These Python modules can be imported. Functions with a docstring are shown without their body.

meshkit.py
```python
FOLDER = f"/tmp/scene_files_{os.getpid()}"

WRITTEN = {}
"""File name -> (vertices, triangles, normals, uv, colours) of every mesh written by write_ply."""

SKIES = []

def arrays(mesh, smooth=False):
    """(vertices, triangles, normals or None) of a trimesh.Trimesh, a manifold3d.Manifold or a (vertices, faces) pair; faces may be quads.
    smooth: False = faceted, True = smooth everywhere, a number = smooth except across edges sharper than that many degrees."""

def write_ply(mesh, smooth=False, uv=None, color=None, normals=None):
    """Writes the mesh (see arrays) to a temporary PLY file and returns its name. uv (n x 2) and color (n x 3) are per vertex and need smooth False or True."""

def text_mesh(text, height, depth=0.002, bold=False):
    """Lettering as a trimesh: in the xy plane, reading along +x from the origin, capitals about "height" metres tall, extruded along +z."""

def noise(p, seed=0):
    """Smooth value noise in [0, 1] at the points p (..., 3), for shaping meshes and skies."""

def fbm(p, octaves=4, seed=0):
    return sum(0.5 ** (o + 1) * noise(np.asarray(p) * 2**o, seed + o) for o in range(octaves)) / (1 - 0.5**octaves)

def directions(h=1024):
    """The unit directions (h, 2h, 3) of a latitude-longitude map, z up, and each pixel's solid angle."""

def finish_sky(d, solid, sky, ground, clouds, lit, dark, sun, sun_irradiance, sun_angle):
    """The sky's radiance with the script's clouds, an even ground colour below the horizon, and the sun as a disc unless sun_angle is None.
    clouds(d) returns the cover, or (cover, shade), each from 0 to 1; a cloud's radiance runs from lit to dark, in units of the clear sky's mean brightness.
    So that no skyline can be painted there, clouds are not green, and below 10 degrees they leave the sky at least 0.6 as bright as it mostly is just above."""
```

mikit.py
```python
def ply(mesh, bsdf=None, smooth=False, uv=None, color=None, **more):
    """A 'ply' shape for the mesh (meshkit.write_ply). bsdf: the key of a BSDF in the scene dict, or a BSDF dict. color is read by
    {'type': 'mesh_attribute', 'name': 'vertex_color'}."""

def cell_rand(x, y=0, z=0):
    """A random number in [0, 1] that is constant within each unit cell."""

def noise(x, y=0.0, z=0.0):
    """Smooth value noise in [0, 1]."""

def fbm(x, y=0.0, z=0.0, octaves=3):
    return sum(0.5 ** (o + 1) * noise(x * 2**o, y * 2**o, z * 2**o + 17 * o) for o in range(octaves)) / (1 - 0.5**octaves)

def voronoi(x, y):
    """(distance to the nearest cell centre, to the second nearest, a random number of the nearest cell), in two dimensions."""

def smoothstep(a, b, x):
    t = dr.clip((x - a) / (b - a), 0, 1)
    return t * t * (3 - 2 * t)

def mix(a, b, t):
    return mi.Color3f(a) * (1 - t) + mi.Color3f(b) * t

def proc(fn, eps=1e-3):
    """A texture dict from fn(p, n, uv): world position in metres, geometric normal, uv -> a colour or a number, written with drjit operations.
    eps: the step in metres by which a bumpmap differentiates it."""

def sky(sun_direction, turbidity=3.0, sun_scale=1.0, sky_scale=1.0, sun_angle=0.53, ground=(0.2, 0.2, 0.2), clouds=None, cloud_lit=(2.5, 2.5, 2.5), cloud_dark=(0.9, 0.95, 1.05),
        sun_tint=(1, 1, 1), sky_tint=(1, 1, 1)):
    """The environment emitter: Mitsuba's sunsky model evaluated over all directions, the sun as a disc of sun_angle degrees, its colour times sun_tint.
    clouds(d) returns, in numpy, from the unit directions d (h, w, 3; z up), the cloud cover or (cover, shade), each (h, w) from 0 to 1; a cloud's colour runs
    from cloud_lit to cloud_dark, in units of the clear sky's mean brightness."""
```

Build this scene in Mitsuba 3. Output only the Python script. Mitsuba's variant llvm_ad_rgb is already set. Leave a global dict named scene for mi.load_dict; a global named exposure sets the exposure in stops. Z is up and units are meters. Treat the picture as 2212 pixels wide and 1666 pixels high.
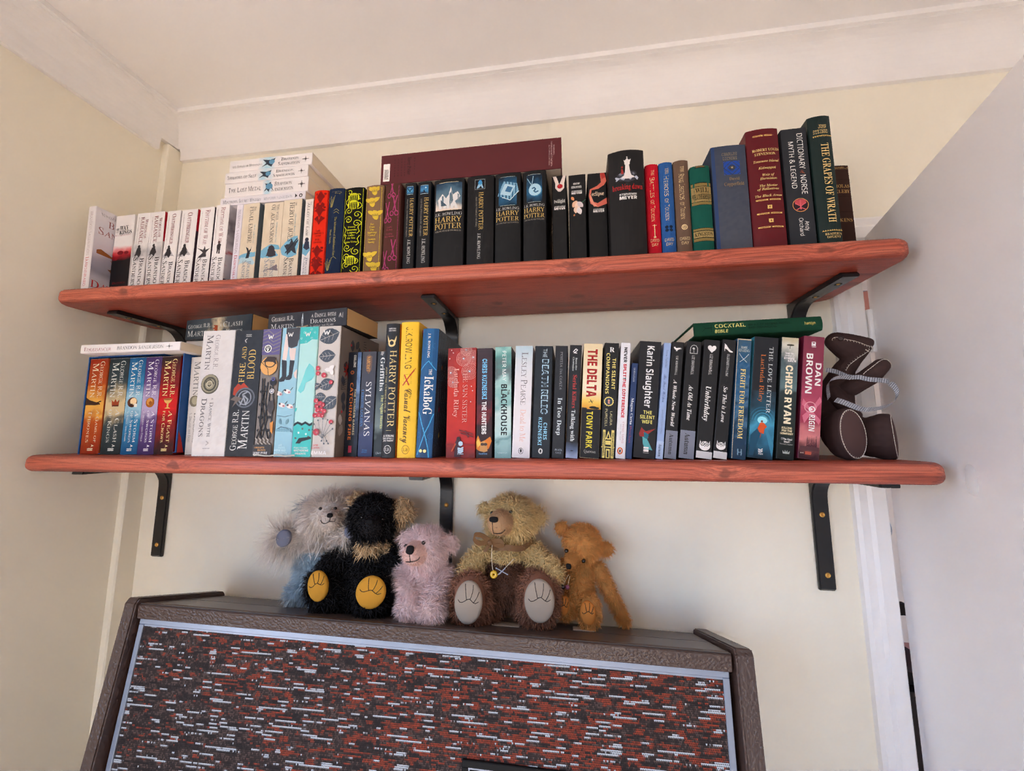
import math, glob, random
import numpy as np
import drjit as dr
import mitsuba as mi
import trimesh
import manifold3d as m3
import shapely
import shapely.geometry as sg
from shapely import affinity
from shapely.ops import unary_union
from PIL import Image, ImageDraw, ImageFont
import mikit, meshkit
from mikit import noise, fbm, smoothstep, cell_rand

T = mi.ScalarTransform4f
scene, labels = {}, {}
RNG = np.random.default_rng(7)
EYE = 1.56                      # height of the lens above the floor; heights below are given from the lens and lifted by EYE

# ------------------------------------------------------------------ camera, sky, sun, exposure
yaw, pitch, roll = 0.1444, 0.1280, 0.0018
cy_, sy_, cp_, sp_ = math.cos(yaw), math.sin(yaw), math.cos(pitch), math.sin(pitch)
fwd = np.array([-sy_ * cp_, cy_ * cp_, sp_])
rgt = np.array([cy_, sy_, 0.0])
upv = np.cross(rgt, fwd)
upv = -math.sin(roll) * rgt + math.cos(roll) * upv
eye = np.array([0.0, -0.9122, EYE])
scene['camera'] = {'type': 'perspective', 'fov': math.degrees(2 * math.atan(1106 / 853.14)), 'fov_axis': 'x', 'near_clip': 0.02, 'far_clip': 100.0,
                   'to_world': T().look_at(origin=eye.tolist(), target=(eye + fwd).tolist(), up=upv.tolist())}
scene['sky'] = mikit.sky((-0.62, 0.25, 0.74), turbidity=3.0, sun_scale=0.75, sky_scale=0.8, sky_tint=(1.0, 0.98, 1.04), sun_tint=(0.91, 1.0, 1.24), ground=(0.34, 0.31, 0.28))
exposure = 5.28

# ------------------------------------------------------------------ materials
def mix(a, b, t):
    a, b = (mi.Color3f(*[float(x) for x in c]) if isinstance(c, np.ndarray) else c for c in (a, b))
    return a * (1 - t) + b * t
def lin(c, k=1.0):
    c = np.asarray(c, float) / 255.0
    return np.where(c < 0.04045, c / 12.92, ((c + 0.055) / 1.055) ** 2.4) * k
def rgb(c, k=1.0):
    return {'type': 'rgb', 'value': [float(x) for x in lin(c, k)]}
VC = {'type': 'mesh_attribute', 'name': 'vertex_color'}
def mat(key, base, rough=0.5, spec=0.5, metal=0.0, bump=None, sheen=0.0, coat=0.0, two=True):
    d = {'type': 'principled', 'base_color': base, 'roughness': rough, 'metallic': metal}
    if metal == 0: d['specular'] = spec
    if sheen: d['sheen'] = sheen
    if coat: d['clearcoat'] = coat; d['clearcoat_gloss'] = 0.9
    if bump: d = {'type': 'bumpmap', 'arbitrary': mikit.proc(bump[0], eps=bump[1]), 'scale': 1.0, 'bsdf': d}
    if two: d = {'type': 'twosided', 'bsdf': d}
    scene[key] = d
def C3(c): return mi.Color3f(*[float(x) for x in lin(c)])

def wall_fn(p, n, uv):
    return mix(lin((226, 219, 200)), lin((230, 224, 206)), fbm(p.x * 3, p.y * 3, p.z * 3))
def white_fn(p, n, uv):
    return mix(lin((224, 220, 216)), lin((229, 226, 222)), fbm(p.x * 4, p.y * 4, p.z * 4 + 9))
def roller_bump(p, n, uv):
    return (fbm(p.x * 160, p.y * 160, p.z * 160, 2)) * 0.00012
mat('paint_cream', mikit.proc(wall_fn), 0.55, 0.3, bump=(roller_bump, 0.002))
mat('paint_white', mikit.proc(white_fn), 0.5, 0.35, bump=(roller_bump, 0.002))
mat('gloss_white', rgb((228, 226, 224)), 0.3, 0.5)
mat('door_white', mikit.proc(lambda p, n, uv: mix(lin((228, 224, 221)), lin((234, 230, 227)), fbm(p.y * 5, p.z * 2, p.x))), 0.42, 0.4)
mat('pink_paint', rgb((214, 160, 146)), 0.6, 0.3)

def wood_fn(p, n, uv):
    x, y, z = p.x, p.y, p.z
    w = (noise(x * 2.2, y * 9, z * 9) - 0.5) * 0.014
    k = mi.Float(0)
    for kx, ky, kz in KNOTS:
        jx, jy, jz = x - kx + (noise(x * 130, y * 130, z * 130) - 0.5) * 0.012, y - ky, z - kz + (noise(x * 110, y * 110, z * 110 + 5) - 0.5) * 0.008
        w += 0.009 * dr.exp(-(dr.square((x - kx) / 0.035) + dr.square(jy / 0.022) + dr.square((z - kz) / 0.018)))
        d = dr.sqrt(dr.square(jx / 0.013) + dr.square(jy / 0.013) + dr.square(jz / 0.0085))
        k = dr.maximum(k, smoothstep(1.25, 0.5, d))
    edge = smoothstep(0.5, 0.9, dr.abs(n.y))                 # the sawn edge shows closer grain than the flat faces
    warp = fbm(x * 1.7, y * 7, z * 7 + 3, 2)
    q = (y + w) * (1 - edge) * 105 + (z + w) * edge * 165 + warp * 7.5 + x * 1.3          # growth rings cut lengthways
    ring = q - dr.floor(q)
    late = smoothstep(0.35, 0.92, ring) * smoothstep(1.0, 0.94, ring)                     # the dark late wood of each ring
    fine = noise(x * 22, (y + w) * 900, (z + w) * 900) * 0.55 + noise(x * 60, (y + w) * 1500, (z + w) * 1500 + 4) * 0.45
    flame = smoothstep(0.35, 0.75, fbm(x * 3.2, (y + w) * 55, (z + w) * 70, 2))
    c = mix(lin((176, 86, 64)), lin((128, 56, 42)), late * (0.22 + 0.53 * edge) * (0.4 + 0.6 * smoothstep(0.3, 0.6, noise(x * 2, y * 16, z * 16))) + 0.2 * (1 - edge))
    c = mix(c, lin((206, 122, 96)), flame * 0.42 * edge + smoothstep(0.62, 0.85, fine) * 0.30)
    c = mix(c, lin((96, 40, 31)), smoothstep(0.56, 0.28, fine) * 0.42)
    c = mix(c, lin((92, 38, 30)), smoothstep(0.62, 0.82, noise(x * 6 + 3, (y - w) * 45, (z - w) * 80)) * 0.5)
    c = mix(c * mi.Color3f(0.68, 0.55, 0.53), c, edge)                                                          # flat faces darkened in the colour: the shade of the undersides painted in
    return mix(c, lin((86, 38, 29)), k * 0.6)
UZ, LZ = EYE + 0.319, EYE - 0.038        # top faces of the two shelves
KNOTS = [(-0.93, -0.236, UZ - 0.016), (-0.62, -0.236, UZ - 0.012), (-0.36, -0.236, UZ - 0.02), (0.012, -0.236, UZ - 0.022), (0.215, -0.236, UZ - 0.014), (0.415, -0.236, UZ - 0.016),
         (-0.75, -0.247, LZ - 0.018), (-0.19, -0.247, LZ - 0.01), (0.24, -0.247, LZ - 0.02), (0.02, -0.12, UZ - 0.033), (0.13, -0.06, UZ - 0.033), (-0.15, -0.1, UZ - 0.033)]
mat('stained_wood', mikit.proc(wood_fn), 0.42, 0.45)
mat('black_gloss', rgb((20, 20, 21)), 0.28, 0.55)
mat('black_matt', rgb((14, 14, 15)), 0.6, 0.25)
mat('brass', rgb((214, 166, 88)), 0.42, metal=0.8)
mat('steel', rgb((150, 160, 176)), 0.40, metal=0.6)
def hammer_bump(p, n, uv):
    a = noise(p.x * 330, p.y * 330, p.z * 330) * 0.7 + noise(p.x * 620 + 5, p.y * 620, p.z * 620) * 0.3
    return smoothstep(0.3, 0.7, a) * 0.0009
mat('hammered_brown', rgb((72, 55, 48)), 0.30, 0.6, bump=(hammer_bump, 0.0008))
mat('lid_brown', rgb((76, 68, 64)), 0.34, 0.6, bump=(lambda p, n, uv: fbm(p.x * 120, p.y * 120, p.z * 120, 2) * 0.0004, 0.0015))
def grille_fn(p, n, uv):
    u, v = p.x / 0.0026, p.z / 0.0028
    row = dr.floor(v)
    u = u + 0.5 * (row - 2 * dr.floor(row / 2))
    ui = dr.floor(u)
    fu, fv = u - ui, v - row
    broad = fbm(p.x * 7, p.z * 7, 3.0, 2)
    patch = noise(ui * 0.16, row * 0.93, 5.0) * 0.62 + noise(ui * 0.45 + 9, row * 1.1, 2.0) * 0.38
    run = noise(ui * 0.12, row * 7.3, 1.0)
    white = smoothstep(0.735, 0.77, run * 0.9 + 0.1 * cell_rand(ui, row, 3))
    orange = smoothstep(0.61, 0.69, patch + (broad - 0.5) * 0.42 + (p.z - 1.05) * 0.34)
    thread = mix(lin((50, 40, 38)), lin((146, 60, 40)), orange * (0.45 + 0.55 * cell_rand(ui, row, 5)))
    thread = mix(thread, lin((96, 78, 72)), (1 - orange) * smoothstep(0.45, 0.8, cell_rand(ui, row, 8)) * 0.7)
    thread = mix(thread, lin((30, 25, 26)), (1 - orange) * smoothstep(0.56, 0.7, noise(ui * 0.12, row * 0.7, 11.0)) * 0.75)
    thread = mix(thread, lin((182, 188, 194)), white)
    hole = smoothstep(0.16, 0.36, dr.abs(fu - 0.5)) * smoothstep(0.72, 0.45, fv)
    return mix(thread, lin((24, 19, 19)), dr.maximum(hole * 0.92, smoothstep(0.16, 0.02, fv) * 0.75))
mat('woven_grille', mikit.proc(grille_fn), 0.75, 0.25, bump=(lambda p, n, uv: noise(p.x * 370, p.z * 322, p.y) * 0.0006, 0.001))
mat('print', VC, 0.42, 0.25)
mat('cloth', VC, 0.8, 0.2)
mat('paper', VC, 0.9, 0.1)
mat('fur', VC, 0.75, 0.15)
mat('glossy', VC, 0.12, 0.6)
mat('floor_wood', mikit.proc(lambda p, n, uv: mix(lin((186, 176, 166)), lin((200, 190, 180)), fbm(p.x * 30, p.y * 3, 0))), 0.45, 0.4)

# ------------------------------------------------------------------ mesh helpers
def tm(v, f): return trimesh.Trimesh(np.asarray(v, float), np.asarray(f, int), process=False)
def cat(ms):
    ms = [m for m in ms if m is not None and len(m.faces)]
    return ms[0] if len(ms) == 1 else trimesh.util.concatenate([tm(m.vertices, m.faces) for m in ms])
def box(x0, x1, y0, y1, z0, z1, c=0.0):
    lo, hi = np.array([x0, y0, z0], float), np.array([x1, y1, z1], float)
    if c <= 0:
        b = trimesh.creation.box(extents=hi - lo); b.apply_translation((lo + hi) / 2); return b
    pts = []
    for k in range(3):
        l, h = lo + c, hi - c
        l[k], h[k] = lo[k], hi[k]
        pts += [[(l, h)[a][0], (l, h)[b][1], (l, h)[d][2]] for a in (0, 1) for b in (0, 1) for d in (0, 1)]
    return trimesh.convex.convex_hull(np.array(pts))
def hull(pts): return trimesh.convex.convex_hull(np.asarray(pts, float))
def extrude(poly, h):
    return trimesh.creation.extrude_polygon(poly, h, engine='earcut')
def place(m, M):
    m = m.copy(); m.apply_transform(M); return m
def frame(o, x, y, z):
    M = np.eye(4); M[:3, 0], M[:3, 1], M[:3, 2], M[:3, 3] = x, y, z, o; return M
def lathe(profile, n=24):
    return trimesh.creation.revolve(np.asarray(profile, float), sections=n)
def add(key, mesh, bsdf, smooth=False, color=None):
    k, i = key, 0
    while k in scene:
        i += 1; k = f'{key}_{i:03d}'
    if color is not None:
        if hasattr(mesh, 'to_mesh'): raise ValueError(key)
        color = np.broadcast_to(np.asarray(color, float), (len(mesh.vertices), 3))
        if smooth not in (True, False, None):
            mesh = trimesh.graph.smooth_shade(tm(mesh.vertices, mesh.faces), angle=np.radians(smooth), facet_minarea=None) if np.ptp(color, axis=0).max() == 0 else mesh
            color = np.broadcast_to(color[0], (len(mesh.vertices), 3)) if np.ptp(color, axis=0).max() == 0 else color
            smooth = True
    scene[k] = mikit.ply(mesh, bsdf, smooth=smooth, color=color)
    return k
def lab(key, label=None, category=None, group=None, kind=None):
    d = labels.setdefault(key, {})
    for a, b in (('label', label), ('category', category), ('group', group), ('kind', kind)):
        if b: d[a] = b
taken = set()
def fresh(name):
    k, i = name, 0
    while k in taken:
        i += 1; k = f'{name}_{i:03d}'
    taken.add(k); return k
# ------------------------------------------------------------------ the room
def tube_between(a, b, r_):
    return trimesh.creation.cylinder(radius=r_, segment=[a, b], sections=16)
def up(z): return z + EYE
def struct(key, mesh, m, label, smooth=False):
    add(key, mesh, m, smooth); lab(key, label, kind='structure')
WX, GX = -1.123, 0.0267                       # left wall: x = WX + GX * y
CEIL, COVE = up(0.889), up(0.789)
XR, YB = 2.6, -3.6
struct('floor', box(-1.4, XR + 0.1, YB - 0.1, 1.6, -0.1, 0.0), 'floor_wood', 'wooden floor')
struct('ceiling', box(-1.4, XR + 0.1, YB - 0.1, 0.12, CEIL, CEIL + 0.1), 'paint_white', 'plain white painted ceiling')
# back wall with the doorway (x 0.615 to 1.39)
wp = sg.box(-1.4, 0, XR + 0.1, CEIL).difference(sg.box(0.615, -1, 1.39, up(0.425)))
struct('wall_back', place(extrude(wp, 0.12), frame((0, 0.12, 0), (1, 0, 0), (0, 0, 1), (0, -1, 0))), 'paint_cream', 'cream painted back wall behind the shelves')
# left wall with a window opening behind the photographer's left shoulder
dl = np.array([-GX, -1.0, 0]); dl /= np.linalg.norm(dl)
lp = sg.box(-0.1, 0, 3.75, CEIL).difference(sg.box(0.80, 0.85, 2.40, 2.15))
nl = np.cross(dl, [0, 0, 1])
struct('wall_left', place(extrude(lp, 0.12), frame(np.array([WX, 0, 0]) - nl * (0.12 if nl[0] > 0 else 0), dl, (0, 0, 1), nl)), 'paint_cream', 'cream painted left wall')
rp = sg.box(-1.4, 0, XR + 0.1, CEIL).difference(sg.box(-1.0, 0.75, 0.35, 2.15))
struct('wall_rear', place(extrude(rp, 0.12), frame((0, YB, 0), (1, 0, 0), (0, 0, 1), (0, -1, 0))), 'paint_white', 'white painted rear wall')
struct('window_2', cat([box(a, b, YB - 0.09, YB - 0.04, c, d, 0.004) for a, b, c, d in ((-1.0, -0.94, 0.75, 2.15), (0.29, 0.35, 0.75, 2.15), (-0.94, 0.29, 0.75, 0.81), (-0.94, 0.29, 2.09, 2.15))]), 'gloss_white', 'white window frame in rear wall')
struct('wall_right', box(XR, XR + 0.12, YB, 0.0, 0, CEIL), 'paint_white', 'white painted right wall')
# window frame in the left wall
wf = []
for s0, s1, a, b in ((0.80, 0.85, 0.85, 2.15), (2.35, 2.40, 0.85, 2.15), (0.85, 2.35, 0.85, 0.90), (0.85, 2.35, 2.10, 2.15)):
    wf.append(place(box(s0, s1, a, b, 0.03, 0.08, 0.004), frame(np.array([WX, 0, 0]) - nl * (0.12 if nl[0] > 0 else 0), dl, (0, 0, 1), nl)))
struct('window_1', cat(wf), 'gloss_white', 'white window frame in left wall')

# coving: a concave cornice with a lip along the wall and one along the ceiling
def cove_profile(d, h, lip=0.011):
    pts = [(0, 0), (lip, 0), (lip, 0.006)]
    for a in np.linspace(0, math.pi / 2, 12):
        pts.append((d - 0.008 - (d - 0.008 - lip) * math.cos(a), 0.006 + (h - 0.020) * math.sin(a)))
    pts += [(d - 0.008, h - 0.013), (d, h - 0.012), (d, h), (0, h)]
    return sg.Polygon(pts).buffer(0)
cp = cove_profile(0.079, CEIL - COVE)
cb = place(extrude(cp, 3.8), frame((-1.15, 0, COVE), (0, -1, 0), (0, 0, 1), (1, 0, 0)))
if cb.volume < 0: cb.invert()
def notch(m, *bx):
    a = m3.Manifold(m3.Mesh(np.asarray(m.vertices, np.float32), np.asarray(m.faces, np.uint32)))
    for b in bx:
        q = box(*b); a = a - m3.Manifold(m3.Mesh(np.asarray(q.vertices, np.float32), np.asarray(q.faces, np.uint32)))
    t = a.to_mesh(); return tm(t.vert_properties[:, :3], t.tri_verts)
NB_ = (-1.2, -1.1035, -0.060, 0.01, COVE - 0.01, COVE + 0.034)
struct('cornice_trim_1', notch(cb, NB_), 'paint_white', 'white coving along the top of the back wall')
cl = place(extrude(cp, 3.7), frame((WX, 0.03, COVE), nl if nl[0] > 0 else -nl, (0, 0, 1), dl))
if cl.volume < 0: cl.invert()
struct('cornice_trim_2', notch(cl, NB_), 'paint_white', 'white coving along the top of the left wall')
# boxed strip in the corner
struct('trim_1', box(WX - 0.01, -1.1065, -0.0445, 0.004, 0, COVE + 0.03, 0.003), 'paint_cream', 'painted corner strip where the left and back walls meet')

# door casing: two stepped boards on the hinge side, the head above
def arch(poly_len, M):
    prof = sg.Polygon([(0, 0), (0, 0.012), (0.006, 0.017), (0.020, 0.017), (0.026, 0.022), (0.050, 0.022), (0.054, 0.018), (0.054, 0)])
    return place(extrude(prof, poly_len), M)
a1 = arch(up(0.468), frame((0.560, 0.0, 0), (1, 0, 0), (0, -1, 0), (0, 0, 1)))
a2 = arch(0.95, frame((0.556, 0, up(0.470)), (0, 0, -1), (0, -1, 0), (1, 0, 0)))
for a in (a1, a2):
    if a.volume < 0: a.invert()
struct('door_1_frame', cat([a1, a2, box(0.607, 0.622, -0.004, 0.125, 0, up(0.425), 0.001), box(1.383, 1.398, -0.004, 0.125, 0, up(0.425), 0.001),
        box(0.61, 1.395, -0.004, 0.30, up(0.412), up(0.426), 0.001)]), 'gloss_white', 'white moulded door casing right of the shelves')
# the open door: hinge edge at the wall, swung out until it nearly touches the shelf ends
hd = np.array([-0.275, -0.9615, 0.0]); hd /= np.linalg.norm(hd)
hn = np.array([hd[1], -hd[0], 0.0])                       # towards the left, the face seen
if hn[0] > 0: hn = -hn
DM = frame((0.633, -0.002, 0), hd, -hn, (0, 0, 1))
leaf = place(box(0, 0.762, 0, 0.036, 0.01, up(0.4225), 0.0015), DM)
if leaf.volume < 0: leaf.invert()
add('door_1', leaf, 'door_white'); lab('door_1', 'plain white flush door standing open at the right', kind='structure')
dent = lathe([(0, 0.0012), (0.006, 0.0011), (0.012, 0.0007), (0.0165, 0.0)], 28)
dent.apply_scale([0.9, 1.35, 1.0])
add('door_1__bumper', place(dent, frame((0.633, -0.002, up(-0.060)) + hd * 0.262, hd, (0, 0, 1), hn)), 'gloss_white', 40)
lab('door_1__bumper', 'round flat white pad where the shelf end meets the door')
for hz in (0.22, -1.25):
    hk = trimesh.creation.cylinder(radius=0.006, height=0.09, sections=14); hk.apply_translation((0.627, -0.010, up(hz)))
    add('door_1__hinge', cat([hk, box(0.618, 0.629, -0.006, -0.003, up(hz) - 0.045, up(hz) + 0.045)]), 'gloss_white', 30)
# what the gap beside the door shows of the next room
struct('wall_hall', box(0.45, 2.6, 1.45, 1.55, 0, CEIL), 'pink_paint', 'pink wall of the next room seen past the door')
struct('wall_hall_left', box(0.45, 0.55, 0.12, 1.45, 0, CEIL), 'pink_paint', 'side wall of the next room')
struct('wall_hall_right', place(extrude(sg.box(0.12, 0, 1.55, CEIL).difference(sg.box(0.5, 1.0, 1.2, 1.9)), 0.1), frame((2.6, 0, 0), (0, 1, 0), (0, 0, 1), (1, 0, 0))), 'paint_white', 'far side wall of the next room')
struct('ceiling_hall', box(0.45, 2.6, 0.12, 1.6, CEIL, CEIL + 0.1), 'paint_white', 'ceiling of the next room')
wd = fresh('cupboard')
add(wd + '__body', box(0.80, 1.010, 0.60, 1.0, 0.87, 1.944, 0.002), 'gloss_white', 30)
add(wd + '__top_board', box(0.79, 1.30, 0.585, 1.0, 1.9445, 1.957, 0.002), 'door_white', 30)
add(wd + '__edge_post', box(1.0105, 1.030, 0.60, 0.62, 1.04, 1.944, 0.001), 'paint_cream', 30)
add(wd + '__back_panel', box(1.0105, 1.30, 0.70, 0.72, 0.87, 1.944, 0.001), 'door_white', 30)
ringm = trimesh.creation.torus(0.055, 0.0035, major_sections=48, minor_sections=10)
add(wd + '__ring_handle', place(ringm, frame((0.975, 0.588, 1.262), (1, 0, 0), (0, 0, 1), (0, -1, 0))), 'steel', 30)
add(wd + '__latch', box(1.0, 1.045, 0.575, 0.599, 1.002, 1.038, 0.004), 'black_matt', 30)
lab(wd, 'white cupboard with a chrome ring glimpsed through the gap beside the door', 'cupboard')
lt = fresh('chest')
add(lt + '__body', box(0.80, 1.2, 0.56, 1.0, 0.0, 0.785, 0.01), 'black_gloss', 30)
add(lt + '__lid', hull([(0.8, 0.60, 0.79), (1.2, 0.60, 0.79), (0.8, 1.0, 0.79), (1.2, 1.0, 0.79), (0.8, 0.60, 0.869), (1.2, 0.60, 0.80), (0.8, 1.0, 0.869), (1.2, 1.0, 0.80)]), 'black_matt', 30)
lab(lt, 'black chest glimpsed at the foot of the gap beside the door', 'chest')
rl = fresh('curtain_rail')
add(rl, tube_between((0.93, 1.0, 2.15), (2.05, 1.4385, 2.44), 0.010), 'steel', 30)
lab(rl, 'slanting grey rail on the pink wall behind the door gap', 'rail')

# ------------------------------------------------------------------ shelves
def board(x0, x1, y0, y1, z0, z1, R=0.034, r=0.013):
    pts = []
    for t in np.linspace(-1, 1, 11):
        a = t * math.pi / 2
        ins = r * (1 - math.cos(a)); z = (z0 + r + r * math.sin(a)) if t <= 0 else (z1 - r + r * math.sin(a))
        for cx, cy, a0 in ((x1 - R, y1 - R, 0), (x0 + R, y1 - R, 90), (x0 + R, y0 + R, 180), (x1 - R, y0 + R, 270)):
            for b in np.radians(a0 + np.linspace(0, 90, 9)):
                pts.append((cx + (R - ins) * math.cos(b), cy + (R - ins) * math.sin(b), z))
    return hull(pts)
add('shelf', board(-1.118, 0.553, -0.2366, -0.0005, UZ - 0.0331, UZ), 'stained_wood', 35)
lab('shelf', 'upper red-brown stained pine shelf board with rounded edge', 'shelf')
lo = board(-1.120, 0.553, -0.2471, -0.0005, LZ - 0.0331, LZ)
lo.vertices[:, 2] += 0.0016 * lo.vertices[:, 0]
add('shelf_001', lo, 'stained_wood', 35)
lab('shelf_001', 'lower red-brown stained pine shelf board above the teddy bears', 'shelf')

# ------------------------------------------------------------------ brackets
def bracket(x, ztop, arm, leg, label, w=0.030, t=0.0095):
    key = fresh('shelf_bracket')
    R = 0.045
    P = [(0, 0), (arm - 0.004, 0), (arm, -0.004), (arm, -t)]
    P += [(t + R - R * math.sin(a), -t - R + R * math.cos(a)) for a in np.linspace(0, math.pi / 2, 12)]
    P += [(t, -leg + 0.004), (t - 0.004, -leg), (0, -leg)]
    poly = sg.Polygon(P)
    ms = []
    for q, ww in ((poly, w - 0.004), (poly.buffer(-0.0011, join_style=1), w - 0.0016), (poly.buffer(-0.0022, join_style=1), w)):
        e = place(extrude(q, ww), frame((x - ww / 2, 0, ztop), (0, -1, 0), (0, 0, 1), (1, 0, 0)))
        if e.volume < 0: e.invert()
        ms.append(e)
    add(key + '__body', cat(ms), 'black_gloss', 30)
    head = lathe([(0, 0.0022), (0.0016, 0.0022), (0.0018, 0.0010), (0.0034, 0.0018), (0.0048, 0.0010), (0.0053, 0.0)], 20)
    for dz in (0.085, leg - 0.030):
        if dz < leg - 0.01:
            add(key + '__screw', place(head, frame((x + 0.001, -t, ztop - dz), (1, 0, 0), (0, 0, 1), (0, -1, 0))), 'brass', 30)
    for dy in (0.075, arm - 0.035):
        rim = lathe([(0.0026, 0.0002), (0.0056, 0.0002), (0.0060, 0.0)], 20)
        add(key + '__screw_hole', place(rim, frame((x + 0.001, -dy, ztop - t), (1, 0, 0), (0, 1, 0), (0, 0, -1))), 'black_matt', 30)
        add(key + '__screw', place(lathe([(0, 0.0012), (0.002, 0.0012), (0.0032, 0.0004), (0.0034, 0.0)], 16), frame((x + 0.001, -dy, ztop - t), (1, 0, 0), (0, 1, 0), (0, 0, -1))), 'brass', 30)
    lab(key, label, 'bracket', 'black shelf brackets')
for x, where in ((-1.032, 'left'), (-0.279, 'middle'), (0.488, 'right')):
    bracket(x, UZ - 0.0332, 0.178, 0.236, {'left': 'black steel bracket under the left end of the upper shelf', 'middle': 'black steel bracket under the middle of the upper shelf, behind the blue hardback', 'right': 'black steel bracket under the right end of the upper shelf'}[where])
for x, where in ((-1.040, 'left'), (-0.284, 'middle'), (0.499, 'right')):
    bracket(x, LZ - 0.0332 + 0.0016 * x, 0.196, 0.231, {'left': 'black steel bracket on the wall below the left end of the lower shelf', 'middle': 'black steel bracket behind the pink bear under the lower shelf', 'right': 'black steel bracket on the wall below the right end of the lower shelf'}[where])

# ------------------------------------------------------------------ the brown cabinet
CO = np.array([-0.815, -0.222, up(-0.317)])             # left front corner of its lid
ex = np.array([1.059, 0.020, -0.020]); CW = np.linalg.norm(ex); ex /= CW
ey = np.cross([0, 0, 1], ex); ey /= np.linalg.norm(ey)  # towards the wall
ez = np.cross(ex, ey)
CM = frame(CO, ex, ey, ez)
SL, LD = 0.305, 0.196                                    # slope and depth of the lid
FS = 0.145                                               # the front leans out by this much per metre down
HB = float(CO[2]) - 0.03
def cab(m): 
    m = place(m, CM)
    if m.volume < 0: m.invert()
    return m
KC = 'cabinet'
def yzx(poly, x0, x1):                                   # a (depth, height) outline drawn out along the width
    return place(extrude(poly, x1 - x0), frame((x0, 0, 0), (0, 1, 0), (0, 0, 1), (1, 0, 0)))
def side(x0, x1, lab_):
    P = sg.Polygon([(-0.006, 0.0), (0.0, 0.007), (LD, 0.007 - SL * LD), (LD + 0.004, 0.002 - SL * LD), (LD + 0.004, -HB), (-FS * HB - 0.01, -HB), (-0.0075, -0.012)])
    ms = [yzx(P.buffer(0.002, join_style=1), x0 + 0.003, x1 - 0.003), yzx(P, x0, x1)]
    add(KC + '__side_panel', cab(cat(ms)), 'hammered_brown', 30)
side(-0.027, -0.002, 'left'); side(CW + 0.004, CW + 0.031, 'right')
half = 0.098
for k, (a, b) in enumerate(((0.0, half - 0.0012), (half + 0.0012, LD))):
    P = sg.Polygon([(a, -SL * a), (b, -SL * b), (b, -SL * b - 0.012), (a, -SL * a - 0.012)])
    add(KC + '__lid_panel', cab(yzx(P, 0.0, CW)), 'lid_brown', 30)
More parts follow.
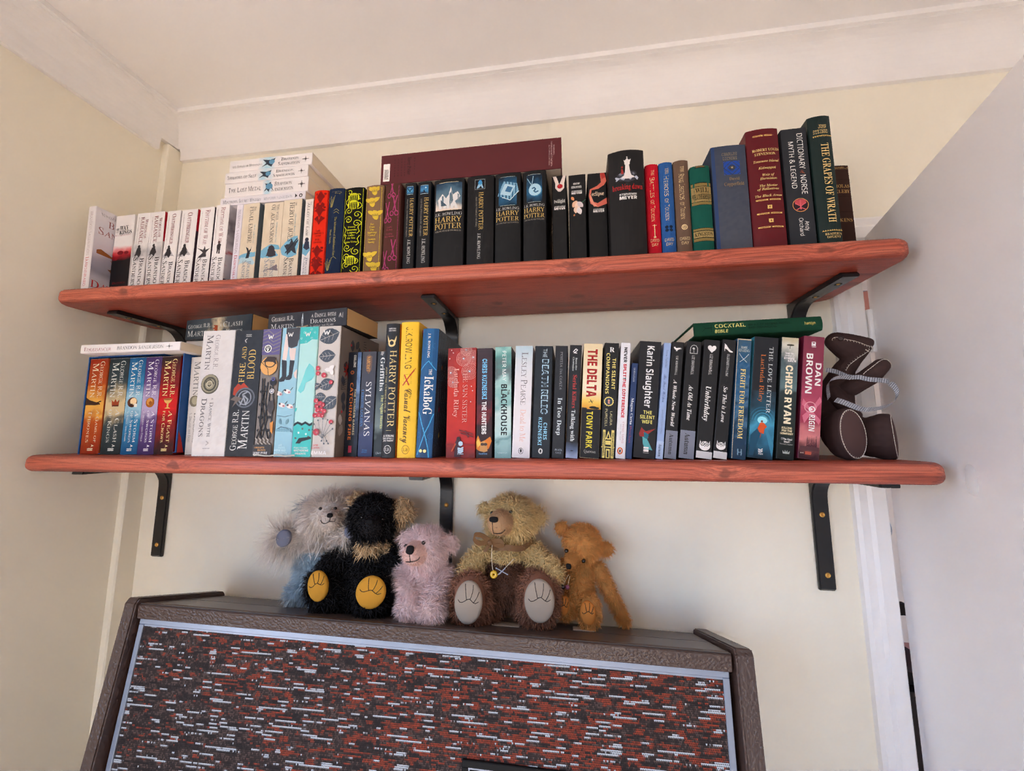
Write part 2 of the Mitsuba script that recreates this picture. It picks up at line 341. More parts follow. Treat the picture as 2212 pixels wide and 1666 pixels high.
add(KC + '__lid_seam', cab(yzx(sg.Polygon([(0.004, -0.02), (LD, -SL * LD - 0.02), (LD, -SL * LD - 0.010), (0.004, -SL * 0.004 - 0.010)]), 0.0, CW)), 'black_matt')
add(KC + '__fascia', cab(box(0.0, CW, -0.0045, 0.010, -0.026, -0.0012, 0.0012)), 'hammered_brown', 30)
# woven front with its bright metal surround
def fy(z): return 0.004 - (FS - 0.03) * (-z)
gz1 = -HB + 0.25
FR = 0.0095
fz0 = -0.0265
nf = np.array([0, -1, FS - 0.03]); nf /= np.linalg.norm(nf)
dfz = np.array([0, -(FS - 0.03), -1.0]); dfz /= np.linalg.norm(dfz)
FM = CM @ frame((0, fy(fz0), fz0), (1, 0, 0), -dfz, nf)   # x along, y up the front, z outwards
GL = (fz0 - gz1)
g0 = 0.004
gr = place(box(g0 + FR, CW - g0 - FR, -GL, -FR, -0.006, -0.001), FM)
add(KC + '__woven_panel', gr, 'woven_grille'); lab(KC + '__woven_panel', 'dark woven front flecked with orange and white')
strip = lambda x0, x1, y0, y1: place(cat([box(x0, x1, y0, y1, -0.006, 0.0018, 0.0008)]), FM)
add(KC + '__trim_strip', strip(g0, CW - g0, -FR, 0.0), 'steel'); add(KC + '__trim_strip', strip(g0, g0 + FR, -GL, -FR - 0.0003), 'steel'); add(KC + '__trim_strip', strip(CW - g0 - FR, CW - g0, -GL, -FR - 0.0003), 'steel')
add(KC + '__trim_strip', place(cat([box(g0 + FR, CW - g0 - FR, -FR - 0.0035, -FR, -0.004, -0.0003)]), FM), 'steel')
for k in range(4): lab(KC + '__trim_strip' + ('' if k == 0 else f'_{k:03d}'), 'bright silver metal strip')
add(KC + '__carcass', cab(cat([yzx(sg.Polygon([(0.03, -0.04), (LD, -SL * LD - 0.022), (LD, -HB), (-FS * HB + 0.05, -HB)]), 0.0, CW), box(0.0, CW, -FS * HB, LD, -HB, gz1)])), 'black_matt')
# display opening at the bottom of the picture
wx0, wtop = 0.640, -0.157
add(KC + '__window_frame', place(cat([box(wx0, wx0 + 0.34, wtop - 0.010, wtop, -0.001, 0.004, 0.001), box(wx0, wx0 + 0.010, wtop - 0.2, wtop - 0.010, -0.001, 0.004, 0.001), box(wx0 + 0.33, wx0 + 0.34, wtop - 0.2, wtop - 0.010, -0.001, 0.004, 0.001)]), FM), 'black_matt')
add(KC + '__window_edging', place(cat([box(wx0 + 0.010, wx0 + 0.33, wtop - 0.0128, wtop - 0.0102, -0.001, 0.002), box(wx0 + 0.0102, wx0 + 0.0128, wtop - 0.2, wtop - 0.0128, -0.001, 0.002)]), FM), 'steel')
add(KC + '__window_pane', place(box(wx0 + 0.0128, wx0 + 0.33, wtop - 0.2, wtop - 0.0128, -0.001, 0.0006), FM), 'black_matt')
lab(KC, 'brown hammered metal cabinet with a silver framed flecked front under the bears', 'cabinet')
# ------------------------------------------------------------------ lettering: outlines of the fonts, flat print on the spines
FONTS = sorted(glob.glob('/opt/blender-*/*/datafiles/fonts/'))
MATHF = {'m': (0x1D400, 0x1D41A, 0x1D7CE), 'i': (0x1D434, 0x1D44E, None), 'r': (0x1D434, 0x1D44E, None), 'I': (0x1D468, 0x1D482, None), 'c': (0x1D4D0, 0x1D4EA, None), 'b': (0x1D5D4, 0x1D5EE, 0x1D7EC), 't': (0x1D670, 0x1D68A, 0x1D7F6), 's': None}
PX = 72
def _font(name): return ImageFont.truetype(FONTS[0] + name, PX)
F_MATH, F_INTER = _font('NotoSansMath-Regular.woff2'), _font('Inter.woff2')
F_BLACK = _font('Inter.woff2')
try: F_BLACK.set_variation_by_axes([14, 850])
except Exception: pass
def glyph_char(c, f):
    t = MATHF.get(f)
    if t is None: return c
    if 'A' <= c <= 'Z': return chr(t[0] + ord(c) - 65)
    if c == 'h' and f in 'ir': return '\u210e'
    if 'a' <= c <= 'z': return chr(t[1] + ord(c) - 97)
    if c.isdigit() and t[2]: return chr(t[2] + ord(c) - 48)
    return c
GLY = {}
def glyph(c, f):
    """(triangulated outline in pixels with the baseline at 0, advance)"""
    if (c, f) in GLY: return GLY[(c, f)]
    font = F_BLACK if f == 'k' else F_INTER if f == 'n' else F_MATH
    ch = glyph_char(c, f)
    adv = font.getlength(ch)
    mesh = None
    if c.strip():
        S = 2
        im = Image.new('L', (int(adv) + 60, 130)); ImageDraw.Draw(im).text((30, 95), ch, 255, font, anchor='ls')
        on = np.pad(np.asarray(im) > 110, ((0, 0), (1, 1))).astype(np.int8)
        d = np.diff(on, axis=1)
        r, st = np.nonzero(d == 1); en = np.nonzero(d == -1)[1]
        if len(r):
            shp = shapely.union_all(shapely.box(st - 30, 95 - r - 1, en - 30, 95 - r)).buffer(0.7).buffer(-0.7).simplify(0.75)
            if f == 'r': shp = affinity.skew(shp, xs=-15.5, origin=(0, 0))
            ms = [extrude(g, 1.0) for g in getattr(shp, 'geoms', [shp]) if g.area > 1]
            vs, fs, at = [], [], 0
            for m in ms:                      # keep only the face turned to the reader
                keep = (m.face_normals[:, 2] > 0.5)
                fs.append(m.faces[keep] + at); vs.append(m.vertices[:, :2]); at += len(m.vertices)
            if ms:
                v, fc = np.vstack(vs), np.vstack(fs)
                u, inv = np.unique(fc, return_inverse=True)
                mesh = (v[u], inv.reshape(-1, 3))
    GLY[(c, f)] = (mesh, adv)
    return GLY[(c, f)]
CAP = {f: None for f in 'srmiIcbtkn'}
def capheight(f):
    if CAP[f] is None: CAP[f] = float(glyph('H', f)[0][0][:, 1].max())
    return CAP[f]
def text2d(s, f='s', small=0.78, track=0.0):
    """flat triangles of a line of text, capitals 1 high, starting at 0. With font 'R' or 'M' lower case is set in small capitals."""
    sc = f in 'RMS'
    f = {'R': 'r', 'M': 'm', 'S': 's'}.get(f, f)
    cap = capheight(f)
    x, vs, fs, at = 0.0, [], [], 0
    for c in s:
        k = 1.0
        if sc and c.islower(): c, k = c.upper(), small
        (g, adv) = glyph(c, f)
        if g is not None:
            vs.append(np.c_[g[0][:, 0] * k / cap + x, g[0][:, 1] * k / cap]); fs.append(g[1] + at); at += len(g[0])
        x += adv * k / cap + track
    if not vs: return None
    v = np.vstack(vs); x0 = v[:, 0].min(); v[:, 0] -= x0
    return v, np.vstack(fs), v[:, 0].max()

# print on a spine, in fractions of its width (u, from the left) and of its visible height (v, from the top)
def V(part, s, v0, v1, u0, u1, col, f='s', tr=0.0): return ('V', part, s, v0, v1, u0, u1, col, f, tr)
def H(part, s, u0, u1, v0, v1, col, f='s', tr=0.0): return ('H', part, s, u0, u1, v0, v1, col, f, tr)
def U_(part, s, v0, v1, u0, u1, col, f='s', tr=0.0): return ('U', part, s, v0, v1, u0, u1, col, f, tr)     # reads upwards
def G(part, v0, v1, u0, u1, stops, nz=0.0, sc=60): return ('G', part, v0, v1, u0, u1, stops, nz, sc)
def EL(part, u, v, ru, rv, col, rot=0): return ('S', part, 'ell', (u, v, ru, rv, rot), col)
def RG(part, u, v, r, t, col, k=1.0): return ('S', part, 'ring', (u, v, r, t, k), col)
def PG(part, pts, col): return ('S', part, 'poly', pts, col)
def PGR(part, pts, col, amp=0.05): return ('S', part, 'rough', (pts, amp), col)
def LN(part, pts, w, col): return ('S', part, 'line', (pts, w), col)
def RC(part, u0, u1, v0, v1, col): return PG(part, [(u0, v0), (u1, v0), (u1, v1), (u0, v1)], col)
def LF(part, u, v, l, a, col, wd=0.42): return ('S', part, 'leaf', (u, v, l, a, wd), col)
def ST(part, u, v, r, n, col, q=0.45): return ('S', part, 'star', (u, v, r, n, q), col)
CREAM, WHITE, GOLD, INK = (214, 196, 166), (236, 231, 228), (216, 180, 108), (52, 47, 50)

def tri2d(poly):
    vs, fs, at = [], [], 0
    for g in getattr(poly, 'geoms', [poly]):
        if g.geom_type != 'Polygon' or g.area < 1e-9: continue
        m = extrude(g, 1.0); keep = m.face_normals[:, 2] > 0.5
        fs.append(m.faces[keep] + at); vs.append(m.vertices[:, :2]); at += len(m.vertices)
    if not vs: return None
    v, f = np.vstack(vs), np.vstack(fs)
    u, inv = np.unique(f, return_inverse=True)
    return v[u], inv.reshape(-1, 3)

def spine_print(art, w, h, vis, seed=0, strips=0):
    """[(part, points in the spine plane (x, z), triangles, colours)] in drawing order"""
    out = []
    rect = sg.box(0.0002, 0.0004, w - 0.0002, h - 0.0004)
    Zv = lambda v: h * (1 - v * vis)
    for e in art:
        part = e[1]
        if e[0] in 'VHU':
            _, _, s, a0, a1, b0, b1, col, f, tr = e
            t = text2d(s, f, track=tr)
            if t is None: continue
            p, fc, wd = t
            if e[0] == 'V': q = np.c_[w * (b0 + p[:, 1] * (b1 - b0)), h - h * vis * (a0 + p[:, 0] / wd * (a1 - a0))]
            elif e[0] == 'U': q = np.c_[w * (b0 - p[:, 1] * (b0 - b1)), h - h * vis * (a1 - p[:, 0] / wd * (a1 - a0))]
            else: q = np.c_[w * (a0 + p[:, 0] / wd * (a1 - a0)), h - h * vis * (b1 - p[:, 1] * (b1 - b0))]
            ok = (q[fc][:, :, 1].min(1) > 0.0003) & (q[fc][:, :, 0].min(1) > 0) & (q[fc][:, :, 0].max(1) < w)
            out.append((part, q, fc[ok], np.tile(lin(col), (len(q), 1))))
        elif e[0] == 'G':
            _, _, v0, v1, u0, u1, stops, nz, sc = e
            nv = max(2, min(70, int((v1 - v0) * h * vis / 0.003))) if (nz or len(stops) > 1) else 1
            nu = max(1, min(16, int((u1 - u0) * w / 0.003))) if nz else 1
            if strips: nu = max(nu, 8)
            vv, uu = np.meshgrid(np.linspace(v0, v1, nv + 1), np.linspace(u0, u1, nu + 1), indexing='ij')
            X, Z = np.clip(w * uu, 0.0002, w - 0.0002).ravel(), np.clip(Zv(vv), 0.0004, h - 0.0004).ravel()
            t = ((vv - v0) / (v1 - v0)).ravel()
            if nz: t = np.clip(t + nz * (meshkit.fbm(np.c_[X * sc, Z * sc, np.full(len(X), seed)], 4, 3) - 0.5) * 2, 0, 1)
            ts = [s[0] for s in stops]; cs = np.array([lin(s[1]) for s in stops])
            col = np.c_[[np.interp(t, ts, cs[:, k]) for k in range(3)]].T
            i = np.arange(nv * (nu + 1)).reshape(nv, nu + 1)[:, :-1].ravel()
            fc = np.vstack([np.c_[i, i + nu + 1, i + 1], np.c_[i + 1, i + nu + 1, i + nu + 2]])
            out.append((part, np.c_[X, Z], fc, col))
        else:
            _, _, kind, a, col = e
            if kind == 'poly': g = sg.Polygon([(w * u, Zv(v)) for u, v in a]).buffer(0)
            elif kind == 'rough':
                g = sg.Polygon([(w * u, Zv(v)) for u, v in a[0]]).buffer(0)
                rag = []
                for pl in getattr(g, 'geoms', [g]):
                    q = np.array(pl.segmentize(0.0014).exterior.coords)
                    dn = np.stack([meshkit.fbm(np.c_[q * 330, np.full(len(q), sd + seed)], 3, 2) - 0.5 for sd in (0.3, 7.7)], 1) * 2 * a[1] * w
                    rag.append(sg.Polygon(q + dn).buffer(0))
                g = unary_union(rag)
            elif kind == 'line': g = sg.LineString([(w * u, Zv(v)) for u, v in a[0]]).buffer(a[1] * w / 2, quad_segs=3)
            elif kind == 'ell':
                g = affinity.scale(sg.Point(0, 0).buffer(1, quad_segs=6), a[2] * w, a[3] * w); g = affinity.translate(affinity.rotate(g, a[4], origin=(0, 0)), a[0] * w, Zv(a[1]))
            elif kind == 'ring':
                g = sg.Point(0, 0).buffer(a[2] * w, quad_segs=6).difference(sg.Point(0, 0).buffer((a[2] - a[3]) * w, quad_segs=6)); g = affinity.translate(affinity.scale(g, 1, a[4], origin=(0, 0)), a[0] * w, Zv(a[1]))
            elif kind == 'leaf':
                u, v, l, an, wd = a
                tt = np.linspace(0, 1, 9); s = np.sin(tt * math.pi) ** 0.8 * wd * 0.5
                g = sg.Polygon([*zip(tt - 0.5, s), *zip(tt[::-1] - 0.5, -s[::-1])]).buffer(0)
                g = affinity.translate(affinity.rotate(affinity.scale(g, l * w, l * w, origin=(0, 0)), an, origin=(0, 0)), u * w, Zv(v))
            else:
                u, v, r, n, qq = a
                g = sg.Polygon([(u * w + (r if k % 2 == 0 else r * qq) * w * math.sin(k * math.pi / n), Zv(v) + (r if k % 2 == 0 else r * qq) * w * math.cos(k * math.pi / n)) for k in range(2 * n)]).buffer(0)
            g = g.intersection(rect)
            if strips and g.bounds and g.bounds[2] - g.bounds[0] > w / 7:
                g = shapely.union_all([])if g.is_empty else sg.GeometryCollection([p for k in range(8) for p in getattr(g.intersection(sg.box(w * k / 8, 0, w * (k + 1) / 8, h)), 'geoms', [g.intersection(sg.box(w * k / 8, 0, w * (k + 1) / 8, h))])])
            t = tri2d(g)
            if t: out.append((part, t[0], t[1], np.tile(lin(col), (len(t[0]), 1))))
    return out

def grow(q, fc):
    """front faces wound to look towards the reader (-y)"""
    a, b, c = q[fc[:, 0]], q[fc[:, 1]], q[fc[:, 2]]
    s = (b[:, 0] - a[:, 0]) * (c[:, 1] - a[:, 1]) - (b[:, 1] - a[:, 1]) * (c[:, 0] - a[:, 0])
    fc = fc.copy(); fc[s < 0] = fc[s < 0][:, ::-1]
    return fc

NBOOK = [0]
def ink(c): return np.clip(np.asarray(c) * 0.88 - 0.0035, 0.0018, 1)      # printed card a shade deeper than the swatches
def book(label, w, h, d, M, cover, art, group, vis=1.0, kind='pb', bulge=0.0, back=None, front=None, page=(222, 208, 184), side=(), bs='print', name='book', left=()):
    """a book in its own frame: spine in the plane y = 0 looking to -y, width w along x, height h along z, depth d along y"""
    key = fresh(name); NBOOK[0] += 1
    t = 0.0006 if kind == 'pb' else 0.0024
    sq = 0.0 if kind == 'pb' else 0.003
    n = 9 if bulge > 0.0005 else 2
    ux = np.linspace(0, 1, n)
    by = lambda x: -bulge * (1 - (2 * np.clip(x / w, 0, 1) - 1) ** 2)
    b = min(0.0012, w * 0.08)
    outer = [(0, d), (0, b)] + [(x, by(x)) for x in (b + (w - 2 * b) * ux)] + [(w, b), (w, d)]
    inner = [(w - t, d), (w - t, b + t), (t, b + t), (t, d)]
    poly = sg.Polygon(outer + inner)
    cv = extrude(poly, h)
    if kind == 'hb': pass
    col = np.tile(lin(cover), (len(cv.vertices), 1))
    cvf = cv.faces
    # each face keeps its own colour: the boards may differ from the spine
    V3 = cv.vertices[cvf.reshape(-1)]; F3 = np.arange(len(V3)).reshape(-1, 3)
    cen = V3.reshape(-1, 3, 3).mean(1)
    cc = np.tile(lin(cover), (len(F3), 1))
    if back is not None: cc[(cen[:, 0] < 0.3 * w) & (cen[:, 1] > b)] = lin(back)
    if front is not None: cc[(cen[:, 0] > 0.7 * w) & (cen[:, 1] > b)] = lin(front)
    add(key + '__cover', place(tm(V3, F3), M), bs, False, ink(np.repeat(cc, 3, axis=0)))
    pg = box(t + 0.0001, w - t - 0.0001, b + t + 0.0002, d - (0.0008 if kind == 'pb' else 0.004), sq + 0.0002, h - sq - 0.0002)
    add(key + '__pages', place(pg, M), 'paper', False, lin(page))
    groups, order = {}, []
    for k, (part, q, fc, colr) in enumerate(spine_print(art, w, h, vis, NBOOK[0], bulge > 0.0005)):
        fc = grow(q, fc)
        if not len(fc): continue
        off = 0.00014 + 0.00005 * k
        y = by((q[:, 0] - b) / max(w - 2 * b, 1e-6) * w) - off if bulge > 0.0005 else np.where((q[:, 0] < b) | (q[:, 0] > w - b), 0.0, 0.0) - off
        v3 = np.c_[q[:, 0], y, q[:, 1]]
        if part not in groups: groups[part] = []; order.append(part)
        groups[part].append((v3, fc, colr))
    for face, items in (('R', side), ('L', left)):
        if not items: continue
        for k, (part, q, fc, colr) in enumerate(spine_print(items, d, h, vis, NBOOK[0] + 50)):
            fc = grow(q, fc); off = 0.00012 + 0.00004 * k
            v3 = np.c_[np.full(len(q), w + off), q[:, 0] + b, q[:, 1]] if face == 'R' else np.c_[np.full(len(q), -off), d - q[:, 0] , q[:, 1]]
            part = 'cover_' + part if not part.startswith('cover') else part
            if part not in groups: groups[part] = []; order.append(part)
            groups[part].append((v3, fc, colr))
    for part in order:
        at, vs, fs, cs = 0, [], [], []
        for v3, fc, colr in groups[part]:
            vs.append(v3); fs.append(fc + at); cs.append(colr); at += len(v3)
        pk = add(f'{key}__{part}', place(tm(np.vstack(vs), np.vstack(fs)), M), bs, False, ink(np.vstack(cs)))
        if part in ('cloth_print', 'gilt_print'): lab(pk, kind='stuff')
    lab(key, label, 'book', group)
    return key

def upright(x0, x1, lean, y, zb):
    """standing on zb, leaning right by lean (tan) about its lower right corner, or left about its lower left"""
    a = math.atan(lean); c, s = math.cos(a), math.sin(a)
    R = np.array([[c, 0, s], [0, 1, 0], [-s, 0, c]])
    w = (x1 - x0) * c
    M = np.eye(4); M[:3, :3] = R
    if lean >= 0: M[:3, 3] = np.array([x1, y, zb]) - R @ np.array([w, 0, 0])
    else: M[:3, 3] = np.array([x0, y, zb])
    return M, w
def flat(x0, y, z0, h, tilt=0.0, turn=0.0):
    """lying on its side, spine to the room, head of the spine at the left x0; tilt lifts the right end, turn swings it towards the room"""
    M = np.eye(4); M[:3, :3] = np.array([[0, 0, -1], [0, 1, 0], [1, 0, 0]]); M[:3, 3] = (h, 0, 0)
    a, b = math.radians(tilt), math.radians(-turn)
    Rt = np.array([[math.cos(a), 0, -math.sin(a)], [0, 1, 0], [math.sin(a), 0, math.cos(a)]])
    Rz = np.array([[math.cos(b), -math.sin(b), 0], [math.sin(b), math.cos(b), 0], [0, 0, 1]])
    P = np.eye(4); P[:3, :3] = Rz @ Rt; P[:3, 3] = (x0, y, z0)
    return P @ M
BOOKS = {
    'dawnshard1': (-1.0712, -1.0515, -0.043, -0.216, 0.2002, 0.966),
    'wok': (-1.0484, -0.9976, -0.036, -0.178, 0.1965, 0.872),
    'wor1': (-0.9970, -0.9596, 0.000, -0.178, 0.1986, 0.875),
    'wor2': (-0.9534, -0.9160, -0.036, -0.178, 0.1980, 0.875),
    'oath1': (-0.9154, -0.8796, 0.000, -0.178, 0.1974, 0.872),
    'oath2': (-0.8766, -0.8338, 0.000, -0.178, 0.1966, 0.869),
    'row1': (-0.8285, -0.7909, 0.000, -0.178, 0.1983, 0.871),
    'row2': (-0.7880, -0.7517, 0.000, -0.178, 0.2009, 0.871),
    'dawnshard2': (-0.7346, -0.7178, 0.000, -0.178, 0.1980, 0.865),
    'final': (-0.7171, -0.6756, 0.000, -0.178, 0.1972, 0.863),
    'well': (-0.6644, -0.6178, 0.000, -0.178, 0.1953, 0.862),
    'hero': (-0.6172, -0.5721, 0.000, -0.178, 0.1976, 0.864),
    'alloy': (-0.5645, -0.5453, 0.000, -0.178, 0.1954, 0.864),
    'chatterley': (-0.5354, -0.5020, 0.000, -0.190, 0.2032, 0.898),
    'huck': (-0.5013, -0.4652, 0.000, -0.190, 0.2042, 0.895),
    'leagues': (-0.4636, -0.4197, 0.000, -0.190, 0.2017, 0.894),
    'crowd': (-0.4160, -0.3767, 0.000, -0.190, 0.2028, 0.895),
    'women': (-0.3735, -0.3384, 0.000, -0.190, 0.2026, 0.892),
    'hp2': (-0.3318, -0.3075, 0.000, -0.187, 0.2035, 0.881),
    'hp3': (-0.3031, -0.2743, 0.000, -0.187, 0.2031, 0.883),
    'hp5': (-0.2678, -0.2035, 0.000, -0.187, 0.2030, 0.882),
    'hp4': (-0.1981, -0.1423, 0.000, -0.187, 0.2039, 0.883),
    'hp6': (-0.1405, -0.0881, 0.000, -0.187, 0.2040, 0.880),
    'hp7': (-0.0840, -0.0382, 0.000, -0.187, 0.2036, 0.880),
    'twilight': (-0.0272, 0.0014, 0.000, -0.175, 0.1983, 0.848),
    'newmoon': (0.0061, 0.0391, 0.000, -0.175, 0.1971, 0.849),
    'eclipse': (0.0433, 0.0795, 0.000, -0.175, 0.1970, 0.847),
    'breaking': (0.0801, 0.1450, 0.000, -0.205, 0.2123, 0.924),
    'battles': (0.1487, 0.1725, 0.000, -0.195, 0.1885, 0.891),
    'heroes': (0.1736, 0.1982, 0.000, -0.195, 0.1898, 0.894),
    'ring': (0.1997, 0.2262, 0.000, -0.195, 0.1909, 0.893),
    'will': (0.2268, 0.2611, 0.000, -0.200, 0.1732, 0.891),
    'copperfield': (0.2643, 0.3231, 0.000, -0.203, 0.2069, 0.915),
    'stevenson': (0.3244, 0.3776, 0.000, -0.205, 0.2295, 0.926),
    'norse': (0.3834, 0.4244, 0.000, -0.205, 0.2270, 0.926),
    'grapes': (0.4287, 0.4649, 0.000, -0.203, 0.2450, 0.927),
    'nickleby': (0.4830, 0.5297, 0.000, -0.140, 0.1900, 0.744),
    'got': (-1.0272, -0.9808, 0.000, -0.205, 0.2046, 1.000),
    'clash': (-0.9767, -0.9273, -0.031, -0.205, 0.2044, 1.000),
    'storm1': (-0.9265, -0.8858, -0.035, -0.205, 0.2049, 1.000),
    'storm2': (-0.8854, -0.8464, -0.031, -0.205, 0.2051, 1.000),
    'feast': (-0.8458, -0.8008, 0.000, -0.205, 0.2053, 1.000),
    'dance1': (-0.7900, -0.7399, -0.036, -0.190, 0.2051, 1.000),
    'dancehb': (-0.7249, -0.6531, 0.000, -0.235, 0.2475, 1.000),
    'fire': (-0.6520, -0.5917, 0.000, -0.235, 0.2457, 1.000),
    'jane': (-0.5913, -0.5519, 0.000, -0.235, 0.2464, 1.000),
    'pride': (-0.5504, -0.5127, 0.000, -0.235, 0.2472, 1.000),
    'wuthering': (-0.5118, -0.4736, 0.000, -0.235, 0.2474, 1.000),
    'emma': (-0.4723, -0.4273, 0.000, -0.235, 0.2470, 1.000),
    'catching': (-0.4267, -0.3992, 0.000, -0.205, 0.2016, 1.000),
    'sylvanas': (-0.3977, -0.3687, 0.000, -0.205, 0.2017, 1.000),
    'griffiths': (-0.3681, -0.3418, 0.000, -0.202, 0.2019, 1.000),
    'cursed': (-0.3361, -0.3091, 0.000, -0.235, 0.2459, 1.000),
    'casual': (-0.3077, -0.2726, 0.000, -0.232, 0.2486, 1.000),
    'ickabog': (-0.2720, -0.2418, 0.032, -0.232, 0.2343, 1.000),
    'sun': (-0.2211, -0.1675, 0.000, -0.217, 0.1998, 1.000),
    'hunters': (-0.1655, -0.1369, 0.000, -0.217, 0.1981, 1.000),
    'black': (-0.1321, -0.1024, 0.000, -0.217, 0.1998, 1.000),
    'dead': (-0.1014, -0.0701, 0.036, -0.217, 0.1999, 1.000),
    'relic': (-0.0667, -0.0350, 0.040, -0.217, 0.1982, 1.000),
    'deep': (-0.0320, -0.0105, 0.049, -0.217, 0.1978, 1.000),
    'killers': (-0.0082, 0.0124, 0.058, -0.217, 0.1982, 1.000),
    'delta': (0.0159, 0.0485, 0.059, -0.217, 0.1994, 1.000),
    'silent': (0.0501, 0.0745, 0.068, -0.217, 0.1998, 1.000),
    'split': (0.0753, 0.0918, 0.083, -0.217, 0.1997, 1.000),
    'magna': (0.0923, 0.1023, 0.102, -0.217, 0.1636, 1.000),
    'wife': (0.1042, 0.1399, 0.096, -0.217, 0.1999, 1.000),
    'beast': (0.1406, 0.1521, 0.117, -0.217, 0.1979, 1.000),
    'whole': (0.1536, 0.1730, 0.118, -0.217, 0.1984, 1.000),
    'asold': (0.1765, 0.2006, 0.123, -0.217, 0.1983, 1.000),
    'unbirth': (0.2033, 0.2286, 0.131, -0.217, 0.1997, 1.000),
    'solove': (0.2301, 0.2515, 0.143, -0.217, 0.1996, 1.000),
    'freedom': (0.2583, 0.2802, 0.116, -0.217, 0.2003, 1.000),
    'letter': (0.2830, 0.3204, 0.127, -0.217, 0.2006, 1.000),
    'ryan': (0.3259, 0.3515, 0.121, -0.217, 0.1997, 1.000),
    'origin': (0.3574, 0.3879, 0.131, -0.217, 0.1999, 1.000),
}
UPPER = set(list(BOOKS)[:37])
_ks = list(BOOKS)
NEXT = {a: BOOKS[b][0] for a, b in zip(_ks, _ks[1:])}
NLEAN = {a: BOOKS[b][2] for a, b in zip(_ks, _ks[1:])}
def B(k, label, d, cover, art, group, **kw):
    x0, x1, lean, y, h, vis = BOOKS[k]
    zb = (UZ if k in UPPER else LZ + 0.0016 * (x0 + x1) / 2) + 0.0002
    M, w = upright(x0, x1, lean, y, zb)
    gap = NEXT.get(k, 0) - x1                     # books that stand apart are turned a little until their backs meet
    if lean == 0 and NLEAN.get(k) == 0 and 0.0012 < gap < 0.02:
        th = -min(gap - 0.0006, 0.006) / d
        M = M @ np.array([[math.cos(th), -math.sin(th), 0, 0], [math.sin(th), math.cos(th), 0, 0], [0, 0, 1, 0], [0, 0, 0, 1]])
    return book(label, w, h, d, M, cover, art, group, vis=vis if k in UPPER else 1.0, **kw)
# ------------------------------------------------------------------ upper shelf
GW, GA, GC, GH, GT, GK, GO = ('white fantasy paperbacks at the left of the upper shelf', 'cream fantasy paperbacks under the lying stack', 'patterned clothbound classics on the upper shelf', 'black hardbacks under the maroon box', 'black paperbacks right of the maroon box', 'coloured slim hardbacks in the middle of the upper shelf', 'large old hardbacks at the right of the upper shelf')
RED, DRED = (186, 40, 48), (120, 42, 48)
def sanderson(v0=0.72, a=(0.58, 0.86), b=(0.16, 0.46), v1=1.13, b0=None, col=INK):
    return [V('author', 'Brandon', v0 + 0.01, v1 - 0.03, a[0], a[1], col, 'R'), V('author', 'Sanderson', v0 if b0 is None else b0, v1 + 0.05, b[0], b[1], col, 'R')]
def figure(u, v, s, col=(46, 44, 48), pale=(176, 172, 174)):
    return [PGR('cover_print', [(u - s * 0.9, v + 0.085), (u - s * 0.2, v - 0.02), (u + s * 0.25, v - 0.02), (u + s * 0.9, v + 0.08), (u + s * 0.3, v + 0.07), (u - s * 0.2, v + 0.095)], pale),
            PGR('cover_print', [(u - s * 0.55, v + 0.07), (u - s * 0.22, v - 0.035), (u + s * 0.2, v - 0.045), (u + s * 0.42, v + 0.04), (u + s * 0.1, v + 0.10), (u - s * 0.12, v + 0.06)], col),
            EL('cover_print', u, v - 0.058, s * 0.17, s * 0.2, col), LN('cover_print', [(u - s * 0.6, v + 0.12), (u + s * 0.1, v - 0.01)], s * 0.07, col)]
B('dawnshard1', 'thin white paperback with red capitals, first on the left, its front cover showing', 0.128, (230, 224, 224), [
    V('author', 'BRANDON SANDERSON', 0.06, 0.61, 0.32, 0.7, (178, 162, 160), 'r'), V('title', 'Dawnshard', 0.63, 0.985, 0.30, 0.74, (196, 92, 96), 'R')], GW, side=[
    G('art', 0.0, 1.0, 0.0, 1.0, [(0, (232, 226, 228)), (0.5, (214, 208, 214)), (0.62, (176, 172, 184)), (0.75, (150, 148, 160)), (0.86, (196, 192, 200)), (1, (206, 202, 206))], 0.10, 20),
    H('author', 'SUNDAY TIMES BESTSELLER', 0.08, 0.9, 0.055, 0.085, (120, 112, 116), 'r'), H('author', 'Brandon', 0.20, 0.86, 0.12, 0.20, (150, 88, 86), 'R'), H('author', 'Sanderson', 0.06, 0.95, 0.235, 0.32, (150, 88, 86), 'R'),
    PG('art', [(0.06, 0.52), (0.12, 0.50), (0.40, 0.575), (0.06, 0.565)], (150, 92, 52)), PG('art', [(0.30, 0.52), (0.5, 0.47), (0.6, 0.56), (0.35, 0.56)], (134, 80, 46)), PG('art', [(0.28, 0.60), (0.55, 0.60), (0.5, 0.66), (0.34, 0.645)], (150, 92, 52)), PG('art', [(0.25, 0.72), (0.55, 0.66), (0.55, 0.76), (0.32, 0.755)], (128, 78, 46)),
    H('title', 'Dawnshard', 0.02, 0.98, 0.90, 0.985, (190, 40, 48), 'R')])
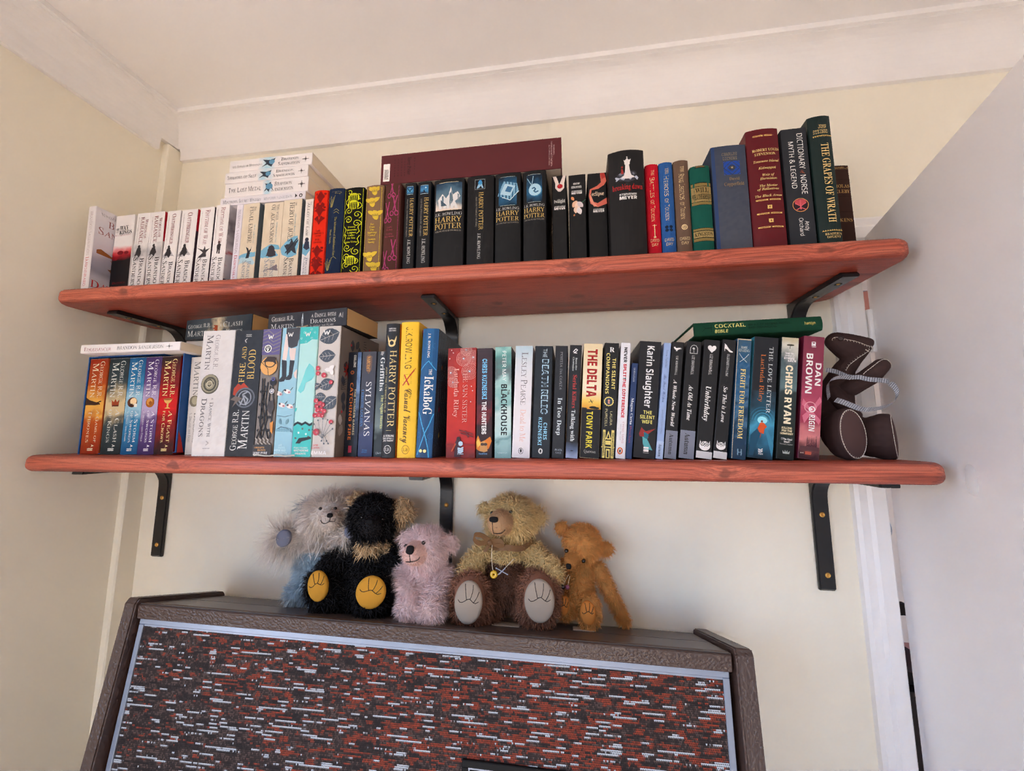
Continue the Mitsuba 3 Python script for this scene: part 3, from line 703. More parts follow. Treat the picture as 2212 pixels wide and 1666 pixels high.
B('wok', 'paperback with white top, red splash and black lower half beside the first white book', 0.129, (236, 231, 228), [
    G('cover_print', 0.44, 0.66, 0, 1, [(0, (236, 231, 228)), (0.25, (226, 150, 150)), (0.5, (206, 62, 66)), (0.7, (150, 24, 34)), (1, (26, 22, 24))], 0.16, 90), RC('cover_print', 0, 1, 0.655, 1.16, (27, 25, 27)),
    EL('cover_print', 0.42, 0.545, 0.16, 0.1, (120, 22, 30)), EL('cover_print', 0.74, 0.55, 0.12, 0.08, (120, 22, 30)),
    H('title', 'THE', 0.08, 0.24, 0.185, 0.215, INK, 'm'), H('title', 'WAY', 0.26, 0.74, 0.155, 0.215, INK, 'm'), H('title', 'OF', 0.10, 0.22, 0.23, 0.25, INK, 'i'), H('title', 'KINGS', 0.27, 0.93, 0.225, 0.275, INK, 'm'), H('title', 'The Stormlight Archive Book One', 0.06, 0.9, 0.285, 0.297, (170, 90, 90), 'r'),
    H('author', 'Brandon', 0.14, 0.84, 0.955, 0.99, (132, 28, 34), 'R'), H('author', 'Sanderson', 0.10, 0.95, 1.01, 1.05, (132, 28, 34), 'R')], GW)
def wor(k, label, splash):
    B(k, label, 0.129, WHITE, [G('cover_print', 0.43, 0.80, 0, 1, [(0, WHITE), (0.35, (170, 168, 170)), (0.6, (212, 208, 208)), (1, WHITE)], 0.25, 70)] + figure(0.42, 0.535, 0.5) + [
        V('title', 'Words of', 0.09, 0.37, 0.66, 0.88, DRED, 'R'), V('title', 'RADIANCE', 0.055, 0.435, 0.34, 0.60, DRED, 'r'), V('title', 'THE STORMLIGHT ARCHIVE BOOK TWO ' + splash, 0.05, 0.44, 0.16, 0.21, (150, 130, 130), 'r')] + sanderson(0.63, (0.6, 0.9), (0.14, 0.46), 1.1), GW, front=(206, 200, 200), side=[RC('art', 0, 1, 0, 0.42, (190, 34, 50))] if splash == 'PART TWO' else ())
wor('wor1', 'white paperback with red title and grey cloaked figure beside the black based book', 'PART ONE'); wor('wor2', 'white paperback with red title and grey winged figure, fourth from the left', 'PART TWO')
def oath(k, label, splash):
    B(k, label, 0.129, WHITE, figure(0.42, 0.57, 0.5) + [V('title', 'Oathbringer', 0.045, 0.48, 0.42, 0.72, DRED, 'R'), V('title', 'THE STORMLIGHT ARCHIVE BOOK THREE ' + splash, 0.05, 0.55, 0.16, 0.21, (140, 126, 126), 'r')] + sanderson(0.71, (0.56, 0.86), (0.10, 0.42), 1.13), GW, front=(66, 54, 64) if splash == 'PART TWO' else (196, 190, 192), side=[RC('art', 0, 1, 0, 0.31, (190, 34, 50))] if splash == 'PART TWO' else [RC('art', 0, 1, 0.72, 1.2, (52, 44, 52))])
oath('oath1', 'white paperback with red title and dark leaning figure, left one of the matching pair', 'PART ONE'); oath('oath2', 'white paperback with red title and dark leaning figure, wider right one of the pair', 'PART TWO')
def row(k, label, splash, fig):
    B(k, label, 0.129, WHITE, fig + [V('title', 'Rhythm of War', 0.035, 0.525, 0.42, 0.74, DRED, 'R'), V('title', 'THE STORMLIGHT ARCHIVE BOOK FOUR ' + splash, 0.05, 0.55, 0.16, 0.21, (140, 126, 126), 'r')] + sanderson(0.71, (0.56, 0.86), (0.12, 0.44), 1.13), GW, front=(60, 50, 62),
      side=[G('art', 0, 1, 0, 1, [(0, (220, 214, 214)), (0.3, (120, 112, 118)), (0.55, (226, 220, 220)), (0.62, (180, 40, 52)), (0.7, (214, 208, 210)), (1, (196, 190, 194))], 0.3, 40)] if splash == 'PART TWO' else ())
row('row1', 'white paperback with red title over a black witch hat shaped figure', 'PART ONE', [PGR('cover_print', [(0.05, 0.555), (0.5, 0.6), (0.62, 0.54), (0.66, 0.6), (0.98, 0.575), (0.7, 0.63), (0.74, 0.69), (0.3, 0.70), (0.12, 0.70), (0.5, 0.63)], (64, 60, 64))])
row('row2', 'white paperback with red title over a small standing dark figure', 'PART TWO', [EL('cover_print', 0.5, 0.515, 0.08, 0.09, (70, 60, 58)), PGR('cover_print', [(0.36, 0.55), (0.5, 0.53), (0.66, 0.55), (0.62, 0.60), (0.60, 0.67), (0.52, 0.67), (0.5, 0.61), (0.44, 0.67), (0.38, 0.66)], (54, 48, 50))])
B('dawnshard2', 'thin pale grey paperback wedged between the white and cream paperbacks', 0.129, (222, 216, 224), [V('author', 'BRANDON SANDERSON', 0.07, 0.68, 0.32, 0.72, (150, 138, 148), 'r'), V('title', 'Dawnshard', 0.70, 1.1, 0.32, 0.76, (190, 60, 80), 'R')], GW)
PALE = (222, 208, 184)
BLUE, PBLUE = (120, 176, 200), (176, 204, 212)
def mist(k, label, lines, art, auth=(132, 140, 152)):
    B(k, label, 0.129, PALE, [G('cover_print', 0, 1.16, 0, 1, [(0, (226, 212, 188)), (0.5, (214, 198, 172)), (1, (226, 214, 194))], 0.5, 60)] + art + lines + sanderson(0.79, (0.55, 0.78), (0.26, 0.5), 1.17, col=auth), GA, front=(96, 110, 120))
mist('final', 'cream paperback with a pale blue band around a tiny black figure', [V('title', 'THE', 0.05, 0.11, 0.72, 0.82, INK, 'r'), V('title', 'FINAL EMPIRE', 0.045, 0.55, 0.44, 0.68, INK, 'r'), V('title', 'Mistborn Book One', 0.3, 0.56, 0.78, 0.86, (120, 160, 176), 'i')],
     [PGR('cover_print', [(0, 0.72), (0.3, 0.69), (1, 0.68), (1, 0.74), (0.5, 0.75), (0, 0.76)], BLUE), PGR('cover_print', [(0.1, 0.74), (0.8, 0.75), (1, 0.82), (0.9, 0.86), (0.4, 0.80), (0, 0.84)], PBLUE), PGR('cover_print', [(0.40, 0.60), (0.55, 0.63), (0.6, 0.66), (0.75, 0.61), (0.66, 0.68), (0.62, 0.76), (0.42, 0.755), (0.5, 0.68)], (40, 44, 52))])
mist('well', 'cream paperback with a dark cloaked figure on a blue swirl', [V('title', 'THE WELL', 0.03, 0.26, 0.66, 0.78, INK, 'r'), V('title', 'OF ASCENSION', 0.03, 0.56, 0.40, 0.60, INK, 'r'), V('title', 'Mistborn Book Two', 0.28, 0.56, 0.70, 0.78, (120, 160, 176), 'i')],
     [PGR('cover_print', [(0, 0.66), (0.5, 0.58), (0.9, 0.6), (1, 0.66), (0.7, 0.66), (0.95, 0.74), (0.6, 0.77), (0, 0.76)], BLUE), PGR('cover_print', [(0.28, 0.74), (0.4, 0.62), (0.55, 0.585), (0.7, 0.64), (0.82, 0.74), (0.55, 0.76)], (58, 54, 60)), PGR('cover_print', [(0.1, 0.95), (0.6, 0.9), (0.9, 0.86), (0.95, 0.95), (0.5, 0.93)], (130, 118, 122))])
mist('hero', 'cream paperback with tangled black and blue brush strokes at mid height', [V('title', 'THE', 0.04, 0.09, 0.66, 0.74, INK, 'r'), V('title', 'HERO OF AGES', 0.04, 0.57, 0.36, 0.62, INK, 'r'), V('title', 'Mistborn Book Three', 0.2, 0.56, 0.68, 0.76, (120, 160, 176), 'i')],
     [PGR('cover_print', [(0, 0.66), (0.4, 0.54), (0.9, 0.5), (1, 0.6), (0.9, 0.76), (0.5, 0.79), (0.1, 0.74)], BLUE), PGR('cover_print', [(0.2, 0.62), (0.5, 0.6), (0.6, 0.54), (0.7, 0.6), (0.98, 0.55), (0.8, 0.66), (0.9, 0.75), (0.6, 0.7), (0.4, 0.76), (0.35, 0.68)], (52, 56, 66)), LN('cover_print', [(0.3, 0.72), (0.9, 0.54)], 0.05, (40, 42, 50))], INK)
mist('alloy', 'slim white and blue paperback at the right end of the cream row', [V('title', 'THE', 0.04, 0.09, 0.66, 0.78, INK, 'r'), V('title', 'ALLOY OF LAW', 0.05, 0.51, 0.30, 0.60, INK, 'r'), V('title', 'A Mistborn Novel', 0.25, 0.5, 0.7, 0.78, (120, 160, 176), 'i')],
     [G('cover_print', 0, 1.16, 0, 1, [(0, (232, 226, 216)), (1, (228, 226, 226))]), PGR('cover_print', [(0, 0.62), (0.8, 0.58), (1, 0.7), (0.5, 0.78), (0, 0.74)], BLUE), EL('cover_print', 0.5, 0.555, 0.24, 0.24, (44, 48, 66)), PGR('cover_print', [(0.1, 0.66), (0.3, 0.58), (0.75, 0.58), (0.9, 0.68), (0.5, 0.7)], (50, 54, 72))], (120, 130, 146))

# the lying stack
def lying(label, x0, y, z0, hh, w, cover, art, group, d=0.129, tilt=0.0, turn=0.0, **kw):
    return book(label, w, hh, d, flat(x0, y, up(z0), hh, tilt, turn), cover, art, group, **kw)
def rose(part, v, u, s, col, ar):
    return [LN(part, [(u - s, v), (u + s, v)], 0.04, col), LN(part, [(u, v - s * ar), (u, v + s * ar)], 0.04, col), RG(part, u, v, s * 0.45, 0.05, col)]
GS = 'white paperbacks lying in a stack on the upper shelf'
lying('slim white paperback at the bottom of the lying stack', -0.778, -0.178, 0.5176, 0.211, 0.0188, (226, 222, 226), [V('title', 'Mistborn', 0.03, 0.21, 0.22, 0.66, (60, 66, 78), 'R'), V('title', 'Secret History', 0.225, 0.49, 0.22, 0.66, (60, 66, 78), 'R'), V('author', 'BRANDON SANDERSON', 0.52, 0.85, 0.26, 0.62, (130, 138, 146), 'r'),
    RG('publisher_mark', 0.45, 0.95, 0.22, 0.1, INK), PG('publisher_mark', [(0.2, 0.885), (0.7, 0.885), (0.45, 0.91)], INK)], GS)
def spl(v, dv): return [G('cover_print', v - dv * 1.5, v + dv * 1.5, 0.02, 0.98, [(0, WHITE), (0.5, (170, 208, 222)), (1, WHITE)], 0.35, 80), PGR('cover_print', [(0.2, v - dv), (0.5, v - dv * 0.3), (0.8, v - dv * 0.9), (0.72, v + dv * 0.2), (0.85, v + dv), (0.4, v + dv * 0.7), (0.15, v + dv * 0.5), (0.35, v - dv * 0.2)], (46, 54, 66)), EL('cover_print', 0.55, v + dv * 0.5, 0.2, 0.25, (96, 150, 180))]
def stk(t, v0, v1, a, dv, vm, fs): return spl(vm, dv) + [V('title', t, v0, v1, 0.34, fs, INK, 'R'), V('author', 'Brandon', a, a + 0.21, 0.56, 0.82, INK, 'R'), V('author', 'Sanderson', a - 0.03, a + 0.23, 0.18, 0.45, INK, 'R')] + rose('emblem', 0.925, 0.5, 0.2, (90, 84, 84), 0.18)
lying('thick white paperback with a narrow blue picture, second from the bottom of the lying stack', -0.770, -0.177, 0.5366, 0.207, 0.0350, WHITE, stk('The Lost Metal', 0.04, 0.445, 0.60, 0.04, 0.52, 0.66), GS)
lying('white paperback with a dark hourglass shaped picture, third up in the lying stack', -0.772, -0.178, 0.5718, 0.207, 0.0266, WHITE, stk('Shadows of Self', 0.03, 0.385, 0.62, 0.075, 0.49, 0.66), GS)
lying('white paperback with a dark blue bird picture on top of the lying stack', -0.763, -0.178, 0.5986, 0.206, 0.0290, WHITE, stk('the Bands of Mourning', 0.03, 0.40, 0.63, 0.08, 0.48, 0.56), GS)

# clothbound classics
def cloth(k, label, col, art, **kw): B(k, label, 0.138, col, art, GC, kind='hb', bulge=0.0035, bs='cloth', **kw)
DK = (132, 22, 14)
tulip = lambda v, c: [PG('cloth_print', [(0.1, v - 0.02), (0.32, v - 0.045), (0.5, v - 0.09), (0.68, v - 0.045), (0.9, v - 0.02), (0.7, v + 0.0), (0.5, v + 0.075), (0.3, v + 0.0)], c), PG('cloth_print', [(0.12, v + 0.08), (0.4, v + 0.05), (0.5, v + 0.115), (0.6, v + 0.05), (0.88, v + 0.08), (0.62, v + 0.125), (0.5, v + 0.165), (0.38, v + 0.125)], c), EL('cloth_print', 0.2, v - 0.055, 0.08, 0.07, c), EL('cloth_print', 0.8, v - 0.055, 0.08, 0.07, c)]
cloth('chatterley', 'bright red clothbound book with dark red flower pattern', (226, 44, 22), tulip(0.1, DK) + tulip(0.27, DK) + tulip(0.77, DK) + tulip(0.94, DK) + [LN('cloth_print', [(0.03, 0), (0.03, 1.1)], 0.03, DK), LN('cloth_print', [(0.97, 0), (0.97, 1.1)], 0.03, DK)] + [H('title', t, 0.5 - w, 0.5 + w, v, v + 0.022, DK, 'm') for t, w, v in (('Lady', 0.16, 0.495), ('Chatterley’s', 0.36, 0.525), ('Lover', 0.2, 0.557), ('D.H.', 0.16, 0.605), ('Lawrence', 0.3, 0.635))])
OL = (150, 140, 90)
cloth('huck', 'navy clothbound book with faint olive reed pattern', (28, 42, 68), [LN('cloth_print', [(0.93, 0.02), (0.93, 1.1)], 0.012, OL), LN('cloth_print', [(0.06, 0.04), (0.94, 0.04)], 0.012, OL)] + [LN('cloth_print', [(0.2 + 0.02 * i, b), (0.2 + 0.09 * (i - 2) , b - 0.1 - 0.02 * (i % 3))], 0.03, OL) for b in (0.23, 1.0) for i in range(6)] + [LN('cloth_print', [(0.45, b), (0.6, b - 0.02), (0.75, b + 0.005)], 0.03, OL) for b in (0.07, 0.28, 0.31, 0.86)] + [EL('cloth_print', 0.66, 0.055, 0.2, 0.08, (110, 104, 80)), EL('cloth_print', 0.66, 0.055, 0.15, 0.05, (28, 42, 68)), V('title', 'The Adventures of Huckleberry Finn', 0.36, 0.83, 0.52, 0.66, OL, 'm'), V('author', 'Mark Twain', 0.51, 0.68, 0.26, 0.38, OL, 'm')])
YL = (214, 214, 40)
def curl(u, v, r, n=1.6, s=1, ph=0.0):
    t = np.linspace(0, n * 2 * math.pi, 26)
    return [(u + s * r * (1 - x / (n * 7.2)) * math.cos(x + ph), v + 0.22 * r * (1 - x / (n * 7.2)) * math.sin(x + ph)) for x in t]
vine = []
for v in (0.06, 0.17, 0.29, 0.40, 0.74, 0.85, 0.95): vine += [LN('cloth_print', curl(0.28, v, 0.22, 1.5, 1, v * 9), 0.035, YL), LN('cloth_print', curl(0.72, v + 0.05, 0.22, 1.4, -1, v * 7), 0.035, YL)]
for v in (0.13, 0.22, 0.9): vine += [EL('cloth_print', 0.5, v, 0.30, 0.24, YL)] + [EL('cloth_print', 0.5 + 0.09 * k, v + 0.01, 0.028, 0.2, (22, 22, 18)) for k in (-2, -1, 0, 1, 2)]
vine += [LN('cloth_print', [(0.04, 0.02), (0.04, 1.1)], 0.02, YL), LN('cloth_print', [(0.96, 0.02), (0.96, 1.1)], 0.02, YL)] + [LN('cloth_print', [(0.1, v), (0.2, v + 0.04), (0.12, v + 0.09), (0.24, v + 0.12)], 0.035, YL) for v in (0.48, 0.58)] + [LN('cloth_print', [(0.9, v), (0.8, v + 0.04), (0.88, v + 0.09), (0.76, v + 0.12)], 0.035, YL) for v in (0.46, 0.6)]
cloth('leagues', 'black clothbound book covered in acid yellow sea creature scrolls', (22, 22, 18), vine + [H('title', t, 0.5 - w, 0.5 + w, v, v + 0.022, YL, 'm') for t, w, v in (('Twenty', 0.2, 0.485), ('Thousand', 0.27, 0.52), ('Leagues', 0.23, 0.553), ('Under', 0.17, 0.587), ('the Sea', 0.21, 0.62), ('Jules Verne', 0.32, 0.668))])
YB_ = (222, 190, 66)
def bee(u, v, s, r=0):
    return [LF('cloth_print', u + 0.16 * s, v - 0.012, 0.55 * s, 35 + r, YB_, 0.4), LF('cloth_print', u - 0.2 * s, v - 0.018, 0.5 * s, 150 + r, YB_, 0.4), EL('cloth_print', u, v + 0.012, 0.15 * s, 0.26 * s, YB_, 20 + r)] + [LN('cloth_print', [(u - 0.15 * s, v + 0.004 + k * 0.01), (u + 0.15 * s, v + 0.0 + k * 0.01)], 0.02, (126, 96, 66)) for k in range(3)] + [EL('cloth_print', u + 0.02, v - 0.022, 0.09 * s, 0.09 * s, YB_)]
cloth('crowd', 'tan clothbound book with yellow bees', (134, 104, 76), sum([bee(u, v, s) for u, v, s in ((0.5, 0.06, 1.0), (0.4, 0.20, 1.1), (0.62, 0.36, 1.1), (0.4, 0.86, 1.1), (0.66, 0.985, 1.1))], []) + [LN('cloth_print', [(0.92, 0.03), (0.92, 1.1)], 0.02, YB_), LN('cloth_print', [(0.08, 0.04), (0.92, 0.04)], 0.015, YB_), LN('cloth_print', [(0.08, 0.04), (0.08, 1.1)], 0.02, YB_)] + [H('title', t, 0.5 - w, 0.5 + w, v, v + 0.022, YB_, 'm') for t, w, v in (('Far', 0.1, 0.475), ('From', 0.15, 0.508), ('The', 0.12, 0.541), ('Madding', 0.26, 0.574), ('Crowd', 0.2, 0.607), ('Thomas', 0.22, 0.655), ('Hardy', 0.18, 0.69))])
PK = (168, 66, 110)
def sciss(u, v, s):
    return [LN('cloth_print', [(u - 0.05 * s, v - 0.13), (u + 0.14 * s, v + 0.06)], 0.07, PK), LN('cloth_print', [(u + 0.2 * s, v - 0.13), (u - 0.02 * s, v + 0.05)], 0.06, PK), RG('cloth_print', u + 0.17 * s, v + 0.085, 0.13, 0.05, PK, 1.3), RG('cloth_print', u - 0.1 * s, v + 0.09, 0.13, 0.05, PK, 1.3)]
cloth('women', 'brown clothbound book with pink scissors', (84, 50, 44), sciss(0.42, 0.06, 1) + sciss(0.62, 0.28, 1) + sciss(0.3, 0.36, -1) + sciss(0.62, 0.82, 1) + sciss(0.26, 0.95, -1) + [LN('cloth_print', [(0.9, 0.03), (0.9, 1.1)], 0.02, PK)] + [H('title', t, 0.42 - w, 0.42 + w, v, v + 0.022, (150, 70, 84), 'm') for t, w, v in (('Little', 0.16, 0.525), ('Women', 0.2, 0.556), ('Louisa', 0.2, 0.605), ('May Alcott', 0.3, 0.637))])

# black hardbacks under the box
SILV = (206, 204, 200)
def hpv(k, label, sub, art, vt):
    B(k, label, 0.136, (24, 24, 26), [RC('cover_print', 0.14, 0.86, 0.04, vt, (176, 200, 206)), G('cover_print', 0.045, vt - 0.006, 0.19, 0.81, [(0, (30, 66, 110)), (0.6, (70, 140, 186)), (1, (20, 34, 54))], 0.3, 120)] + art + [V('title', 'HARRY POTTER', vt + 0.045, 0.665, 0.54, 0.84, GOLD, 'r'), V('title', 'AND THE ' + sub, vt + 0.05, 0.66, 0.26, 0.38, (150, 146, 140), 'r'), V('author', 'J.K. ROWLING', 0.70, 0.985, 0.44, 0.70, SILV, 'r')], GH, kind='hb', bulge=0.002, front=(20, 30, 44))
hpv('hp2', 'slim black hardback with small blue picture and gold title, first under the box', 'CHAMBER OF SECRETS', [RG('cover_print', 0.5, 0.09, 0.2, 0.08, (96, 170, 200)), LN('cover_print', [(0.3, 0.07), (0.5, 0.11), (0.7, 0.07)], 0.07, (24, 44, 66))], 0.145)
hpv('hp3', 'slim black hardback with a blue castle silhouette picture and gold title', 'PRISONER OF AZKABAN', [PG('cover_print', [(0.2, 0.145), (0.35, 0.13), (0.45, 0.125), (0.47, 0.10), (0.53, 0.10), (0.55, 0.125), (0.8, 0.14)], (14, 26, 44)), EL('cover_print', 0.62, 0.075, 0.06, 0.06, (190, 220, 236))], 0.15)
B('hp5', 'thick black hardback with large pale flame picture, under the middle of the box', 0.136, (24, 24, 26), [RC('cover_print', 0.045, 0.95, 0.04, 0.385, (206, 190, 160)), G('cover_print', 0.046, 0.380, 0.065, 0.93, [(0, (36, 60, 82)), (0.25, (70, 104, 126)), (0.6, (96, 120, 134)), (0.85, (206, 196, 186)), (1, (226, 212, 200))], 0.35, 60),
    PG('cover_print', [(0.2, 0.36), (0.14, 0.25), (0.3, 0.18), (0.42, 0.24), (0.5, 0.2), (0.58, 0.10), (0.64, 0.2), (0.8, 0.16), (0.88, 0.22), (0.72, 0.28), (0.82, 0.37)], (222, 222, 220)), PG('cover_print', [(0.26, 0.33), (0.24, 0.25), (0.38, 0.3), (0.46, 0.33)], (70, 90, 104)), PG('cover_print', [(0.56, 0.22), (0.6, 0.14), (0.66, 0.27), (0.6, 0.31)], (96, 116, 126)),
    H('author', 'J.K. ROWLING', 0.06, 0.94, 0.41, 0.445, SILV, 'r'), H('title', 'HARRY', 0.05, 0.93, 0.46, 0.525, GOLD, 'r'), H('title', 'POTTER', 0.05, 0.93, 0.54, 0.605, GOLD, 'r'), H('title', 'AND THE ORDER OF THE PHOENIX', 0.08, 0.92, 0.622, 0.64, (170, 164, 150), 'r')], GH, kind='hb', bulge=0.004)
B('hp4', 'thick black hardback with small framed blue figure at its top and gold upright title', 0.136, (22, 22, 24), [RC('cover_print', 0.30, 0.68, 0.045, 0.165, (150, 160, 160)), RC('cover_print', 0.315, 0.665, 0.05, 0.161, (10, 16, 24)), PG('cover_print', [(0.36, 0.155), (0.42, 0.11), (0.46, 0.085), (0.54, 0.085), (0.57, 0.11), (0.63, 0.155), (0.56, 0.15), (0.52, 0.125), (0.46, 0.15)], (150, 190, 214)), EL('cover_print', 0.5, 0.075, 0.06, 0.06, (60, 150, 220)), EL('cover_print', 0.5, 0.09, 0.08, 0.07, (70, 150, 200)),
    V('title', 'HARRY POTTER', 0.20, 0.65, 0.46, 0.62, GOLD, 'r'), V('title', 'AND THE GOBLET OF FIRE', 0.25, 0.61, 0.34, 0.40, (160, 154, 140), 'r'), V('author', 'J.K. ROWLING', 0.69, 0.985, 0.42, 0.53, SILV, 'r')], GH, kind='hb', bulge=0.004)
def hph(k, label, sub, art, vt, u1=0.94):
    B(k, label, 0.136, (23, 24, 26), [RC('cover_print', 0.03, u1, 0.045, vt, (176, 190, 186)), G('cover_print', 0.049, vt - 0.004, 0.045, u1 - 0.015, [(0, (18, 34, 50)), (0.5, (38, 92, 128)), (1, (16, 30, 44))], 0.4, 70)] + art + [H('author', 'J.K. ROWLING', 0.05, 0.93, vt + 0.02, vt + 0.05, SILV, 'r'), H('title', 'HARRY', 0.04, 0.93, vt + 0.063, vt + 0.115, GOLD, 'r'), H('title', 'POTTER', 0.04, 0.93, vt + 0.13, vt + 0.18, GOLD, 'r'), H('title', 'AND THE ' + sub, 0.06, 0.92, vt + 0.195, vt + 0.21, (150, 146, 136), 'r')], GH, kind='hb', bulge=0.004)
hph('hp6', 'black hardback with a picture of a glowing open chest book', 'HALF-BLOOD PRINCE', [PG('cover_print', [(0.1, 0.26), (0.35, 0.10), (0.86, 0.13), (0.92, 0.22), (0.6, 0.33), (0.3, 0.29)], (120, 168, 196)), PG('cover_print', [(0.2, 0.25), (0.4, 0.13), (0.8, 0.16), (0.6, 0.28)], (176, 210, 226)), PG('cover_print', [(0.4, 0.22), (0.5, 0.16), (0.7, 0.18), (0.6, 0.24)], (60, 110, 150)), LN('cover_print', [(0.3, 0.29), (0.6, 0.33), (0.92, 0.22)], 0.03, (206, 226, 234))], 0.39)
hph('hp7', 'black hardback with a blue round locket picture, last under the box', 'DEATHLY HALLOWS', [EL('cover_print', 0.55, 0.235, 0.29, 0.30, (60, 124, 160)), EL('cover_print', 0.53, 0.23, 0.27, 0.28, (166, 206, 224)), LN('cover_print', [(0.42, 0.215), (0.5, 0.205), (0.56, 0.225), (0.48, 0.245), (0.56, 0.262), (0.66, 0.25)], 0.05, (44, 92, 126)), LN('cover_print', [(0.2, 0.09), (0.4, 0.18), (0.46, 0.07)], 0.03, (150, 190, 206))], 0.375, 0.93)
BK = (24, 24, 25)
MEY = lambda u0, u1, v: [H('author', 'STEPHENIE', u0, u1, v, v + 0.014, SILV, 'k'), H('author', 'MEYER', u0, u1, v + 0.019, v + 0.046, WHITE, 'k')]
B('twilight', 'thin black paperback with two pale shapes around a red ball, right of the box', 0.129, BK, [PG('cover_print', [(0.06, 0.0), (0.3, 0.0), (0.52, 0.11), (0.78, 0.0), (0.98, 0.0), (0.86, 0.10), (0.86, 0.16), (0.6, 0.205), (0.42, 0.2), (0.22, 0.15), (0.24, 0.10)], (226, 210, 200)), PG('cover_print', [(0.4, 0.0), (0.64, 0.0), (0.52, 0.075)], BK), EL('cover_print', 0.56, 0.135, 0.19, 0.17, (170, 30, 40)), EL('cover_print', 0.5, 0.125, 0.06, 0.05, (206, 80, 84)),
    H('title', 'twilight', 0.14, 0.9, 0.30, 0.345, SILV, 'm')] + MEY(0.14, 0.9, 0.385), GT)
B('newmoon', 'thin black paperback with a pale ruffled flower', 0.129, BK, [H('title', 'new', 0.26, 0.66, 0.09, 0.125, SILV, 'm'), H('title', 'moon', 0.14, 0.76, 0.13, 0.17, SILV, 'm')] + MEY(0.16, 0.78, 0.20) + [LF('cover_print', u, v, l, a, c, 0.6) for u, v, l, a, c in ((0.34, 0.37, 0.5, 60, (226, 180, 150)), (0.5, 0.40, 0.55, 95, (236, 206, 186)), (0.66, 0.38, 0.5, 130, (206, 190, 190)), (0.42, 0.44, 0.5, 80, (230, 196, 172)), (0.6, 0.46, 0.5, 110, (226, 216, 214)), (0.22, 0.30, 0.3, 120, (214, 140, 96)), (0.3, 0.51, 0.16, 70, (190, 120, 76)))] + [LN('cover_print', [(0.75, 0.36), (0.98, 0.325)], 0.03, (70, 130, 96))], GT)
B('eclipse', 'thin black paperback with a coral ribbon', 0.129, BK, [PG('cover_print', [(0.66, 0.0), (0.9, 0.0), (1.0, 0.11), (0.85, 0.16), (0.55, 0.20), (0.2, 0.21), (0.14, 0.28), (0.2, 0.35), (0.5, 0.38), (0.98, 0.32), (1.0, 0.395), (0.5, 0.43), (0.12, 0.38), (0.04, 0.28), (0.1, 0.2), (0.5, 0.16), (0.7, 0.12)], (214, 110, 92)), PG('cover_print', [(0.66, 0.0), (0.9, 0.0), (0.96, 0.06), (0.75, 0.08)], (186, 62, 56)), PG('cover_print', [(0.14, 0.26), (0.3, 0.37), (0.5, 0.42), (0.3, 0.42), (0.08, 0.33)], (236, 156, 130)), H('title', 'eclipse', 0.2, 0.84, 0.235, 0.285, (236, 206, 180), 'm')] + MEY(0.26, 0.84, 0.45), GT)
B('breaking', 'thick black hardback with a white chess piece standing on a checkered board', 0.146, (29, 28, 29), [PG('cover_print', [(0.06, 0.29), (0.36, 0.22), (0.72, 0.22), (0.98, 0.28), (0.55, 0.33)], (60, 62, 70))] + [PG('cover_print', [(0.1 + 0.2 * k, 0.29 - 0.004 * k), (0.2 + 0.19 * k, 0.265), (0.32 + 0.17 * k, 0.285), (0.22 + 0.19 * k, 0.31)], (176, 182, 196)) for k in range(4)] + [PG('cover_print', [(0.26 + 0.13 * k, 0.245), (0.32 + 0.12 * k, 0.232), (0.4 + 0.11 * k, 0.245), (0.34 + 0.12 * k, 0.26)], (120, 124, 136)) for k in range(4)] + [
    PG('cover_print', [(0.34, 0.245), (0.35, 0.2), (0.37, 0.185), (0.40, 0.2), (0.42, 0.245)], (150, 46, 44)), EL('cover_print', 0.378, 0.175, 0.03, 0.03, (150, 46, 44)),
    PG('cover_print', [(0.36, 0.29), (0.37, 0.275), (0.42, 0.265), (0.45, 0.23), (0.47, 0.155), (0.44, 0.15), (0.45, 0.135), (0.42, 0.105), (0.46, 0.11), (0.49, 0.1), (0.52, 0.085), (0.55, 0.1), (0.58, 0.105), (0.63, 0.095), (0.59, 0.135), (0.6, 0.15), (0.57, 0.155), (0.60, 0.23), (0.63, 0.262), (0.69, 0.27), (0.71, 0.285), (0.54, 0.298)], (232, 226, 222)), EL('cover_print', 0.52, 0.078, 0.02, 0.02, (232, 226, 222)),
    H('title', 'breaking dawn', 0.1, 0.93, 0.35, 0.405, (176, 40, 44), 'm'), H('author', 'STEPHENIE', 0.28, 0.76, 0.444, 0.465, SILV, 'k'), H('author', 'MEYER', 0.28, 0.76, 0.472, 0.505, WHITE, 'k')], GT, kind='hb', bulge=0.007)
TG = (224, 196, 150)
def tolk(k, label, col, word, v1, emb):
    B(k, label, 0.13, col, [V('title', 'THE', 0.07, 0.14, 0.42, 0.66, TG, 'r'), V('title', word, 0.16, v1, 0.30, 0.66, TG, 'S'), V('title', 'of Tolkien', v1 + 0.03, 0.68, 0.30, 0.62, TG, 'S')] + emb + [H('author', 'DAVID', 0.18, 0.82, 0.885, 0.92, TG, 's'), H('author', 'DAY', 0.26, 0.74, 0.935, 0.97, TG, 's')], GK, kind='hb', bulge=0.004, bs='cloth')
tolk('battles', 'slim red hardback with thin gold letters and a sword emblem', (184, 24, 40), 'Battles', 0.40, [LN('emblem', [(0.5, 0.72), (0.5, 0.86)], 0.06, TG), LN('emblem', [(0.36, 0.73), (0.64, 0.73)], 0.05, TG), EL('emblem', 0.5, 0.865, 0.1, 0.08, TG)])
tolk('heroes', 'slim blue hardback with thin gold letters between red and brown ones', (44, 88, 148), 'Heroes', 0.40, [EL('emblem', 0.5 + 0.15 * a, 0.775 + 0.018 * b, 0.12, 0.12, (26, 40, 62)) for a in (-1, 1) for b in (-1, 1)])
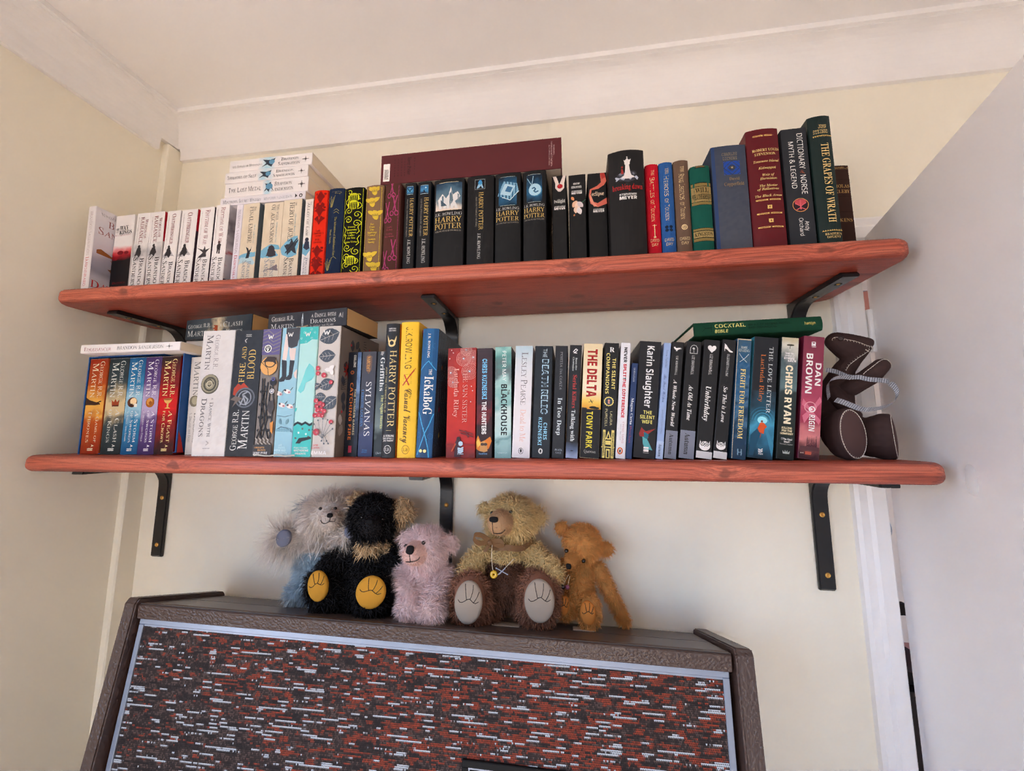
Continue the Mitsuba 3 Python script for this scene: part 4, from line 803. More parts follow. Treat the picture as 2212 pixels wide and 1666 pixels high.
tolk('ring', 'slim brown hardback with thin gold letters and a round knot emblem', (104, 82, 68), 'Ring Legends', 0.46, [EL('emblem', 0.5, 0.775, 0.2, 0.2, TG), RG('emblem', 0.5, 0.775, 0.14, 0.04, (104, 82, 68)), EL('emblem', 0.5, 0.775, 0.05, 0.05, (104, 82, 68))])
OG = (132, 112, 66)
B('will', 'old green cloth book with gold banded labels', 0.125, (22, 82, 70), [RC('cloth_print', 0, 1, 0.0, 0.022, (110, 86, 56)), RC('cloth_print', 0, 1, 0.022, 0.03, (40, 40, 30)), RC('cloth_print', 0, 1, 0.215, 0.50, (40, 44, 34)), RC('cloth_print', 0, 1, 0.225, 0.262, OG), RC('cloth_print', 0, 1, 0.27, 0.455, (150, 128, 82)), RC('cloth_print', 0, 1, 0.462, 0.495, OG), RC('cloth_print', 0, 1, 0.785, 0.95, (40, 44, 34)), RC('cloth_print', 0, 1, 0.79, 0.815, OG), RC('cloth_print', 0, 1, 0.825, 0.9, (158, 136, 88)), RC('cloth_print', 0, 1, 0.91, 0.945, OG),
    H('title', 'WILL', 0.2, 0.84, 0.285, 0.345, (44, 40, 28), 'm'), H('title', 'WEATHERHELM', 0.04, 0.97, 0.365, 0.43, (44, 40, 28), 'm'), H('author', 'KINGSTON', 0.06, 0.94, 0.84, 0.885, (44, 40, 28), 'm')], GO, kind='hb', bulge=0.004, bs='cloth')
BE = (40, 74, 156)
emb = [RC('emblem', 0.33, 0.80, 0.165, 0.305, BE)] + [LN('emblem', [(0.33 + 0.47 * a, 0.165 + 0.14 * b), (0.33 + 0.47 * c, 0.165 + 0.14 * e)], 0.018, (58, 66, 80)) for a, b, c, e in ((0, 0.15, 0.15, 0), (0.85, 0, 1, 0.15), (0, 0.85, 0.15, 1), (0.85, 1, 1, 0.85), (0, 0.5, 0.3, 0.2), (0.3, 0.2, 0.5, 0), (0.5, 0, 0.7, 0.2), (0.7, 0.2, 1, 0.5), (1, 0.5, 0.7, 0.8), (0.7, 0.8, 0.5, 1), (0.5, 1, 0.3, 0.8), (0.3, 0.8, 0, 0.5), (0.25, 0.5, 0.5, 0.25), (0.5, 0.25, 0.75, 0.5), (0.75, 0.5, 0.5, 0.75), (0.5, 0.75, 0.25, 0.5))] + [RC('emblem', 0.49, 0.64, 0.215, 0.255, (58, 62, 74)), ST('emblem', 0.565, 0.235, 0.05, 5, (170, 150, 120))]
B('copperfield', 'faded blue-grey cloth hardback with a bright blue square ornament', 0.14, (66, 74, 88), [G('cover_print', 0, 1.08, 0.0, 1.0, [(0, (62, 70, 86)), (1, (78, 82, 92))], 0.6, 220), RC('cover_print', 0.0, 0.10, 0.0, 1.08, (48, 68, 108)), H('author', 'CHARLES', 0.3, 0.74, 0.075, 0.105, (140, 124, 98), 't'), H('author', 'DICKENS', 0.32, 0.73, 0.12, 0.15, (140, 124, 98), 't')] + emb + [H('title', 'David', 0.46, 0.76, 0.335, 0.365, (140, 118, 92), 'm'), H('title', 'Copperfield', 0.31, 0.88, 0.385, 0.42, (140, 118, 92), 'm')], GO, kind='hb', bulge=0.002, bs='cloth', back=(52, 62, 80))
bar = lambda v: [RC('gilt_print', 0.14, 0.90, v, v + 0.013, GOLD), RC('gilt_print', 0.20, 0.46, v + 0.004, v + 0.009, (130, 70, 60)), RC('gilt_print', 0.58, 0.84, v + 0.004, v + 0.009, (130, 70, 60)), EL('gilt_print', 0.52, v + 0.0065, 0.03, 0.03, (110, 50, 46))]
sq = lambda v: [PG('gilt_print', [(0.46, v), (0.6, v), (0.6, v + 0.033), (0.46, v + 0.033)], GOLD), RC('gilt_print', 0.515, 0.545, v + 0.01, v + 0.024, (110, 40, 44))]
SG = (222, 190, 130)
B('stevenson', 'tall maroon leather-look book with a gold list of titles', 0.155, (92, 22, 30), bar(0.055) + bar(0.635) + sq(0.69) + bar(0.755) + sq(0.81) + bar(0.875) + [H('author', 'ROBERT LOUIS', 0.14, 0.96, 0.185, 0.208, SG, 'm'), H('author', 'STEVENSON', 0.2, 0.84, 0.222, 0.245, SG, 'm')] + [H('title', t, a, b, v, v + 0.022, SG, 'I') for t, a, b, v in (('Treasure Island', 0.15, 0.93, 0.287), ('Kidnapped', 0.28, 0.82, 0.348), ('Weir of', 0.38, 0.75, 0.412), ('Hermiston', 0.3, 0.82, 0.444), ('The Master', 0.27, 0.82, 0.507), ('of Ballantrae', 0.2, 0.86, 0.537), ('The Black Arrow', 0.12, 0.94, 0.597))], GO, kind='hb', bulge=0.004, bs='print')
tree = [EL('emblem', 0.5, 0.695, 0.31, 0.31, (222, 150, 96)), EL('emblem', 0.5, 0.695, 0.285, 0.285, (52, 36, 42)), EL('emblem', 0.5, 0.668, 0.22, 0.13, (190, 76, 84)), LN('emblem', [(0.5, 0.655), (0.5, 0.73)], 0.06, (206, 96, 104)), LN('emblem', [(0.34, 0.735), (0.5, 0.718), (0.66, 0.735)], 0.04, (206, 96, 104)), LN('emblem', [(0.3, 0.68), (0.5, 0.705), (0.7, 0.68)], 0.04, (206, 96, 104))]
B('norse', 'tall charcoal hardback with white capitals and a round tree emblem', 0.155, (48, 50, 54), [V('title', 'DICTIONARY', 0.05, 0.375, 0.60, 0.82, WHITE, 's'), V('title', 'of', 0.385, 0.42, 0.64, 0.78, (180, 90, 60), 'i'), V('title', 'NORSE', 0.43, 0.60, 0.60, 0.82, WHITE, 's'), V('title', 'MYTH & LEGEND', 0.12, 0.545, 0.24, 0.44, WHITE, 's')] + tree + [V('author', 'Andy', 0.84, 0.925, 0.6, 0.76, WHITE, 's'), V('author', 'Orchard', 0.81, 0.965, 0.38, 0.54, WHITE, 's')], GO, kind='hb', bulge=0.0, bs='cloth')
tri = lambda v, dv: [PG('gilt_print', [(0.15 + 0.085 * k, v), (0.215 + 0.085 * k, v), (0.182 + 0.085 * k, v + dv)], GOLD) for k in range(10)] + [LN('gilt_print', [(0.14, v), (0.99, v)], 0.02, GOLD)]
B('grapes', 'tallest book, dark green with bold gold title, near the right end', 0.16, (26, 42, 40), [H('author', 'JOHN', 0.4, 0.76, 0.075, 0.105, SG, 't'), H('author', 'STEINBECK', 0.17, 0.985, 0.117, 0.148, SG, 't')] + tri(0.168, 0.013) + tri(0.952, -0.013) + [V('title', 'THE GRAPES OF WRATH', 0.235, 0.885, 0.42, 0.76, SG, 'm'), H('publisher_mark', 'READER’S', 0.22, 0.94, 0.968, 0.985, SG, 'm'), H('publisher_mark', 'DIGEST', 0.28, 0.88, 0.993, 1.01, SG, 'm')], GO, kind='hb', bulge=0.004, bs='print')
NB = (176, 140, 92)
B('nickleby', 'short dark brown book standing behind the tall green one at the right end', 0.115, (58, 38, 32), [RC('gilt_print', 0, 1, 0.022, 0.03, NB), RC('gilt_print', 0, 1, 0.042, 0.047, NB), RC('gilt_print', 0, 1, 0.20, 0.205, (40, 26, 22)), RC('gilt_print', 0, 1, 0.44, 0.445, (40, 26, 22)), RC('gilt_print', 0, 1, 0.66, 0.665, (40, 26, 22)), H('title', 'NICHOLAS', 0.06, 0.94, 0.275, 0.32, NB, 'm'), H('title', 'NICKLEBY', 0.06, 0.94, 0.35, 0.395, NB, 'm'), H('author', 'DICKENS', 0.1, 0.92, 0.755, 0.80, NB, 'm')], GO, kind='hb', bulge=0.003, bs='cloth')
# the maroon box lying on the black hardbacks
bk = fresh('game_box')
BX0, BX1, BY0, BY1, BZ0, BZ1 = -0.387, -0.007, -0.187, -0.012, up(0.5260), up(0.5925)
add(bk + '__lid', cat([box(BX0, BX1, BY0, BY0 + 0.0015, BZ0, BZ1), box(BX0, BX1, BY0 + 0.0015, BY1, BZ1 - 0.0015, BZ1), box(BX1 - 0.0015, BX1, BY0 + 0.0015, BY1, BZ0, BZ1 - 0.0015), box(BX0, BX0 + 0.0015, BY0 + 0.0015, BY1, BZ0, BZ1 - 0.0015), box(BX0 + 0.0015, BX1 - 0.0015, BY1 - 0.0015, BY1, BZ0, BZ1 - 0.0015)]), 'print', False, lin((84, 32, 36)))
add(bk + '__tray', box(BX0 + 0.002, BX1 - 0.002, BY0 + 0.002, BY1 - 0.002, BZ0 - 0.0005, BZ1 - 0.004), 'paper', False, lin((150, 138, 124)))
lab(bk + '__tray', 'grey cardboard tray')
BH, BW = BZ1 - BZ0, BX1 - BX0
def on_box(art, part, bsd='print'):
    for k, (p_, q_, fc, c_) in enumerate(spine_print(art, BW, BH, 1.0)):
        fc = grow(q_, fc)
        if len(fc): add(f'{bk}__{part}', tm(np.c_[q_[:, 0] + BX0, np.full(len(q_), BY0 - 0.00015 - 0.00005 * k), q_[:, 1] + BZ0], fc), bsd, False, c_)
on_box([RC('s', 0.014, 0.052, 0.30, 0.90, (232, 226, 220))], 'barcode_sticker')
bars = [RC('s', 0.020, 0.046, 0.5 + 0.017 * k, 0.5 + 0.017 * k + (0.008 if k % 3 else 0.012), (60, 54, 54)) for k in range(20)]
def joined(art, part):
    vs, fs, cs, at = [], [], [], 0
    for k, (p_, q_, fc, c_) in enumerate(spine_print(art, BW, BH, 1.0)):
        fc = grow(q_, fc); vs.append(np.c_[q_[:, 0] + BX0, np.full(len(q_), BY0 - 0.0003), q_[:, 1] + BZ0]); fs.append(fc + at); cs.append(c_); at += len(q_)
    add(f'{bk}__{part}', tm(np.vstack(vs), np.vstack(fs)), 'print', False, np.vstack(cs))
joined(bars, 'barcode')
fine_ = [RC('s', u0, u0 + 0.0035, 0.16 + 0.09 * k + 0.01 * ((k * 7 + j * 3) % 3), 0.23 + 0.09 * k, (66, 28, 32)) for j, u0 in enumerate((0.194, 0.137, 0.119, 0.099, 0.079)) for k in range(7)]
joined([V('s', 'Harry Potter', 0.14, 0.74, 0.155, 0.175, (52, 24, 28), 'm')] + fine_, 'lettering')
joined([V('s', 'WARNING!', 0.22, 0.55, 0.957, 0.964, (200, 170, 168), 's'), V('s', 'CHOKING HAZARD – Small parts.', 0.1, 0.92, 0.945, 0.952, (200, 170, 168), 's'), V('s', 'Not for children under 3 years.', 0.22, 0.88, 0.934, 0.940, (190, 160, 158), 's')], 'warning_text')
lab(bk, 'long maroon box with a barcode sticker lying on the black hardbacks', 'box')
# ------------------------------------------------------------------ lower shelf
GB, GM, GF, GJ, GP, GD, GL2 = ('boxed fantasy paperbacks', 'lying fantasy paperbacks above the lower shelf', 'large patterned classics on the lower shelf', 'tall hardbacks in the middle of the lower shelf', 'paperbacks right of the tall blue hardback', 'black fairy tale paperbacks', 'paperbacks at the right end of the lower shelf')
def voy(col): return RC('publisher_mark', 0.30, 0.62, 0.935, 0.965, col)
def got(k, label, base, glow, dark, auth, title, art, front=None):
    e = [G('cover_print', 0, 1, 0, 1, [(0, dark), (0.28, base), (0.45, glow), (0.56, glow), (0.68, base), (1, dark)], 0.10, 90)] + art + [
        V('author', 'George R.R.', 0.03, 0.42, 0.58, 0.82, auth, 'R'), V('author', 'Martin', 0.045, 0.415, 0.18, 0.50, auth, 'R')]
    for t, a, b, c, d in title: e.append(V('title', t, a, b, c, d, auth, 'R'))
    e += [PG('publisher_mark', [(0.55, 0.90), (0.75, 0.915), (0.55, 0.93), (0.62, 0.915)], auth), LN('publisher_mark', [(0.4, 0.945), (0.66, 0.945)], 0.05, auth), LN('publisher_mark', [(0.4, 0.96), (0.66, 0.96)], 0.05, auth), RC('cover_print', 0, 1, 0.0, 0.004, (190, 180, 168))]
    return B(k, label, 0.129, base, e, GB)
for kk in ('got', 'clash', 'storm1', 'storm2', 'feast'):
    b_ = BOOKS[kk]; BOOKS[kk] = (b_[0], b_[1], -0.022, b_[3], b_[4], 1.0)
SAND = (232, 206, 170)
got('got', 'orange and red boxed paperback, first from the left in the blue case', (176, 74, 30), (226, 166, 74), (150, 40, 18), (236, 212, 176), (('A Game of', 0.545, 0.88, 0.66, 0.82), ('Thrones', 0.55, 0.88, 0.24, 0.42)), [PG('cover_print', [(0.0, 0.41), (0.2, 0.44), (0.5, 0.46), (0.78, 0.475), (0.8, 0.49), (0.5, 0.495), (0.1, 0.49), (0.0, 0.495)], (60, 34, 22)), LN('cover_print', [(0.5, 0.48), (0.82, 0.455)], 0.05, (60, 34, 22))])
got('clash', 'dark grey-green boxed paperback with a small red crown', (50, 62, 66), (206, 184, 140), (34, 46, 50), (214, 214, 206), (('A Clash', 0.54, 0.88, 0.58, 0.78), ('of Kings', 0.54, 0.88, 0.24, 0.42)), [PG('cover_print', [(0.34, 0.50), (0.3, 0.44), (0.42, 0.465), (0.5, 0.43), (0.58, 0.465), (0.70, 0.44), (0.68, 0.50)], (150, 62, 34)), RC('cover_print', 0.34, 0.68, 0.495, 0.51, (96, 40, 26))])
got('storm1', 'blue boxed paperback with a bright helmet picture', (44, 116, 158), (150, 190, 206), (24, 84, 130), (226, 230, 230), (('A Storm', 0.56, 0.88, 0.66, 0.86), ('of Swords', 0.56, 0.88, 0.40, 0.56), ('1: Steel and Snow', 0.56, 0.87, 0.16, 0.27)), [EL('cover_print', 0.42, 0.47, 0.3, 0.26, (90, 50, 34)), EL('cover_print', 0.48, 0.46, 0.2, 0.18, (236, 206, 160)), RC('cover_print', 0.28, 0.46, 0.485, 0.515, (60, 36, 28)), RC('cover_print', 0.54, 0.72, 0.485, 0.52, (226, 220, 206))])
got('storm2', 'purple boxed paperback with a round golden shield', (92, 66, 120), (176, 160, 190), (66, 42, 92), (230, 222, 230), (('A Storm', 0.56, 0.88, 0.66, 0.86), ('of Swords', 0.56, 0.88, 0.40, 0.56), ('2: Blood and Gold', 0.56, 0.87, 0.14, 0.25)), [EL('cover_print', 0.5, 0.475, 0.27, 0.27, (160, 92, 36)), EL('cover_print', 0.46, 0.465, 0.18, 0.18, (206, 142, 66)), EL('cover_print', 0.52, 0.48, 0.1, 0.1, (150, 82, 34))])
got('feast', 'dark red boxed paperback with a golden goblet, last in the blue case', (128, 22, 24), (196, 30, 30), (44, 26, 24), (238, 214, 150), (('A Feast', 0.56, 0.88, 0.60, 0.80), ('for Crows', 0.56, 0.88, 0.30, 0.46)), [PG('cover_print', [(0.26, 0.44), (0.76, 0.44), (0.66, 0.475), (0.56, 0.49), (0.55, 0.525), (0.68, 0.54), (0.34, 0.54), (0.46, 0.525), (0.46, 0.49), (0.34, 0.475)], (222, 166, 92)), EL('cover_print', 0.51, 0.445, 0.24, 0.05, (160, 96, 52))])
# the blue slip case round them
sc = fresh('slipcase')
gx0, gx1 = BOOKS['got'][0] - 0.003, BOOKS['feast'][1] + 0.004
SM, _w = upright(gx0 - 0.003, gx1 + 0.003, -0.022, -0.2048, LZ - 0.0014)
SWD, SHH, SDP = _w, 0.2095, 0.134
cs = cat([box(0, 0.0025, 0.0, SDP, 0, SHH), box(SWD - 0.0025, SWD, 0.0, SDP, 0, SHH), box(0.0025, SWD - 0.0025, 0, SDP, 0.0, 0.0012), box(0.0025, SWD - 0.0025, 0, SDP, SHH - 0.0022, SHH), box(0.0025, SWD - 0.0025, SDP - 0.0025, SDP, 0.0012, SHH - 0.0022)])
add(sc + '__case', place(cs, SM), 'print', False, lin((36, 78, 136)))
t_ = np.array([[SWD + 0.0002, 0.02, 0.06], [SWD + 0.0002, 0.09, 0.07], [SWD + 0.0002, 0.125, 0.13], [SWD + 0.0002, 0.06, 0.135], [SWD + 0.0002, 0.02, 0.12]])
add(sc + '__picture', place(tm(t_, [[0, 1, 2], [0, 2, 3], [0, 3, 4]]), SM), 'print', False, lin((30, 34, 48)))
t2 = np.array([[SWD + 0.0002, 0.002, 0.0], [SWD + 0.0002, 0.016, 0.0], [SWD + 0.0002, 0.008, 0.03], [SWD + 0.0002, 0.002, 0.045]])
add(sc + '__red_corner', place(tm(t2, [[0, 1, 2], [0, 2, 3]]), SM), 'print', False, lin((170, 40, 36)))
lab(sc, 'blue card slipcase holding five paperbacks at the left of the lower shelf', 'book box')
def onto(x): return float(LZ - EYE + 0.0016 * x)
lying('thin white paperback lying on top of the blue slipcase', -1.022, -0.232, onto(-0.9) + 0.2115, 0.242, 0.0185, WHITE, [V('title', 'Edgedancer', 0.035, 0.315, 0.26, 0.66, (140, 50, 56), 'R'), V('title', 'A STORMLIGHT ARCHIVE NOVELLA', 0.075, 0.30, 0.12, 0.2, (150, 90, 90), 'r'), V('author', 'BRANDON SANDERSON', 0.375, 0.84, 0.3, 0.68, INK, 'r')] + rose('emblem', 0.895, 0.5, 0.24, (90, 84, 84), 0.13), GM, d=0.15)
B('dance1', 'white paperback half hidden behind the thick white book, embossed coin on its spine', 0.129, (214, 206, 196), [V('author', 'George R.R.', 0.03, 0.42, 0.55, 0.78, (176, 168, 160), 'R'), V('author', 'Martin', 0.045, 0.4, 0.2, 0.5, (120, 114, 110), 'R'), EL('emblem', 0.3, 0.46, 0.22, 0.24, (128, 118, 96)), EL('emblem', 0.33, 0.455, 0.15, 0.17, (168, 158, 130)), V('title', '1: Dreams and Dust', 0.58, 0.88, 0.12, 0.24, (140, 132, 126), 'R'), V('title', 'A Dance with', 0.58, 0.86, 0.6, 0.75, (120, 114, 110), 'R'), V('title', 'Dragons', 0.58, 0.88, 0.34, 0.5, (120, 114, 110), 'R')], GM)
lying('cream edged paperback lying flat beneath the dark lying paperback', -0.842, -0.165, onto(-0.78) + 0.2125, 0.112, 0.036, (206, 196, 182), [], GM, d=0.12, page=(226, 214, 190))
TB = (196, 196, 190)
lying('dark blue-grey paperback with a red crown lying against the upper shelf', -0.838, -0.172, onto(-0.75) + 0.2492, 0.187, 0.044, (46, 56, 64), [G('cover_print', 0, 1, 0, 1, [(0, (40, 52, 60)), (0.35, (66, 74, 78)), (0.5, (206, 186, 150)), (0.62, (70, 74, 76)), (1, (38, 50, 58))], 0.12, 80), V('author', 'George R.R.', 0.03, 0.39, 0.55, 0.76, TB, 'R'), V('author', 'Martin', 0.03, 0.385, 0.14, 0.44, TB, 'R'), PG('cover_print', [(0.62, 0.43), (0.60, 0.5), (0.3, 0.5), (0.25, 0.44), (0.4, 0.46), (0.45, 0.42), (0.52, 0.46)], (150, 66, 38)), V('title', 'A', 0.52, 0.56, 0.5, 0.66, TB, 'R'), V('title', 'Clash', 0.58, 0.87, 0.48, 0.74, TB, 'R'), V('title', 'of Kings', 0.50, 0.88, 0.12, 0.34, TB, 'R')], GM, d=0.11, turn=8, page=(196, 160, 108))
lying('black paperback with a silver dagger lying on the patterned classics', -0.602, -0.212, onto(-0.5) + 0.2482, 0.181, 0.0355, (46, 44, 46), [G('cover_print', 0, 1, 0, 1, [(0, (54, 52, 54)), (0.5, (40, 38, 40)), (1, (48, 46, 48))], 0.5, 120), V('author', 'George R.R.', 0.045, 0.34, 0.55, 0.82, (206, 200, 196), 'R'), V('author', 'Martin', 0.04, 0.34, 0.12, 0.40, (206, 200, 196), 'R'), PG('cover_print', [(0.95, 0.45), (0.5, 0.462), (0.1, 0.458), (0.1, 0.442), (0.5, 0.438)], (196, 204, 206)), LN('cover_print', [(0.12, 0.38), (0.1, 0.45), (0.16, 0.52)], 0.08, (150, 130, 100)), LN('cover_print', [(0.55, 0.45), (0.12, 0.45)], 0.06, (110, 116, 118)), V('title', 'a Dance with', 0.56, 0.87, 0.60, 0.85, (216, 210, 206), 'R'), V('title', 'Dragons', 0.55, 0.87, 0.26, 0.52, (216, 210, 206), 'R'), V('title', '2: After the Feast', 0.55, 0.85, 0.06, 0.18, (206, 200, 196), 'R'), LN('publisher_mark', [(0.5, 0.91), (0.72, 0.925), (0.5, 0.935)], 0.04, (190, 186, 182)), LN('publisher_mark', [(0.45, 0.955), (0.72, 0.955)], 0.04, (160, 156, 154))], GM, d=0.108, turn=5, tilt=0.6, page=(206, 168, 116))
coin = [EL('emblem', 0.36, 0.435, 0.275, 0.275, (92, 88, 74)), EL('emblem', 0.35, 0.43, 0.25, 0.25, (150, 142, 118)), RG('emblem', 0.36, 0.435, 0.2, 0.05, (84, 80, 66)), LN('emblem', [(0.25, 0.42), (0.36, 0.40), (0.46, 0.43), (0.38, 0.455), (0.3, 0.45)], 0.05, (70, 66, 56)), RG('emblem', 0.35, 0.435, 0.1, 0.03, (190, 182, 156))]
B('dancehb', 'thickest white hardback with a round dark green coin emblem', 0.15, (214, 209, 205), [G('cover_print', 0, 1, 0, 1, [(0, (216, 211, 207)), (0.6, (208, 202, 198)), (1, (218, 213, 209))], 0.6, 150), V('author', 'George R.R.', 0.035, 0.315, 0.40, 0.55, (150, 142, 142), 'R'), V('author', 'Martin', 0.035, 0.32, 0.14, 0.33, (104, 98, 100), 'R')] + coin + [V('title', 'A', 0.545, 0.56, 0.46, 0.53, (110, 104, 106), 'R'), V('title', 'Dance with', 0.58, 0.85, 0.42, 0.53, (110, 104, 106), 'R'), V('title', 'Dragons', 0.55, 0.85, 0.16, 0.32, (104, 98, 100), 'R'), LN('publisher_mark', [(0.42, 0.885), (0.5, 0.90), (0.42, 0.915)], 0.02, (170, 164, 162)), LN('publisher_mark', [(0.34, 0.94), (0.54, 0.94)], 0.02, (176, 170, 168))], GM, kind='hb', bulge=0.0)
FG = (226, 184, 100)
B('fire', 'thick black hardback with gold and white capitals and a dragon ring of fire', 0.15, (40, 40, 42), [G('cover_print', 0, 1, 0, 1, [(0, (44, 44, 46)), (0.5, (38, 37, 39)), (1, (46, 46, 48))], 0.6, 140), LN('publisher_mark', [(0.40, 0.037), (0.58, 0.037)], 0.03, (150, 148, 146)), LN('publisher_mark', [(0.4, 0.05), (0.58, 0.05)], 0.03, (150, 148, 146)), LN('publisher_mark', [(0.44, 0.07), (0.37, 0.085), (0.42, 0.10)], 0.03, (176, 172, 170)),
    U_('title', 'FIRE', 0.265, 0.425, 0.46, 0.26, FG, 'r'), U_('title', 'AND', 0.135, 0.24, 0.46, 0.30, FG, 'r'), U_('title', 'BLOOD', 0.16, 0.40, 0.80, 0.55, FG, 'r'),
    PG('cover_print', [(0.1, 0.52), (0.12, 0.47), (0.26, 0.43), (0.36, 0.445), (0.46, 0.425), (0.58, 0.45), (0.66, 0.47), (0.5, 0.49), (0.3, 0.49), (0.2, 0.53)], (176, 60, 36)), EL('emblem', 0.54, 0.545, 0.36, 0.33, (96, 100, 108)), EL('emblem', 0.54, 0.545, 0.31, 0.28, (50, 52, 56)), RG('emblem', 0.54, 0.545, 0.24, 0.04, (140, 144, 152)), LN('emblem', [(0.4, 0.6), (0.52, 0.53), (0.66, 0.56), (0.6, 0.6), (0.46, 0.52), (0.62, 0.50)], 0.05, (150, 154, 160)), PG('emblem', [(0.02, 0.56), (0.2, 0.53), (0.46, 0.55), (0.3, 0.575), (0.12, 0.62), (0.2, 0.57)], (112, 98, 90)),
    U_('author', 'George R.R.', 0.64, 0.955, 0.38, 0.17, (222, 218, 214), 'R'), U_('author', 'Martin', 0.645, 0.945, 0.76, 0.44, (222, 218, 214), 'R')], GM, kind='hb')
W3 = lambda u, v, c=(232, 228, 222), s=1.0: [LN('publisher_mark', [(u - 0.13 * s, v - 0.015 * s), (u - 0.06 * s, v + 0.015 * s), (u, v - 0.008 * s), (u + 0.06 * s, v + 0.015 * s), (u + 0.13 * s, v - 0.015 * s)], 0.045 * s, c)]
thorn = []
for i, (a, b) in enumerate(((0.3, 0.2), (0.5, 0.6), (0.65, 0.42), (0.2, 0.5), (0.75, 0.85), (0.4, 0.3))):
    thorn.append(LN('cover_print', [(a, 0.40 + 0.03 * (i % 3)), ((a + b) / 2 + 0.1 * (-1) ** i, 0.58), (b, 0.72), (a + 0.08 * (-1) ** i, 0.86)], 0.055, (34, 30, 30)))
    for v in (0.5, 0.6, 0.7, 0.8): thorn.append(PG('cover_print', [(a + 0.1 * (-1) ** i, v), (a - 0.02, v - 0.012), (a - 0.02, v + 0.016)], (34, 30, 30)))
B('jane', 'large grey paperback with an orange flower above black thorns', 0.15, (128, 118, 110), [RC('cover_print', 0, 1, 0, 0.21, (98, 88, 134))] + [LN('cover_print', [(0.0, 0.03 + 0.03 * k), (0.3, 0.012 + 0.03 * k), (0.6, 0.05 + 0.028 * k), (1.0, 0.02 + 0.03 * k)], 0.045, (132, 122, 128)) for k in range(6)] + W3(0.45, 0.065) + [EL('emblem', 0.34, 0.16, 0.2, 0.2, (232, 228, 222)), EL('emblem', 0.34, 0.16, 0.15, 0.15, (52, 46, 46))] + [LN('emblem', [(0.34, 0.185), (0.34 + 0.13 * k, 0.14)], 0.025, (232, 228, 222)) for k in (-1, -0.4, 0.2, 0.8)] + thorn + [EL('cover_print', 0.5, 0.30, 0.46, 0.46, (222, 164, 92)), PG('cover_print', [(0.16, 0.27), (0.4, 0.225), (0.8, 0.23), (0.92, 0.29), (0.7, 0.27), (0.45, 0.265)], (60, 44, 34)), RG('cover_print', 0.56, 0.275, 0.3, 0.05, (60, 44, 34), 0.8), LN('cover_print', [(0.1, 0.27), (0.45, 0.32), (0.52, 0.375)], 0.03, (90, 64, 40)), EL('cover_print', 0.8, 0.43, 0.17, 0.16, (38, 34, 36)), RG('cover_print', 0.8, 0.405, 0.1, 0.05, (90, 86, 150)), EL('cover_print', 0.78, 0.5, 0.13, 0.12, (222, 218, 214)), RG('cover_print', 0.78, 0.5, 0.09, 0.03, (60, 60, 90)), PG('cover_print', [(0.62, 0.58), (0.9, 0.57), (0.98, 0.63), (0.8, 0.68), (0.6, 0.64)], (70, 62, 60)), PG('cover_print', [(0.8, 0.745), (0.98, 0.73), (0.98, 0.83), (0.86, 0.81)], (214, 140, 60))] + [LN('cover_print', [(0.1 + 0.2 * k, 0.86), (0.2 + 0.2 * k, 0.875), (0.16 + 0.2 * k, 0.89), (0.3 + 0.2 * k, 0.905)], 0.05, (170, 160, 150)) for k in range(4)] + [RC('cover_print', 0, 1, 0.91, 1, (62, 58, 58)), H('author', 'CHARLOTTE', 0.1, 0.62, 0.925, 0.938, (206, 150, 90), 'b'), H('author', 'BRONTE', 0.28, 0.7, 0.944, 0.957, (206, 150, 90), 'b'), H('title', 'JANE EYRE', 0.04, 0.80, 0.963, 0.982, WHITE, 'b')], GF)
LB = (150, 194, 208)
spots = []
for u, v in ((0.55, 0.505), (0.3, 0.61), (0.75, 0.62), (0.1, 0.52)): spots += [EL('cover_print', u, v, 0.2, 0.11, (232, 222, 214), -15), EL('cover_print', u - 0.12, v - 0.01, 0.06, 0.05, (70, 60, 66)), EL('cover_print', u + 0.1, v + 0.006, 0.07, 0.05, (176, 120, 126)), LN('cover_print', [(u + 0.18, v - 0.01), (u + 0.28, v - 0.03)], 0.03, (70, 80, 84))]
